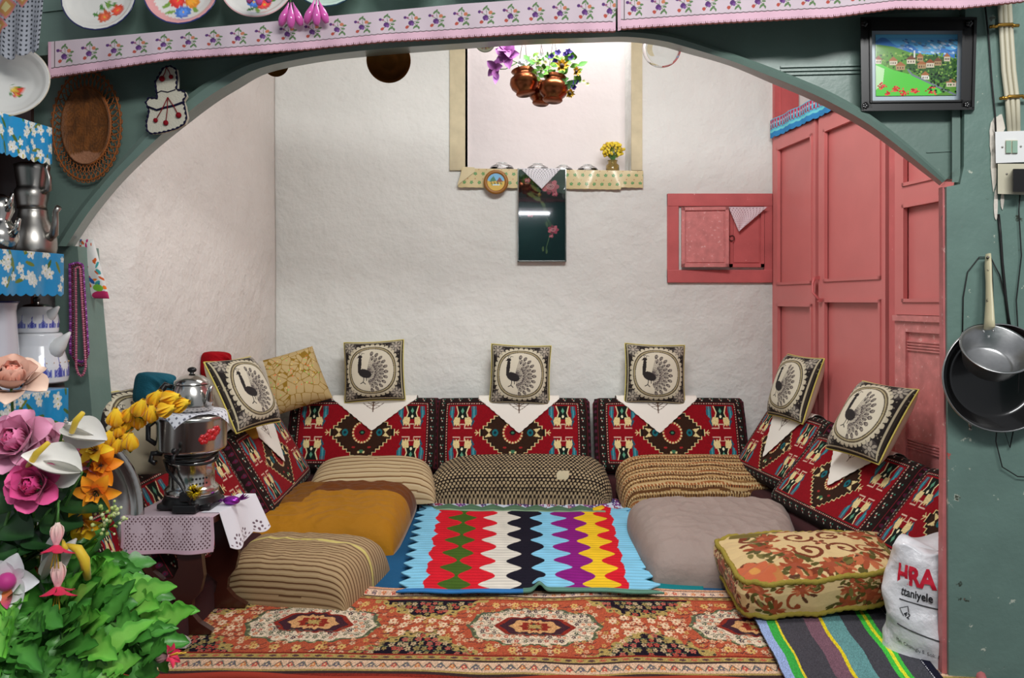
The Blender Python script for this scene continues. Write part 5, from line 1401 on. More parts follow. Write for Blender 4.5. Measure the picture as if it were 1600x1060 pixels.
for (x, y, w) in ((.30, .56, .13), (.42, .48, .15), (.60, .58, .15), (.78, .50, .14), (.92, .52, .13), (1.05, .55, .12), (.84, .32, .13), (.75, .62, .1), (1.28, .2, .16), (1.2, .62, .1), (.05, .58, .1)):
    cv.rect(x-w/2, y-.06, x+w/2, y+.02, [(214, 204, 180), (180, 150, 110), (230, 226, 214)][int(x*10) % 3]); cv.poly([(x-w*.65, y+.01), (x, y+.08), (x+w*.65, y+.01)], [(150, 84, 54), (120, 80, 60), (170, 110, 70)][int(x*7) % 3])
    for k in range(3): cv.rect(x-w*.35+k*w*.28, y-.04, x-w*.35+k*w*.28+.015, y-.01, (70, 50, 44))
cv.line([(.55, .42), (.62, .34), (1.37, .0)], .03, (120, 130, 140)); cv.rect(.645, .62, .67, .74, (226, 226, 220))
for i in range(60): x, y = r.uniform(.9, 1.37), r.uniform(.05, .35); cv.ell(x, y, .02, .016, [(40, 70, 40), (70, 110, 60), (20, 40, 26)][r.integers(3)])
for (cx, cy, R) in ((.11, .15, .09), (.34, .1, .07), (.48, .06, .08), (.66, .08, .08), (.95, .05, .11), (.2, .04, .05)):
    for k in range(26): a, q = r.uniform(0, 6.3), R*r.uniform(0, 1); cv.ell(cx+q*math.cos(a), cy+q*.8*math.sin(a), .016, .013, [(214, 50, 44), (236, 90, 80), (180, 30, 34)][r.integers(3)])
def fn(U, V):
    out = np.zeros(U.shape+(3,))
    a, b, c, d = [np.array(pxq(u, v, .0225)) for u, v in ((.125, .15), (.84, .15), (.84, .82), (.125, .82))]
    u, v = U[..., None], V[..., None]; return (a*(1-u)+b*u)*(1-v)+(d*(1-u)+c*u)*v
sheet('print', fn, cv, mat('glossy_print', attr=True, rough=.15, coat=.6), fp, nrm=AN, thick=.001)

# ---- electrics on the right post
def qt(pts, off): return [Q(x, y, off) for x, y in pts]
m = MB()
for k, dx in enumerate((0, 8, 16)): m.tube(qt([(1561+dx*.9, -20), (1564+dx*.95, 40), (1568+dx, 110), (1574+dx, 160), (1578+dx*.8, 208)], .043), .0052, 8)
cdt = thing('cable_conduit', Q(1575, 205, .043), 'three painted white cables running down the green post to the switches', 'cable')
m.build('cables', 'ivory_plastic', cdt)
for (y, x) in ((40, 1568), (152, 1584)):
    m = MB(); m.tube(qt([(x-22, y+2), (x-10, y+1), (x-9, y-1), (x+14, y-2), (x+15, y), (x+24, y)], .052), .004, 6); m.ball(Q(x-17, y+1, .055), .004, 5); m.build('clamp', 'brass', cdt)
def switch(pts, name, lab, cat, extra):
    t = thing(name, Q(pts[2][0], pts[2][1], .04), lab, cat)
    m = MB(); f = qt(pts, .052); g = qt(pts, .031)
    m.add(f+g, [(0, 1, 2, 3), (7, 6, 5, 4), (0, 4, 5, 1), (1, 5, 6, 2), (2, 6, 7, 3), (3, 7, 4, 0)]); m.build('plate', 'white_plastic' if extra == 'sw' else 'ivory_plastic', t); return t
def pbox(m, x0, y0, x1, y1, o0, o1):
    f = qt([(x0, y1), (x1, y1), (x1, y0), (x0, y0)], o1); g = qt([(x0, y1), (x1, y1), (x1, y0), (x0, y0)], o0)
    m.add(f+g, [(0, 1, 2, 3), (7, 6, 5, 4), (0, 4, 5, 1), (1, 5, 6, 2), (2, 6, 7, 3), (3, 7, 4, 0)])
sw = switch([(1556, 255), (1612, 253), (1612, 204), (1555, 206)], 'light_switch', 'white double light switch on the green post above the socket', 'switch', 'sw')
m = MB(); pbox(m, 1571, 219, 1590, 240, .052, .054); m.build('rocker_frame', 'ivory_plastic', sw)
for x in (1572, 1582): m = MB(); pbox(m, x, 220, x+8, 239, .054, .058); m.build('rocker', 'green_lens', sw)
m = MB(); m.ball(Q(1566, 230, .0525), .0025, 5); m.ball(Q(1595, 229, .0525), .0025, 5); m.build('screws', 'steel_brushed', sw)
so = switch([(1559, 303), (1612, 305), (1612, 256), (1559, 256)], 'wall_socket', 'ivory wall socket with a black plug directly below the light switch', 'socket', 'so')
m = MB(); m.ball(Q(1573, 272, .0525), .0025, 5); m.build('screw', 'steel_brushed', so)
pl = thing('plug', Q(1592, 300, .055), 'black plug pushed into the ivory socket with its cord hanging down', 'plug')
m = MB(); pbox(m, 1583, 264, 1606, 300, .053, .085); m.build('body', 'black_plastic', pl)
m = MB(); m.tube(qt([(1594, 300), (1592, 330), (1596, 400), (1588, 470), (1593, 560), (1590, 640), (1578, 700), (1565, 660), (1560, 640)], .04)+qt([(1556, 690), (1566, 730), (1590, 745), (1630, 748)], .042), .0014, 6); m.build('cord', 'wire_black', pl)
m = MB(); m.tube(qt([(1537, -10), (1545, 60), (1550, 130), (1555, 180), (1556, 208)], .036), .0018, 6); m.build('thin_cable', 'wire_black', label='thin black cable running down beside the framed landscape', cat='cable')
m = MB(); r = random.Random(2)
for (x, y, w, h) in ((1560, 200, 10, 26), (1552, 215, 6, 30), (1556, 320, 3, 30), (1566, 312, 3, 16), (1553, 262, 5, 40)):
    pts = [(x+w*(.75+.35*r.random())*math.cos(a), y+h*(.7+.4*r.random())*math.sin(a)) for a in np.linspace(0, 6.28, 15)[:-1]]
    f = qt(pts, .0335); g = qt(pts, .0295); n = len(f); m.add(f+g, [tuple(range(n)), tuple(range(2*n-1, n-1, -1))]+[(i, i+n, (i+1) % n+n, (i+1) % n) for i in range(n)])
struct(m, 'trim_13', 'plaster_bare')

# ---- pans on the right post
dP = Q(1555, 560, .03).y
fpn = thing('frying_pan', Q(1555, 672, .03), 'black frying pan with a silver rim hanging on the green post behind the saucepan', 'frying pan')
R = 82/F*dP; fr = frame_axis(Q(1556, 590, .062), (-.12, -1, .05))
m = MB(); m.lathe([(0, -.022), (.7*R, -.022), (.78*R, -.018), (.93*R, .012), (.99*R, .018), (1.0*R, .014), (.80*R, -.026), (0, -.028)][:5][::1], fr, 64); m.build('bowl', 'black_enamel', fpn)
m = MB(); m.lathe([(.985*R, .0185), (1.0*R, .0195), (1.012*R, .016), (1.0*R, .012), (.80*R, -.026), (0, -.0275)], fr, 64); m.build('rim', 'aluminium', fpn)
m = MB(); m.tube([fr[0]+Vector((-.02, 0, R*.96)), Q(1547, 500, .05), Q(1545, 420, .045), Q(1544, 405, .042)], [.008, .009, .008, .006], 8, flat=.6); m.build('handle', 'black_plastic', fpn)
sp = thing('saucepan', Q(1557, 602, .09), 'small aluminium saucepan with a worn cream handle hanging in front of the frying pan', 'saucepan')
R = 50/F*(dP-.09); ax = Vector((-.10, -.70, .70)).normalized(); fr = frame_axis(Q(1556, 545, .125), ax)
m = MB(); h = .058
m.lathe([(0, -h), (.66*R, -h), (.74*R, -h+.006), (.97*R, -.004), (1.03*R, 0), (1.03*R, .0025), (.96*R, .0015), (.72*R, -h+.008), (.62*R, -h+.004), (0, -h+.004)], fr, 64); m.build('bowl', 'aluminium', sp)
m = MB(); b0 = Q(1547, 516, .105)
hp = [Q(1546, 513, .098), Q(1546, 500, .092), Q(1546, 470, .080), Q(1545, 440, .072), Q(1544, 415, .066), Q(1544, 397, .062)]
m.tube(hp, [.018, .0165, .0125, .0105, .0115, .009], 12, flat=.45); m.build('handle', 'cream_paint', sp)
m = MB(); m.ball(Q(1544, 403, .068), .0042, 6); m.build('hanging_hole', 'black_plastic', sp)
m = MB()
for x, y in ((1537, 518), (1552, 517), (1545, 526)): m.ball(Q(x, y, .10), .003, 5)
m.build('rivets', 'aluminium', sp)
m = MB(); m.tube(qt([(1545, 402), (1530, 402), (1512, 425), (1505, 465), (1504, 522)], .036), .0014, 6); m.tube(qt([(1548, 403), (1562, 430), (1572, 470), (1580, 515)], .036), .0014, 6)
m.build('wire_loop', 'wire_black', label='thin black wire looped over the saucepan nail on the green post', cat='wire')
m = MB(); m.tube([Q(1560, 335, .034), Q(1563, 365, .036), Q(1566, 410, .034), Q(1572, 470, .036), Q(1578, 520, .034)], .003, 6); m.build('cable', 'wire_black', label='thick dark cable hanging down the green post right of the saucepan handle', cat='cable')
m = MB(); m.tube([Q(1544, 404, .01), Q(1544, 402, .08)], .003, 6); m.build('nail', 'steel_brushed', label='nail in the green post that carries the two pans', cat='nail')
m = MB(); m.tube([Q(1515, 658, .05), Q(1516, 668, .05)], .004, 6); m.ball(Q(1516, 671, .05), .004, 5); m.build('hook', 'steel_brushed', label='tiny metal hook on the green post below the frying pan rim', cat='hook')

# ---- carrier bag
bgC = Vector((1.10, 1.94, 0))
def bag_r(z): 
    t = np.clip(z/.31, 0, 1); return .150*(1.0-.16*t-.35*np.clip(t-.6, 0, 1)**1.5*2.2), .095*(1-.3*t)
def bag_pt(phi, z, grow=0):
    rx, ry = bag_r(z); w = .010*wavefield(phi*1.0, z*14, 3.4, 8, 5, True)+.006*np.sin(z*40+phi*3)
    t = np.clip(z/.31, 0, 1)
    return np.stack([bgC.x+(rx+w+grow)*np.sin(phi)-.02*t, bgC.y-(ry+w+grow)*np.cos(phi)+.01*t, z+.004+0*phi], -1)
nz, na = 70, 140; PHI, Z = np.meshgrid(np.linspace(0, 2*math.pi, na+1)[:-1], np.linspace(0, 1, nz)); Z = Z*.29
Z2 = Z+.014*np.sin(PHI*5+1)*(Z/.31)**6
V_ = bag_pt(PHI, Z2); capc = V_[-1].mean(0)
top = np.stack([V_[-1]*(1-k)+(capc+[0, 0, -.02])*k for k in (.35, .7, .97)]); bot = V_[0].mean(0)+(V_[0]-V_[0].mean(0))*.02
V_ = np.vstack([bot[None], V_, top])
bagt = thing('carrier_bag', (bgC.x, bgC.y, .004), 'white plastic carrier bag with red and black lettering beside the green post', 'bag')
link_mesh('sack', V_.reshape(-1, 3), quads(V_.shape[0]-1, na, wrapu=True), 'bag_plastic', bagt)
def bag_text(txt, size, phi0, z0, mt, name, slant=0, bold=0, rotz=0, sx=1):
    cu = bpy.data.curves.new('t', 'FONT'); cu.body = txt; cu.size = size; cu.offset = bold; cu.resolution_u = 3
    ob = bpy.data.objects.new('t', cu); COL.objects.link(ob); dg = bpy.context.evaluated_depsgraph_get(); dg.update()
    me = bpy.data.meshes.new_from_object(ob.evaluated_get(dg)); COL.objects.unlink(ob); bpy.data.objects.remove(ob)
    bm = bmesh.new(); bm.from_mesh(me); bmesh.ops.triangulate(bm, faces=bm.faces); bmesh.ops.subdivide_edges(bm, edges=[e for e in bm.edges if e.calc_length() > size*.12], cuts=3); bmesh.ops.triangulate(bm, faces=bm.faces)
    v = np.array([(p.co.x*sx, p.co.y) for p in bm.verts]); bm.verts.index_update(); f = [[q.index for q in fc_.verts] for fc_ in bm.faces]; bm.free()
    c, s = math.cos(rotz), math.sin(rotz); v = np.stack([v[:, 0]*c-v[:, 1]*s, v[:, 0]*s+v[:, 1]*c], -1)
    z = z0+v[:, 1]; phi = phi0+v[:, 0]/.15
    p = bag_pt(phi, z, .0022)
    return link_mesh(name, p, f, mt, bagt, smooth=False)
bag_text('HRA', .064, -1.22, .205, 'bag_red', 'red_lettering', bold=.0028, rotz=-.02, sx=.95)
bag_text('ttaniyele', .0285, -1.08, .177, 'bag_black', 'black_lettering', bold=.0006, rotz=-.10, sx=.95)
for k, s_ in enumerate(('Mah. Cihanoglu S. Sok. No: 2',)): bag_text(s_, .0125, -1.25, .060-.016*k, 'bag_black', 'small_print', rotz=-.16)
bag_text('42', .018, -1.0, .130, 'bag_black', 'recycling_number', bold=.0004, rotz=-.4)
def bag_line(pts, r, nm):
    m = MB(); P_ = []
    for a, b in zip(pts[:-1], pts[1:]):
        for t in np.linspace(0, 1, 12)[:-1]: P_.append((a[0]*(1-t)+b[0]*t, a[1]*(1-t)+b[1]*t))
    P_.append(pts[-1]); q = bag_pt(np.array([p[0] for p in P_]), np.array([p[1] for p in P_]), .001)
    m.tube([Vector(x) for x in q], r, 6, flat=.5); m.build(nm, 'bag_black', bagt)
bag_line([(-1.1, .166), (.4, .138)], .0022, 'printed_line'); bag_line([(-1.15, .105), (-.3, .080), (.4, .068)], .0022, 'printed_line')
bag_line([(-1.0, .128), (-1.08, .145), (-.93, .152), (-.90, .138)], .0011, 'recycling_mark')

cushion('folded_cloth', [Vector((-.93, 1.955, .024)), Vector((-.83, 1.955, .024)), Vector((-.83, 1.99, .024)), Vector((-.93, 1.99, .024))], .022, plain(40, 20, 2, (176, 172, 160)), 'fabric', a=4, b=.5, warp=.4, wr=.006, wrs=60, nrm=(0, 0, 1), label='small pale grey folded cloth on the rug at the foot of the side table', cat='cloth')
# ================================================================= shelves on the left
def FLp(t, z): # point of the shelf's front line, t 0 at the left edge of the picture, 1 near the post
    a = P(0, 0, 1.74); b = P(100, 0, 1.94); return Vector((a.x+(b.x-a.x)*t, a.y+(b.y-a.y)*t, z))
su = thing('shelf_unit', (-1.35, 2.0, -.45), 'open wooden shelf unit beside the left green post', 'shelf')
ZS = [1.333, 1.024, .686]
def shelf_poly(t1): return [FLp(-.55, 0), FLp(t1, 0), P(t1*98, 0, 2.125), Vector((-1.75, 2.125, 0)), Vector((-1.75, FLp(-.55, 0).y, 0))]
for i, z in enumerate(ZS):
    m = MB(); pl_ = shelf_poly([.75, .95, 1.02, 1.02][i]); n = len(pl_)
    a = [Vector((p.x, p.y, z)) for p in pl_]; b = [Vector((p.x, p.y, z-.02)) for p in pl_]
    m.add(a+b, [tuple(range(n)), tuple(range(2*n-1, n-1, -1))]+[(k, (k+1) % n, (k+1) % n+n, k+n) for k in range(n)]); m.build('shelf_board', 'dark_brown', su)
m = MB(); m.box((-1.75, 2.126, -.45), (Q(60, 0).x, 2.14, 1.62)); m.build('back_panel', 'dark_brown', su)
m = MB(); m.box((-1.75, 1.66, -.45), (-1.72, 2.126, 1.62)); m.build('side_panel', 'dark_brown', su)
def oilcv(seed, n=14):
    cv = Cv(300, 110, 2.6, (20, 146, 204)); r = np.random.default_rng(seed)
    for i in range(n*2): x, y = r.uniform(0, 2.6), r.uniform(0, 1); cv.ell(x, y, .12, .035, [(70, 110, 40), (60, 130, 60), (110, 130, 50)][r.integers(3)], r.uniform(0, 3))
    for i in range(n*3):
        x, y = r.uniform(0, 2.6), r.uniform(0, 1); R = r.uniform(.06, .13)
        cv.flower(x, y, R, (210, 220, 214), (190, 180, 60), 5, r.uniform(0, 6)); cv.flower(x+.01, y-.01, R*.6, (236, 238, 234), (200, 190, 80), 5, r.uniform(0, 6))
    return cv
def oil(t1, z, h, top, lab, seed):
    cv = oilcv(seed)
    def fn(U, V):
        t = -.5+(t1+.5)*U; a, b = np.array(FLp(0, 0)), np.array(FLp(1, 0)); p = a+(b-a)*t[..., None]
        nn_ = np.array(Vector((b[1]-a[1], -(b[0]-a[0]), 0)).normalized())
        o = .006+.004*np.sin(U*22)*(1-V)
        p = p+nn_*o[..., None]; back = np.clip((V-.72)/.28, 0, 1)
        p = p-nn_*(back*top)[..., None]
        p[..., 2] = z+.003-np.clip(1-V/.72, 0, 1)*h-.006*np.abs(np.sin(U*38))*(V < .02); return p
    a, b = FLp(0, 0), FLp(1, 0); n_ = Vector((b.y-a.y, -(b.x-a.x), 0)).normalized()
    return sheet('shelf_cloth', fn, cv, 'oilcloth', nrm=n_*.6+Vector((0, 0, .6)), thick=.0012, label=lab, cat='shelf cloth', group='blue flowered oilcloths on the left shelves')
oil(.76, ZS[0], .088, .06, 'blue flowered oilcloth on the top left shelf, above the steel teapots', 1)
oil(.96, ZS[1], .100, .06, 'blue flowered oilcloth on the middle left shelf, under the steel teapots', 2)
oil(1.04, ZS[2], .100, .16, 'blue flowered oilcloth on the lower left shelf, under the white teapots', 3)

# ---- lathe vessels
def vessel(name, px, D, z, prof, mt, lab, parts=(), cat='teapot', colf=None, grp=None, n=48):
    c = Vector(((px-800)/F*D, D, z)); t = thing(name, c, lab, cat, grp); fr = frame(c)
    m = MB(); m.lathe(prof, fr, n, colf=colf); m.build('body', mt, t, attr=colf is not None); return t, c
def spout(t, c, pts, rs, mt, nm='spout', flat=1):
    m = MB(); m.tube([c+Vector(p) for p in pts], rs, 12, flat=flat); return m.build(nm, mt, t)
# steel double teapot
D = 2.0; k = D/F; zb = ZS[1]+.004
t, c = vessel('teapot', 52, D, zb, [(0, 0), (.048, 0), (.052, .004), (.055, .02), (.054, .045), (.045, .075), (.036, .095), (.033, .115), (.034, .120), (0, .120)], 'steel_brushed', 'large brushed steel teapot on the middle shelf, carrying a smaller one')
spout(t, c, [(.045, -.01, .045), (.066, -.02, .055), (.072, -.024, .085), (.074, -.026, .11), (.084, -.03, .122)], [.013, .011, .008, .007, .008], 'steel_brushed')
spout(t, c, [(-.05, -.02, .03), (-.075, -.03, .05), (-.085, -.03, .09), (-.05, -.02, .10)], [.005]*4, 'black_plastic', 'handle')
t, c = vessel('teapot', 50, D, zb+.121, [(0, 0), (.034, 0), (.034, .01), (.038, .03), (.040, .045), (.036, .052), (.034, .06), (.040, .10), (.042, .112), (.030, .118), (0, .118)], 'steel_brushed', 'smaller brushed steel teapot stacked on the large steel one')
spout(t, c, [(.036, -.01, .045), (.052, -.015, .05), (.055, -.018, .08), (.048, -.018, .10), (.052, -.02, .112)], [.010, .009, .006, .005, .006], 'steel_brushed')
# round polished teapot at the frame edge
t, c = vessel('teapot', 0, 1.86, zb, [(0, 0), (.022, 0), (.030, .006), (.040, .03), (.038, .055), (.025, .072), (.022, .08), (.030, .10), (.028, .13), (.01, .14), (0, .14)], 'steel', 'round polished steel teapot at the left edge of the middle shelf')
spout(t, c, [(.034, -.01, .04), (.05, -.015, .055), (.058, -.018, .08)], [.010, .007, .005], 'steel')
spout(t, c, [(.022, -.01, .10), (.034, -.015, .115), (.042, -.018, .14)], [.008, .006, .004], 'steel', 'upper_spout')
# white enamel double teapot with blue tulips
def tulip(zc, s, nrep, band=(0, 0)):
    def f(r, z, an, j):
        x = (an*nrep/(2*math.pi)) % 1-.5; y = (z-zc)/s
        w = .36*math.exp(-((y-.25)/.28)**2)+.07
        if 0 < y < 1.2 and abs(x) < w*(1-y*.55): 
            return rgb(70, 78, 170) if abs(x) < w*.45*(1-y*.55) or abs(x) > w*.75*(1-y*.55) else rgb(150, 160, 214)
        if 0 < y < .45 and .30 < abs(x) < .42: return rgb(110, 120, 196)
        return rgb(226, 228, 232)
    return f
def dense(prof, st=.0022):
    out = [prof[0]]
    for a, b in zip(prof[:-1], prof[1:]):
        L = math.hypot(b[0]-a[0], b[1]-a[1]); k = max(1, int(L/st))
        out += [(a[0]+(b[0]-a[0])*i/k, a[1]+(b[1]-a[1])*i/k) for i in range(1, k+1)]
    return out
D = 2.03; zb = ZS[2]+.007
t, c = vessel('teapot', 62, D, zb, dense([(0, 0), (.060, 0), (.066, .004), (.069, .02), (.068, .045), (.060, .075), (.054, .10), (.054, .128), (.050, .132), (0, .132)]), 'enamel', 'large white enamel teapot with a band of blue tulips on the lower shelf', colf=tulip(.016, .045, 11), n=200)
spout(t, c, [(.040, -.01, .082), (.062, -.014, .104), (.080, -.017, .122), (.092, -.02, .134)], [.026, .018, .009, .003], 'white_plastic', flat=1)
m = MB(); m.col = rgb(206, 160, 110)
for i in range(24): a = i*2*math.pi/24; m.ball(c+Vector((.0675*math.cos(a), .0675*math.sin(a), .055)), .0016, 3)
m.build('dots', 'enamel', t, attr=True)
t, c = vessel('teapot', 57, D, zb+.133, dense([(0, 0), (.050, 0), (.052, .004), (.053, .028), (.050, .046), (.042, .060), (.037, .066), (.034, .068), (0, .069)]), 'enamel', 'smaller white enamel teapot with blue tulips stacked on the large one', colf=tulip(.012, .030, 13), n=200)
spout(t, c, [(.034, -.01, .038), (.050, -.012, .052), (.062, -.014, .063), (.068, -.015, .068)], [.018, .012, .006, .003], 'white_plastic', flat=1)
m = MB(); m.lathe([(.034, .068), (.028, .073), (.014, .076), (.006, .077), (.008, .080), (0, .082)], frame(c), 30); m.build('lid', 'steel', t)
m = MB(); m.ball(c+Vector((0, 0, .086)), .009, 6); m.build('knob', 'black_plastic', t)
t, c = vessel('pitcher', -8, 1.86, ZS[2]+.007, [(0, 0), (.050, 0), (.052, .01), (.050, .10), (.044, .19), (.046, .205), (.050, .215), (.046, .215), (.040, .19), (0, .18)], mat('white_enamel', (216, 214, 222), .15, coat=.5), 'tall white enamel pitcher with a navy rim at the left edge of the lower shelf', cat='pitcher')
m = MB(); m.tube([c+Vector((.049*math.cos(a), .049*math.sin(a), .214)) for a in np.linspace(0, 2*math.pi, 33)[:-1]], .0025, 6, closed=True); m.build('rim', mat('navy', (40, 44, 90), .2), t)
# white bowls on the top shelf
enamel(14, 135, .102, [(206, 60, 40), (206, 180, 60)], (200, 190, 170), 'large white bowl with small orange flowers leaning on the top left shelf', 8, D=1.93, yaw=.25, tilt=.3, fl=(.60, .42, .06, 3), grp=None)
enamel(-5, 92, .09, [(224, 222, 216)], (40, 44, 60), 'white bowl with a dark rim behind the larger one on the top left shelf', 9, D=2.04, yaw=.2, tilt=.5, fl=(.5, .8, .01, 1), grp=None)
# lace over the top left corner
cv = Cv(150, 150, 1, (176, 178, 186)); X, Y = np.meshgrid(cv.x, cv.y); cv.a[(np.sin(X*90) > .2) & (np.sin(Y*90+X*20) > .2)] = rgb(60, 64, 70)
for (x, y, s) in ((.30, .78, .20), (.62, .86, .16), (.15, .5, .2)):
    for q, c_ in ((s, (206, 130, 130)), (s*.8, (196, 140, 84)), (s*.45, (214, 200, 140))): cv.poly([(x-q, y), (x, y+q), (x+q, y), (x, y-q)], c_)
def fn(U, V):
    a, b, c, d = [np.array(P(*p, 1.80)) for p in ((-60, 70), (62, 74), (70, -30), (-60, -30))]
    u, v = U[..., None], V[..., None]; p = (a*(1-u)+b*u)*(1-v)+(d*(1-u)+c*u)*v; p[..., 1] += .008*np.sin(U*18)*(1-V)+.10*(1-U); p[..., 2] -= .012*np.abs(np.sin(U*12))*(1-V); return p
sheet('lace_curtain', fn, cv, 'fabric_flat', nrm=(0, -1, 0), thick=.0012, label='white lace with orange diamond patches hanging in the top left corner', cat='lace')

# ---- bead strings on the left post
def beads(pts, off, R, cols, lab, step=.0062):
    pts = [Q(x, y, off) for x, y in pts]; L = resample(pts, 400) ; d = np.linalg.norm(np.diff(np.vstack([L, L[:1]]), axis=0), axis=1).sum(); n = int(d/step); L = resample(pts, n)
    m = MB(); 
    for i, p in enumerate(L): m.ball(p, R, 5, rgb(*cols[i % len(cols)]))
    m.build('bead_string', 'bead', attr=True, label=lab, cat='bead string', group='bead strings hanging on the left post')
def loopc(x0, x1, yt, yb, xc=None):
    xc = xc or (x0+x1)/2
    return [(x0, yt), (x0+1, (yt+yb)/2), (x0+1, yb-14), ((x0+xc)/2, yb-3), (xc, yb), ((x1+xc)/2, yb-3), (x1, yb-14), (x1-4, (yt+yb)/2), (x1-9, yt), ((x0+x1)/2-3, yt-3)]
beads(loopc(109, 138, 414, 566, 127), .012, .0042, [(130, 36, 130), (110, 30, 120), (170, 90, 180)], 'longer loop of purple glass beads hanging on the left green post')
beads(loopc(113, 136, 416, 572, 128), .022, .0036, [(84, 14, 40), (100, 20, 50)], 'loop of dark garnet red beads hanging on the left green post')
beads(loopc(118, 134, 420, 588, 127), .030, .0036, [(190, 110, 130), (176, 90, 116)], 'lowest hanging loop of rose pink beads on the left green post')
# floral cloth bag behind the post
cv = Cv(90, 140, .6, (216, 214, 210)); r = np.random.default_rng(6)
for i in range(34): cv.ell(r.uniform(0, .6), r.uniform(0, 1), r.uniform(.03, .08), r.uniform(.015, .04), [(40, 90, 160), (60, 150, 150), (190, 40, 110), (90, 160, 60), (200, 90, 40), (230, 120, 40)][r.integers(6)], r.uniform(0, 3))
cv.ell(.5, .05, .2, .1, (190, 50, 100)); cv.ell(.45, .2, .1, .06, (120, 180, 60)); cv.ell(.08, .25, .1, .15, (30, 110, 140)); cv.ell(.2, .6, .08, .06, (30, 130, 170))
cushion('cloth_bag', [P(122, 466, 2.205), P(171, 467, 2.20), P(146, 374, 2.205), P(124, 374, 2.205)], .02, cv, 'fabric_flat', sym=True, a=3, b=.5, warp=.2, wr=.006, wrs=40, label='small white cotton bag with bright paisley print hanging behind the left post', cat='bag')
# translucent plastic box behind the post
m = MB(); m.box((P(128, 0, 2.30).x, 2.27, .02), (P(166, 0, 2.30).x, 2.30, P(0, 612, 2.3).z), bev=.006)
m.build('plastic_box', mat('frosted', (214, 214, 216), .4, trans=.4), label='frosted white plastic box standing behind the left green post', cat='box')

# ---- big steel tray behind the flowers
tr = thing('steel_tray', P(40, 1000, 1.92), 'large round deep steel tray standing on edge behind the flowers', 'tray')
fr = frame_axis(P(38, 822, 1.90), (1.05, -1, .08)); R = .262
m = MB(); pr = [(0, 0), (.70, .0), (.80, .02), (.90, .16), (.93, .22), (1.0, .24), (1.015, .23), (1.0, .215), (.95, .20), (.90, .10), (.82, -.015), (0, -.02)]
m.lathe([(r_*R, z_*R*.9) for r_, z_ in pr], fr, 80); m.build('basin', 'steel', tr)

# ================================================================= small table
tb = thing('side_table', (-.93, 2.12, 0), 'small dark brown side table with cut-out lyre legs under a pink lace cloth', 'table')
TZ = .335; yF, yR = 2.036, 2.257
tq = [Vector((-1.03, yF, TZ)), Vector((-.795, yF, TZ)), Vector((-.765, yR, TZ)), Vector((-1.02, yR, TZ))]
m = MB(); bq = [p-Vector((0, 0, .018)) for p in tq]; m.add(tq+bq, [(0, 1, 2, 3), (7, 6, 5, 4), (0, 4, 5, 1), (1, 5, 6, 2), (2, 6, 7, 3), (3, 7, 4, 0)]); m.build('tabletop', 'dark_brown', tb)
# side panel outline in pixels of the photo's front panel, turned into metres
OUTP = [(259, 850), (330, 843), (322, 812), (336, 812), (340, 842), (322, 862), (303, 872)]
leg = [(252, 845), (300, 845), (304, 870), (312, 900), (316, 932), (310, 955), (298, 968), (296, 985), (308, 998), (329, 1010), (327, 1015), (262, 1015), (262, 1000), (276, 990), (280, 975), (262, 960), (238, 942), (222, 925), (212, 908), (211, 898), (220, 897), (228, 905), (236, 925), (252, 938), (268, 935), (276, 920), (274, 900), (262, 880), (254, 865)]
def leg_panel(y, dx, flip=False, sc=1):
    D = y; pts = []
    for x, yy in leg:
        X = (x-800)/F*2.036+dx; Z = max(0, (1015-yy)/F*2.036*1.10); pts.append((X, min(Z+.02, TZ-.018)))
    sp = pts
    m = MB(); m.prism(sp, .02, (Vector((0, y, 0)), Vector((1, 0, 0)), Vector((0, 1, 0)), Vector((0, 0, 1)))); 
    return m
for y, dx in ((yF+.01, 0.0), (yR-.035, .03)):
    leg_panel(y, dx).build('leg', 'dark_brown', tb)
m = MB(); m.box((-.985, yF+.03, .12), (-.95, yR-.03, .15)); m.build('stretcher', 'dark_brown', tb)
# pink lace cloth
cv = Cv(260, 240, 1.1, (206, 184, 192)); X, Y = np.meshgrid(cv.x, cv.y)
lace = (Y < .36) & (Y > .04) & (X > .04) & (X < 1.06); hol = (np.sin(X*130+Y*130) > 0.0) & (np.sin(X*130-Y*130) > 0.0)
cv.a[lace & hol] = rgb(96, 64, 70)
for x in (.2, .43, .67, .9):
    for k in range(7): a = .2+k*.45; cv.ell(x+.055*math.cos(a), .2+.075*math.sin(a), .045, .016, (206, 184, 192), a)
    cv.line([(x, .08), (x, .3)], .014, (206, 184, 192)); cv.ell(x, .16, .05, .04, (206, 184, 192), inner=.6)
# clipping keeps the solid hem
cv.rect(0, 0, 1.1, .035, (210, 176, 190)); cv.rect(0, 0, .03, .4, (210, 176, 190)); cv.rect(1.07, 0, 1.1, .4, (210, 176, 190))
def fn(U, V):
    # V 0..0.36 hangs in front, rest lies on the top
    hang = np.clip((.36-V)/.36, 0, 1); lie = np.clip((V-.36)/.64, 0, 1)
    x0 = -1.035+(.011)*lie; x1 = -.790+.024*lie; x = x0+(x1-x0)*U+.006*np.sin(V*7)*hang
    y = yF-.006+lie*(yR-yF)-.008*np.sin(U*10)*hang-.004*hang; z = TZ+.003-hang*.092-.006*np.sin(U*3.1)*hang
    return np.stack([x, y, z], -1)
sheet('table_cloth', fn, cv, 'fabric_flat', nrm=(0, -.7, .7), thick=.0015, label='pink lace cloth hanging over the front of the side table', cat='tablecloth')
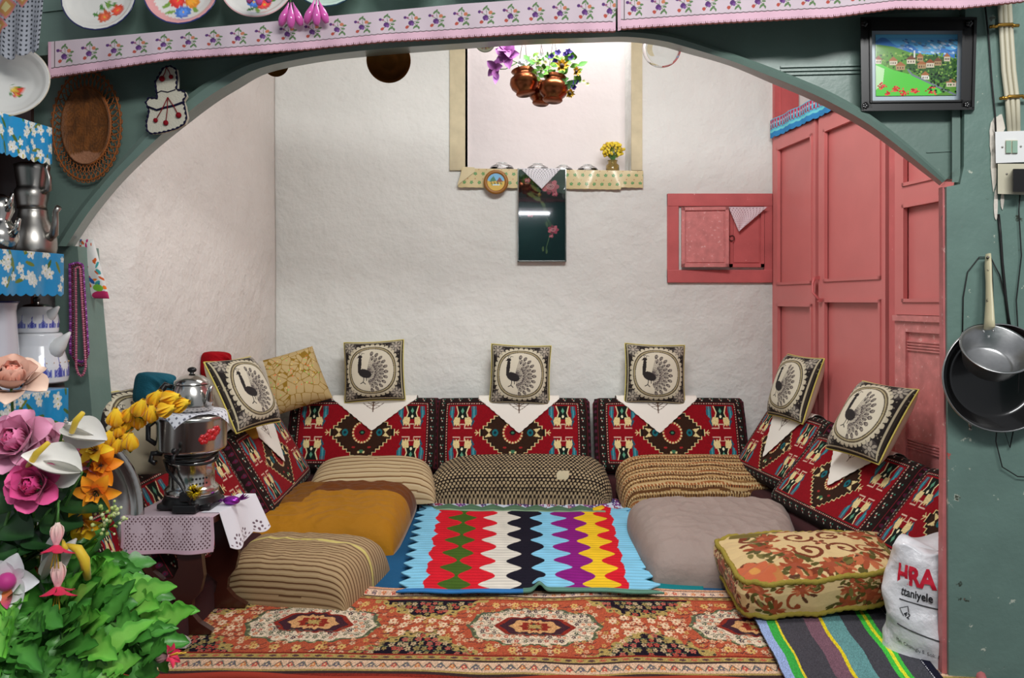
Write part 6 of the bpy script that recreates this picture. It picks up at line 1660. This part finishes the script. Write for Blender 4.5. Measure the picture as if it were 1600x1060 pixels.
# white eyelet runner over the right edge
cv = Cv(200, 200, 1, (228, 226, 232)); X, Y = np.meshgrid(cv.x, cv.y)
for (x, y) in ((.86, .2), (.86, .5), (.86, .8)):
    for k in range(6): a = k*1.05; cv.ell(x+.07*math.cos(a), y+.07*math.sin(a), .022, .022, (110, 90, 100))
for j in range(12): cv.ell(.955, .04+j*.085, .014, .018, (130, 110, 120))
cv.back = (228, 226, 232)
def fn(U, V):
    lie = np.clip(1-U/.35, 0, 1); hang = np.clip((U-.35)/.65, 0, 1)
    xe = -.795+.03*V+.008; x = xe-.05*lie+hang*(.030+.012*np.sin(V*8))
    y = yF+.03+(yR-yF-.02)*V-hang*.01*np.sin(V*5); z = TZ+.0055-hang*(.095+.012*np.abs(np.sin(V*9)))*1.0
    return np.stack([x, y, z], -1)
sheet('eyelet_runner', fn, cv, 'fabric_flat', nrm=(.7, 0, .7), thick=.0015, label='white eyelet cloth with scalloped edge hanging over the right side of the table', cat='doily')

# ================================================================= samovar
SC = Vector(((300-800)/F*2.13, 2.13, TZ+.007)); kk = 2.13/F
sm_ = thing('samovar', SC, 'chrome electric samovar with a black base on the small side table', 'samovar')
def zpx(py): return (800-py)*kk     # height above the base, base row 800 at the front edge
m = MB()
m.box((-.075, -.055, 0), (.072, .055, .018), (SC, Vector((1, 0, 0)), Vector((0, 1, 0)), Vector((0, 0, 1))), bev=.006)
m.lathe([(.078, .016), (.072, .03), (.070, .036), (0, .036)], frame(SC), 40); m.box((-.02, -.085, 0), (.045, -.05, .022), (SC, Vector((1, 0, 0)), Vector((0, 1, 0)), Vector((0, 0, 1))), bev=.004)
m.build('base', 'black_plastic', sm_)
m = MB(); m.lathe([(.066, .034), (.071, .040), (.071, .050), (.066, .056), (.060, .062), (.059, .115), (.064, .122), (.064, .128), (.058, .134), (.055, .140), (0, .14)], frame(SC), 56); m.build('burner', 'steel', sm_)
m = MB()
for r_ in range(2):
    for i in range(5): a = -1.15+.16*i; m.ball(SC+Vector((.0592*math.cos(a), .0592*math.sin(a), .070+.014*r_)), .0034, 4, sc=(1, 1, 1))
m.build('vent_holes', 'black_plastic', sm_)
m = MB(); m.lathe([(.050, .138), (.062, .145), (.070, .150), (.088, .158), (.091, .165), (.092, .24), (.094, .246), (.092, .252), (.085, .256), (0, .258)], frame(SC), 64); m.build('boiler', 'steel', sm_)
m = MB(); m.col = rgb(190, 24, 30)
for (a, z, R) in ((-.62, .205, .016), (-.85, .195, .013), (-.45, .215, .012)):
    p = SC+Vector((.0925*math.cos(a), .0925*math.sin(a), z)); fr2 = frame_axis(p, (math.cos(a), math.sin(a), 0))
    for k in range(6):
        b = k*1.05; q = p+(fr2[1]*math.cos(b)+fr2[2]*math.sin(b))*R*.6; m.lathe([(0, .0016), (R*.5, .0014), (R*.55, -.004)], (q, fr2[1], fr2[2], fr2[3]), 10)
m.build('flower_decal', 'enamel', sm_, attr=True)
m = MB()
for k in range(3): m.tube([SC+Vector((.068*math.cos(a), .068*math.sin(a)-.0, .128+.010*k+.004*math.sin(a*2+k))) for a in np.linspace(0, 2*math.pi, 30)[:-1]], .0036, 7, closed=True)
m.tube([SC+Vector(p) for p in ((-.068, -.02, .13), (-.04, -.062, .11), (.0, -.075, .075), (.02, -.08, .045), (.03, -.082, .024))], .0038, 7)
m.tube([SC+Vector(p) for p in ((-.07, -.03, .15), (-.095, -.03, .15), (-.10, -.03, .13), (-.085, -.035, .125))], .008, 8)
m.box((.000, -.084, .03), (.030, -.066, .055), (SC, Vector((1, 0, 0)), Vector((0, 1, 0)), Vector((0, 0, 1))), bev=.003)
m.build('power_cord', 'black_plastic', sm_)
m = MB(); m.tube([SC+Vector(p) for p in ((-.085, -.03, .175), (-.105, -.035, .19), (-.105, -.035, .225), (-.088, -.03, .24))], .007, 8); m.build('handle', 'black_plastic', sm_)
m = MB(); m.tube([SC+Vector(p) for p in ((.0, -.092, .165), (.0, -.115, .160), (.0, -.12, .14))], [.006, .005, .005], 8); m.ball(SC+Vector((0, -.112, .172)), .008, 6); m.build('tap', 'black_plastic', sm_)
# doily on the samovar
cv = Cv(120, 120, 1, (222, 222, 228)); X, Y = np.meshgrid(cv.x, cv.y); cv.a[(np.sin(X*70) > .3) & (np.sin(Y*70) > .3)] = rgb(110, 110, 120)
def fn(U, V):
    x = (U-.5)*.17; y = (V-.5)*.17; c, s = math.cos(.75), math.sin(.75); X_, Y_ = x*c-y*s, x*s+y*c; q = np.hypot(X_, Y_)
    z = SC.z+.262-np.clip(q-.086, 0, 1)*1.0-.0*q
    return np.stack([SC.x+X_*np.where(q > .09, (.09+(q-.09)*.45)/np.maximum(q, 1e-6), 1), SC.y+Y_*np.where(q > .09, (.09+(q-.09)*.45)/np.maximum(q, 1e-6), 1), z], -1)
sheet('lace_doily', fn, cv, 'fabric_flat', nrm=(0, 0, 1), thick=.0012, label='white lace doily lying between the samovar and its teapot', cat='doily')
tp = thing('teapot', SC+Vector((0, 0, .264)), 'shiny chrome teapot with a black knob sitting on top of the samovar', 'teapot')
T0 = SC+Vector((0, 0, .264))
m = MB(); m.lathe([(0, 0), (.052, 0), (.056, .005), (.058, .02), (.054, .05), (.046, .07), (.044, .074), (0, .076)], frame(T0), 48); m.build('body', 'steel', tp)
m = MB(); m.lathe([(.048, .074), (.046, .082), (.030, .094), (.012, .100), (.006, .103), (.006, .108), (0, .108)], frame(T0), 40); m.build('lid', 'steel', tp)
m = MB(); m.ball(T0+Vector((0, 0, .112)), .010, 6, sc=(1.3, 1, .8)); m.build('knob', 'black_plastic', tp)
m = MB(); m.tube([T0+Vector(p) for p in ((.048, -.02, .02), (.060, -.03, .035), (.062, -.035, .055), (.070, -.04, .072))], [.014, .011, .008, .006], 10); m.build('spout', 'steel', tp)
m = MB(); m.tube([T0+Vector(p) for p in ((-.050, -.01, .065), (-.066, -.015, .072), (-.082, -.02, .050), (-.078, -.02, .015), (-.072, -.02, .005))], [.006, .009, .011, .009, .006], 9); m.build('handle', 'black_plastic', tp)
# gold tinsel ball and purple wrapped sweet
m = MB(); r = random.Random(8); c0 = P(304, 768, 2.035)
for i in range(130):
    d = Vector((r.gauss(0, 1), r.gauss(0, .7), r.gauss(0, 1))).normalized(); m.tube([c0, c0+d*r.uniform(.016, .024)], .0011, 3)
m.build('tinsel_ball', 'gold_foil', label='small gold tinsel ball hanging at the foot of the samovar', cat='ornament')
m = MB(); c0 = P(362, 768, 2.14); c0.z = TZ+.012
m.ball(c0+Vector((.0, 0, .006)), .016, 7, sc=(1.5, 1, .8))
for s in (-1, 1):
    for k in range(4): petal(m, c0+Vector((s*.02, 0, .006)), (s, -.5+.3*k, .3-.25*k+(.4 if s > 0 else -.2)), (0, 0, 1), .03, .014, .4, .6)
m.build('wrapped_sweet', 'purple_foil', label='sweet in shiny purple foil lying on the table beside the samovar', cat='sweet')

# ================================================================= flowers in the foreground
vs_c = Vector((P(55, 0, 1.30).x, 1.30, 0))
st = thing('stool', (vs_c.x, 1.30, -.45), 'plain wooden stool carrying the flower vase', 'stool')
m = MB(); m.box((vs_c.x-.16, 1.14, .02), (vs_c.x+.16, 1.46, .05), bev=.005); m.build('seat', 'dark_brown', st)
for sx in (-1, 1):
    for sy in (-1, 1): m = MB(); m.box((vs_c.x+sx*.12-.015, 1.30+sy*.12-.015, -.45), (vs_c.x+sx*.12+.015, 1.30+sy*.12+.015, .02)); m.build('leg', 'dark_brown', st)
m = MB(); m.lathe([(0, 0), (.085, 0), (.09, .01), (.10, .08), (.095, .20), (.07, .30), (.06, .34), (.07, .37), (.065, .37), (.055, .34), (.06, .30), (.085, .19), (.09, .08), (.07, .012), (0, .01)], frame((vs_c.x, 1.30, .052)), 44)
m.build('vase', 'steel_brushed', label='round brushed metal vase holding the artificial flowers at the lower left', cat='vase')
HUB = Vector((vs_c.x, 1.30, .40))
def stem_to(p, name='stem', bend=.0, r=.0022):
    m = MB(); mid = HUB.lerp(p, .5)+Vector((bend, -.02, .02)); pts = [HUB*(1-t)**2+mid*2*t*(1-t)+p*t*t for t in np.linspace(0, 1, 9)]; m.tube(pts, r, 6); return m
FG = 'artificial flowers in the foreground vase'
def fthing(nm, c, lab): return thing(nm, Vector((HUB.x, HUB.y, HUB.z)), lab, 'flower', FG)
def mkrose(px, py, D, R, ax, ci, co, lab, seed):
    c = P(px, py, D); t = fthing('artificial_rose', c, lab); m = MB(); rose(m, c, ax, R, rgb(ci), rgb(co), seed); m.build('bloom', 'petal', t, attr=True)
    m = MB(); sepal(m, c-Vector(ax).normalized()*R*.5, ax, R*.9, rgb(70, 110, 50)); m.build('sepals', 'petal', t, attr=True)
    stem_to(c-Vector(ax).normalized()*R*.5, bend=.0).build('stem', 'stem', t); return t
mkrose(18, 590, 1.22, 0.0386, (.35, -.5, .8), (226, 150, 130), (236, 200, 180), 'pale peach artificial rose, highest of the foreground flowers', 1)
mkrose(24, 688, 1.16, 0.0368, (0, -.9, .5), (206, 90, 140), (232, 160, 190), 'pink artificial rose at the left picture edge below the peach one', 2)
mkrose(66, 694, 1.20, 0.0313, (.3, -.8, .4), (214, 120, 160), (236, 190, 206), 'pale pink artificial rose just right of the larger pink one', 3)
mkrose(50, 758, 1.13, 0.0294, (.1, -1, .3), (200, 50, 120), (226, 90, 150), 'magenta pink artificial rose, lowest of the foreground roses', 4)
t = mkrose(138, 714, 1.22, 0.0221, (.6, -.4, .7), (200, 60, 130), (226, 150, 180), 'small half-open pink and white rosebud between the callas and yellow freesias', 5)
mkrose(84, 688, 1.25, 0.0184, (.5, -.6, .5), (196, 60, 80), (214, 90, 110), 'small coral rosebud behind the pale pink rose', 6)
# freesia spray
fz = fthing('freesia_spray', None, 'arching spray of yellow freesia buds reaching over the samovar')
bp = [(277, 633, 1), (262, 624, 1), (256, 641, .95), (241, 627, 1), (236, 650, .9), (217, 641, .95), (216, 660, .9), (200, 650, .85), (180, 657, .95), (198, 667, .8), (183, 673, .8), (167, 688, .9), (196, 690, .8), (181, 699, .85), (204, 694, .9)]
m = MB(); ms = MB(); mp = MB()
axis_pts = [P(150, 760, 1.25), P(165, 715, 1.25), P(190, 680, 1.25), P(225, 655, 1.25), P(262, 640, 1.25)]
mp.tube([HUB, P(130, 830, 1.27)]+axis_pts, .002, 6)
for i, (x, y, s) in enumerate(bp):
    c = P(x, y, 1.25-.01*(i % 3)); near = min(axis_pts, key=lambda q: (q-c).length); ax = Vector((.55 if i % 2 else .15, -.25, .75+.1*(i % 3))) if i > 2 else Vector((1, -.2, .25))
    base = c-ax.normalized()*.012; bud(m, base, ax, .036*s, .036*s, rgb(240, 170, 16), rgb(252, 212, 50), i); sepal(ms, base-ax.normalized()*.004, ax, .016*s, rgb(80, 110, 40)); mp.tube([base, near.lerp(base, .4), near], .0013, 5)
m.build('buds', 'petal', fz, attr=True); ms.build('sepals', 'petal', fz, attr=True); mp.build('stem', 'stem', fz)
# orange and yellow lilies
for i, (x, y, s, ax, ci, co, lab) in enumerate((
    (158, 728, .034, (.4, -1, .2), (230, 110, 10), (250, 160, 20), 'orange artificial lily just below the freesia spray'),
    (150, 768, .036, (.3, -1, -.2), (230, 120, 10), (250, 170, 30), 'orange-yellow artificial lily in the middle of the right lily cluster'),
    (112, 792, .034, (-.2, -1, .0), (236, 150, 10), (250, 200, 30), 'yellow artificial lily left of the steel tray rim'),
    (130, 815, .036, (.2, -1, -.5), (240, 160, 10), (250, 210, 40), 'yellow artificial lily drooping in front of the steel tray'),
    (62, 884, .030, (-.3, -1, -.2), (214, 90, 10), (240, 150, 30), 'small orange artificial lily low between the white orchid and fuchsias'),
    (150, 705, .028, (0, -1, .6), (244, 190, 20), (250, 214, 50), 'yellow artificial lily at the foot of the freesia spray'))):
    t = fthing('artificial_lily', None, lab); m = MB(); c = P(x, y, 1.22-.02*(i % 2)); lily(m, c, ax, s, s*.62, rgb(ci), rgb(co), 6, 1.0, -.8, i); lily(m, c, ax, s*.6, s*.5, rgb(ci), rgb(co), 5, .5, -.3, i+9); m.build('bloom', 'petal', t, attr=True)
    m = stem_to(c); m.build('stem', 'stem', t)
    m = MB(); m.col = rgb(120, 60, 10); fr = frame_axis(c, ax)
    for k in range(5): a = k*1.26; m.tube([c, c+fr[3]*s*.55+(fr[1]*math.cos(a)+fr[2]*math.sin(a))*s*.16], .0008, 4)
    m.build('stamens', 'petal', t, attr=True)
# callas
def calla(tipx, tipy, bx_, by_, D, W, sp_, lab):
    t = fthing('artificial_calla', None, lab); m = MB(); b, tip = P(bx_, by_, D), P(tipx, tipy, D-.02); d = tip-b; L = d.length
    petal(m, b, d, (.1, -.5, .8), L, W, .75, .5, rgb(216, 214, 206), rgb(236, 232, 228), 8, 12, .8)
    petal(m, b, d, (-.1, -.9, -.3), L*.75, W*.75, .6, -.4, rgb(206, 206, 196), rgb(226, 222, 218), 8, 10, .7); m.build('spathe', 'petal', t, attr=True)
    m = MB(); m.col = rgb(220, 186, 50); s0, s1 = P(*sp_[0], D-.02), P(*sp_[1], D-.03); m.tube([s0, s0.lerp(s1, .5)+Vector((0, -.004, .003)), s1], [.004, .005, .0035], 8); m.build('spadix', 'petal', t, attr=True)
    stem_to(b).build('stem', 'stem', t)
calla(172, 706, 100, 668, 1.18, .050, ((112, 676), (130, 645)), 'white artificial calla lily with a yellow spadix pointing right')
calla(30, 728, 128, 738, 1.15, .062, ((44, 730), (76, 692)), 'broad white artificial calla lily under the pink roses')
calla(125, 830, 70, 905, 1.17, .045, ((96, 846), (104, 860)), 'white artificial calla lily low behind the fuchsias')
# fuchsia pendants
def fuchsia(px, py, lab, s=1.0, D=1.12, ax=(.05, -.2, -1)):
    t = fthing('artificial_fuchsia', None, lab); c = P(px, py, D); m = MB()
    bud(m, c-Vector(ax).normalized()*.03*s, ax, .036*s, .024*s, rgb(236, 214, 200), rgb(232, 160, 170), px); lily(m, c, ax, .028*s, .016*s, rgb(226, 50, 90), rgb(206, 24, 70), 6, .9, -.5, px); m.build('bloom', 'petal', t, attr=True)
    m = MB(); m.col = rgb(230, 180, 50); 
    for k in range(3): m.tube([c, c+Vector(ax).normalized()*.035*s+Vector((.006*(k-1), 0, 0))], .001, 4)
    m.build('stamens', 'petal', t, attr=True); m = MB(); m.tube([c-Vector(ax).normalized()*.03*s, c-Vector(ax).normalized()*.06*s, HUB], .0022, 6); m.build('stem', 'stem', t)
fuchsia(88, 850, 'pink and white artificial fuchsia hanging in the middle, upper one'); fuchsia(90, 915, 'pink and white artificial fuchsia hanging in the middle, lower one', 1.1)
fuchsia(262, 1026, 'pink artificial fuchsia bud at the tip of the green leaves on the right', .7, 1.10, (.9, -.2, .3))
# white orchid, yellow curved pod
t = fthing('artificial_orchid', None, 'white artificial orchid with a purple centre at the lower left'); m = MB(); c = P(18, 905, 1.10)
lily(m, c, (.2, -1, .1), .045, .036, rgb(226, 222, 224), rgb(240, 238, 240), 5, 1.1, -.3, 3); m.ball(c+Vector((0, -.012, 0)), .013, 7, rgb(190, 50, 130)); petal(m, c+Vector((0, -.01, -.01)), (.5, -.5, -1), (0, -1, 0), .03, .02, .3, .3, rgb(230, 140, 40), rgb(206, 60, 140)); m.build('bloom', 'petal', t, attr=True); stem_to(c).build('stem', 'stem', t)
t = fthing('artificial_pod', None, 'curved yellow artificial pod hanging in front of the steel tray'); m = MB(); m.col = rgb(226, 190, 50); m.tube([P(104, 852, 1.15), P(122, 858, 1.15), P(132, 875, 1.15), P(137, 905, 1.16)], [.003, .007, .0075, .005], 10); m.build('pod', 'petal', t, attr=True)
m = MB(); m.tube([P(104, 852, 1.15), P(95, 870, 1.18), HUB], .002, 6); m.build('stem', 'stem', t)
# filler sprigs
def sprig(px, py, lab, n=60, rad=22, D=1.19):
    t = fthing('filler_sprig', None, lab); m = MB(); ms = MB(); r = random.Random(px); c = P(px, py, D)
    for i in range(n):
        p = P(px+r.gauss(0, rad*.5), py+r.gauss(0, rad*.45), D+r.uniform(-.02, .02)); m.ball(p, r.uniform(.0022, .0038), 3, rgb(*[(186, 200, 120), (160, 180, 90), (206, 214, 160)][r.randrange(3)]))
        if i % 4 == 0: ms.tube([p, c+Vector((0, .005, -.02))], .0008, 3)
    m.build('buds', 'petal', t, attr=True); stm = stem_to(c+Vector((0, .005, -.02))); 
    ms.v, ms.f = ms.v, ms.f; ms.build('twigs', 'stem', t); stm.build('stem', 'stem', t)
sprig(165, 808, 'pale green filler sprig beside the steel tray rim', 60, 26); sprig(34, 852, 'pale green filler sprig above the white orchid', 60, 26); sprig(93, 700, 'tiny white and green filler sprig between the roses and calla', 40, 14, 1.22)
# leaf sprays
def leafspray(lab, spine, D, n, L, W, mt, seed, name='leaf_spray', lobes=3, spread=1.0):
    t = fthing(name, None, lab); r = random.Random(seed); m = MB(); ms = MB()
    lc = {'leaf': (rgb(96, 160, 70), rgb(60, 128, 44), rgb(40, 96, 30)), 'leaf_bright': (rgb(140, 190, 90), rgb(96, 170, 56), rgb(60, 136, 40)), 'leaf_dark': (rgb(50, 92, 44), rgb(34, 70, 34), rgb(24, 54, 26))}[mt]
    pts = [P(x, y, d) for x, y, d in spine]; full = [HUB]+pts; ms.tube(full, .0022, 6)
    for i in range(n):
        f = i/(n-1)*(len(pts)-1); a = min(int(f), len(pts)-2); p = pts[a].lerp(pts[a+1], f-a); d = (pts[a+1]-pts[a]).normalized()
        s = 1 if i % 2 else -1; side = d.cross(Vector((0, -1, 0))).normalized()*s
        dd = d*r.uniform(.3, .9)+side*r.uniform(.5, 1.1)*spread+Vector((0, r.uniform(-.5, .3), r.uniform(-.25, .2)))
        petal(m, p, dd, Vector((r.uniform(-.3, .3), -.7, .7)), L*r.uniform(.6, 1.15), W*r.uniform(.7, 1.2), r.uniform(.1, .6), r.uniform(-1.1, .4), lc[0], lc[1], 8, 18, .7, lobes=lobes, c2=lc[2])
    m.build('leaves', 'leaf_attr', t, attr=True); ms.build('stem', 'stem', t)
leafspray('dark green rose leaves behind the pink roses', [(30, 830, 1.24), (20, 780, 1.24), (10, 730, 1.25)], 1.2, 7, .075, .055, 'leaf_dark', 1, lobes=0)
leafspray('dark green broad leaves below the magenta rose', [(60, 880, 1.20), (55, 830, 1.19), (75, 800, 1.18), (110, 770, 1.20)], 1.2, 9, .07, .055, 'leaf_dark', 2, lobes=0)
leafspray('dark green leaves between the calla and the lilies', [(90, 860, 1.26), (110, 790, 1.26), (120, 740, 1.26)], 1.2, 8, .07, .05, 'leaf_dark', 3, lobes=0)
leafspray('dark leaves at the left picture edge above the orchid', [(10, 900, 1.17), (-5, 860, 1.17), (15, 800, 1.17)], 1.2, 7, .07, .055, 'leaf_dark', 4, lobes=0)
gl = [
    ([(110, 900, 1.22), (150, 905, 1.20), (200, 945, 1.18), (250, 985, 1.16)], 'leaf_bright', 'bright green lobed leaf spray reaching right in front of the table leg, upper one'),
    ([(100, 930, 1.20), (140, 950, 1.16), (190, 985, 1.12), (235, 1030, 1.10)], 'leaf', 'green lobed leaf spray curving down to the right below the upper one'),
    ([(90, 930, 1.20), (110, 970, 1.12), (140, 1010, 1.08), (180, 1055, 1.05)], 'leaf_bright', 'bright green lobed leaf spray hanging towards the lower edge'),
    ([(70, 930, 1.18), (50, 960, 1.10), (30, 1000, 1.06), (10, 1050, 1.04)], 'leaf', 'green lobed leaf spray hanging over the vase at the lower left'),
    ([(60, 930, 1.20), (90, 960, 1.14), (100, 1005, 1.08), (95, 1060, 1.05)], 'leaf', 'green lobed leaf spray drooping straight down over the vase'),
    ([(120, 890, 1.24), (140, 880, 1.26), (175, 905, 1.26), (215, 950, 1.25)], 'leaf', 'green lobed leaf spray at the back beside the steel tray'),
    ([(30, 920, 1.14), (5, 940, 1.1), (-20, 980, 1.06), (-40, 1020, 1.04)], 'leaf_bright', 'bright green leaf spray leaving the picture at the left edge'),
]
for i, (s, mt, lab) in enumerate(gl): leafspray(lab, s, 0, 24, .078, .040, mt, 20+i, lobes=4)

# ================================================================= the front room seen in the glass
m = MB(); m.box((-2.6, -4.1, -.5), (2.6, -4.0, 2.6)); struct(m, 'wall_front', mat('teal_wall', (60, 110, 104), .6))
lt = thing('tube_lamp', (-.06, -3.6, 1.86), 'white fluorescent tube lamp on the far wall behind the viewer', 'lamp')
m = MB(); m.tube([(-.66, -3.6, 1.835), (.54, -3.6, 1.835)], .016, 12); m.build('tube', mat('tube_glow', (245, 248, 255), .4, emis=14), lt)
m = MB(); m.box((-.70, -3.66, 1.86), (.58, -3.56, 1.91)); m.build('housing', 'white_plastic', lt)
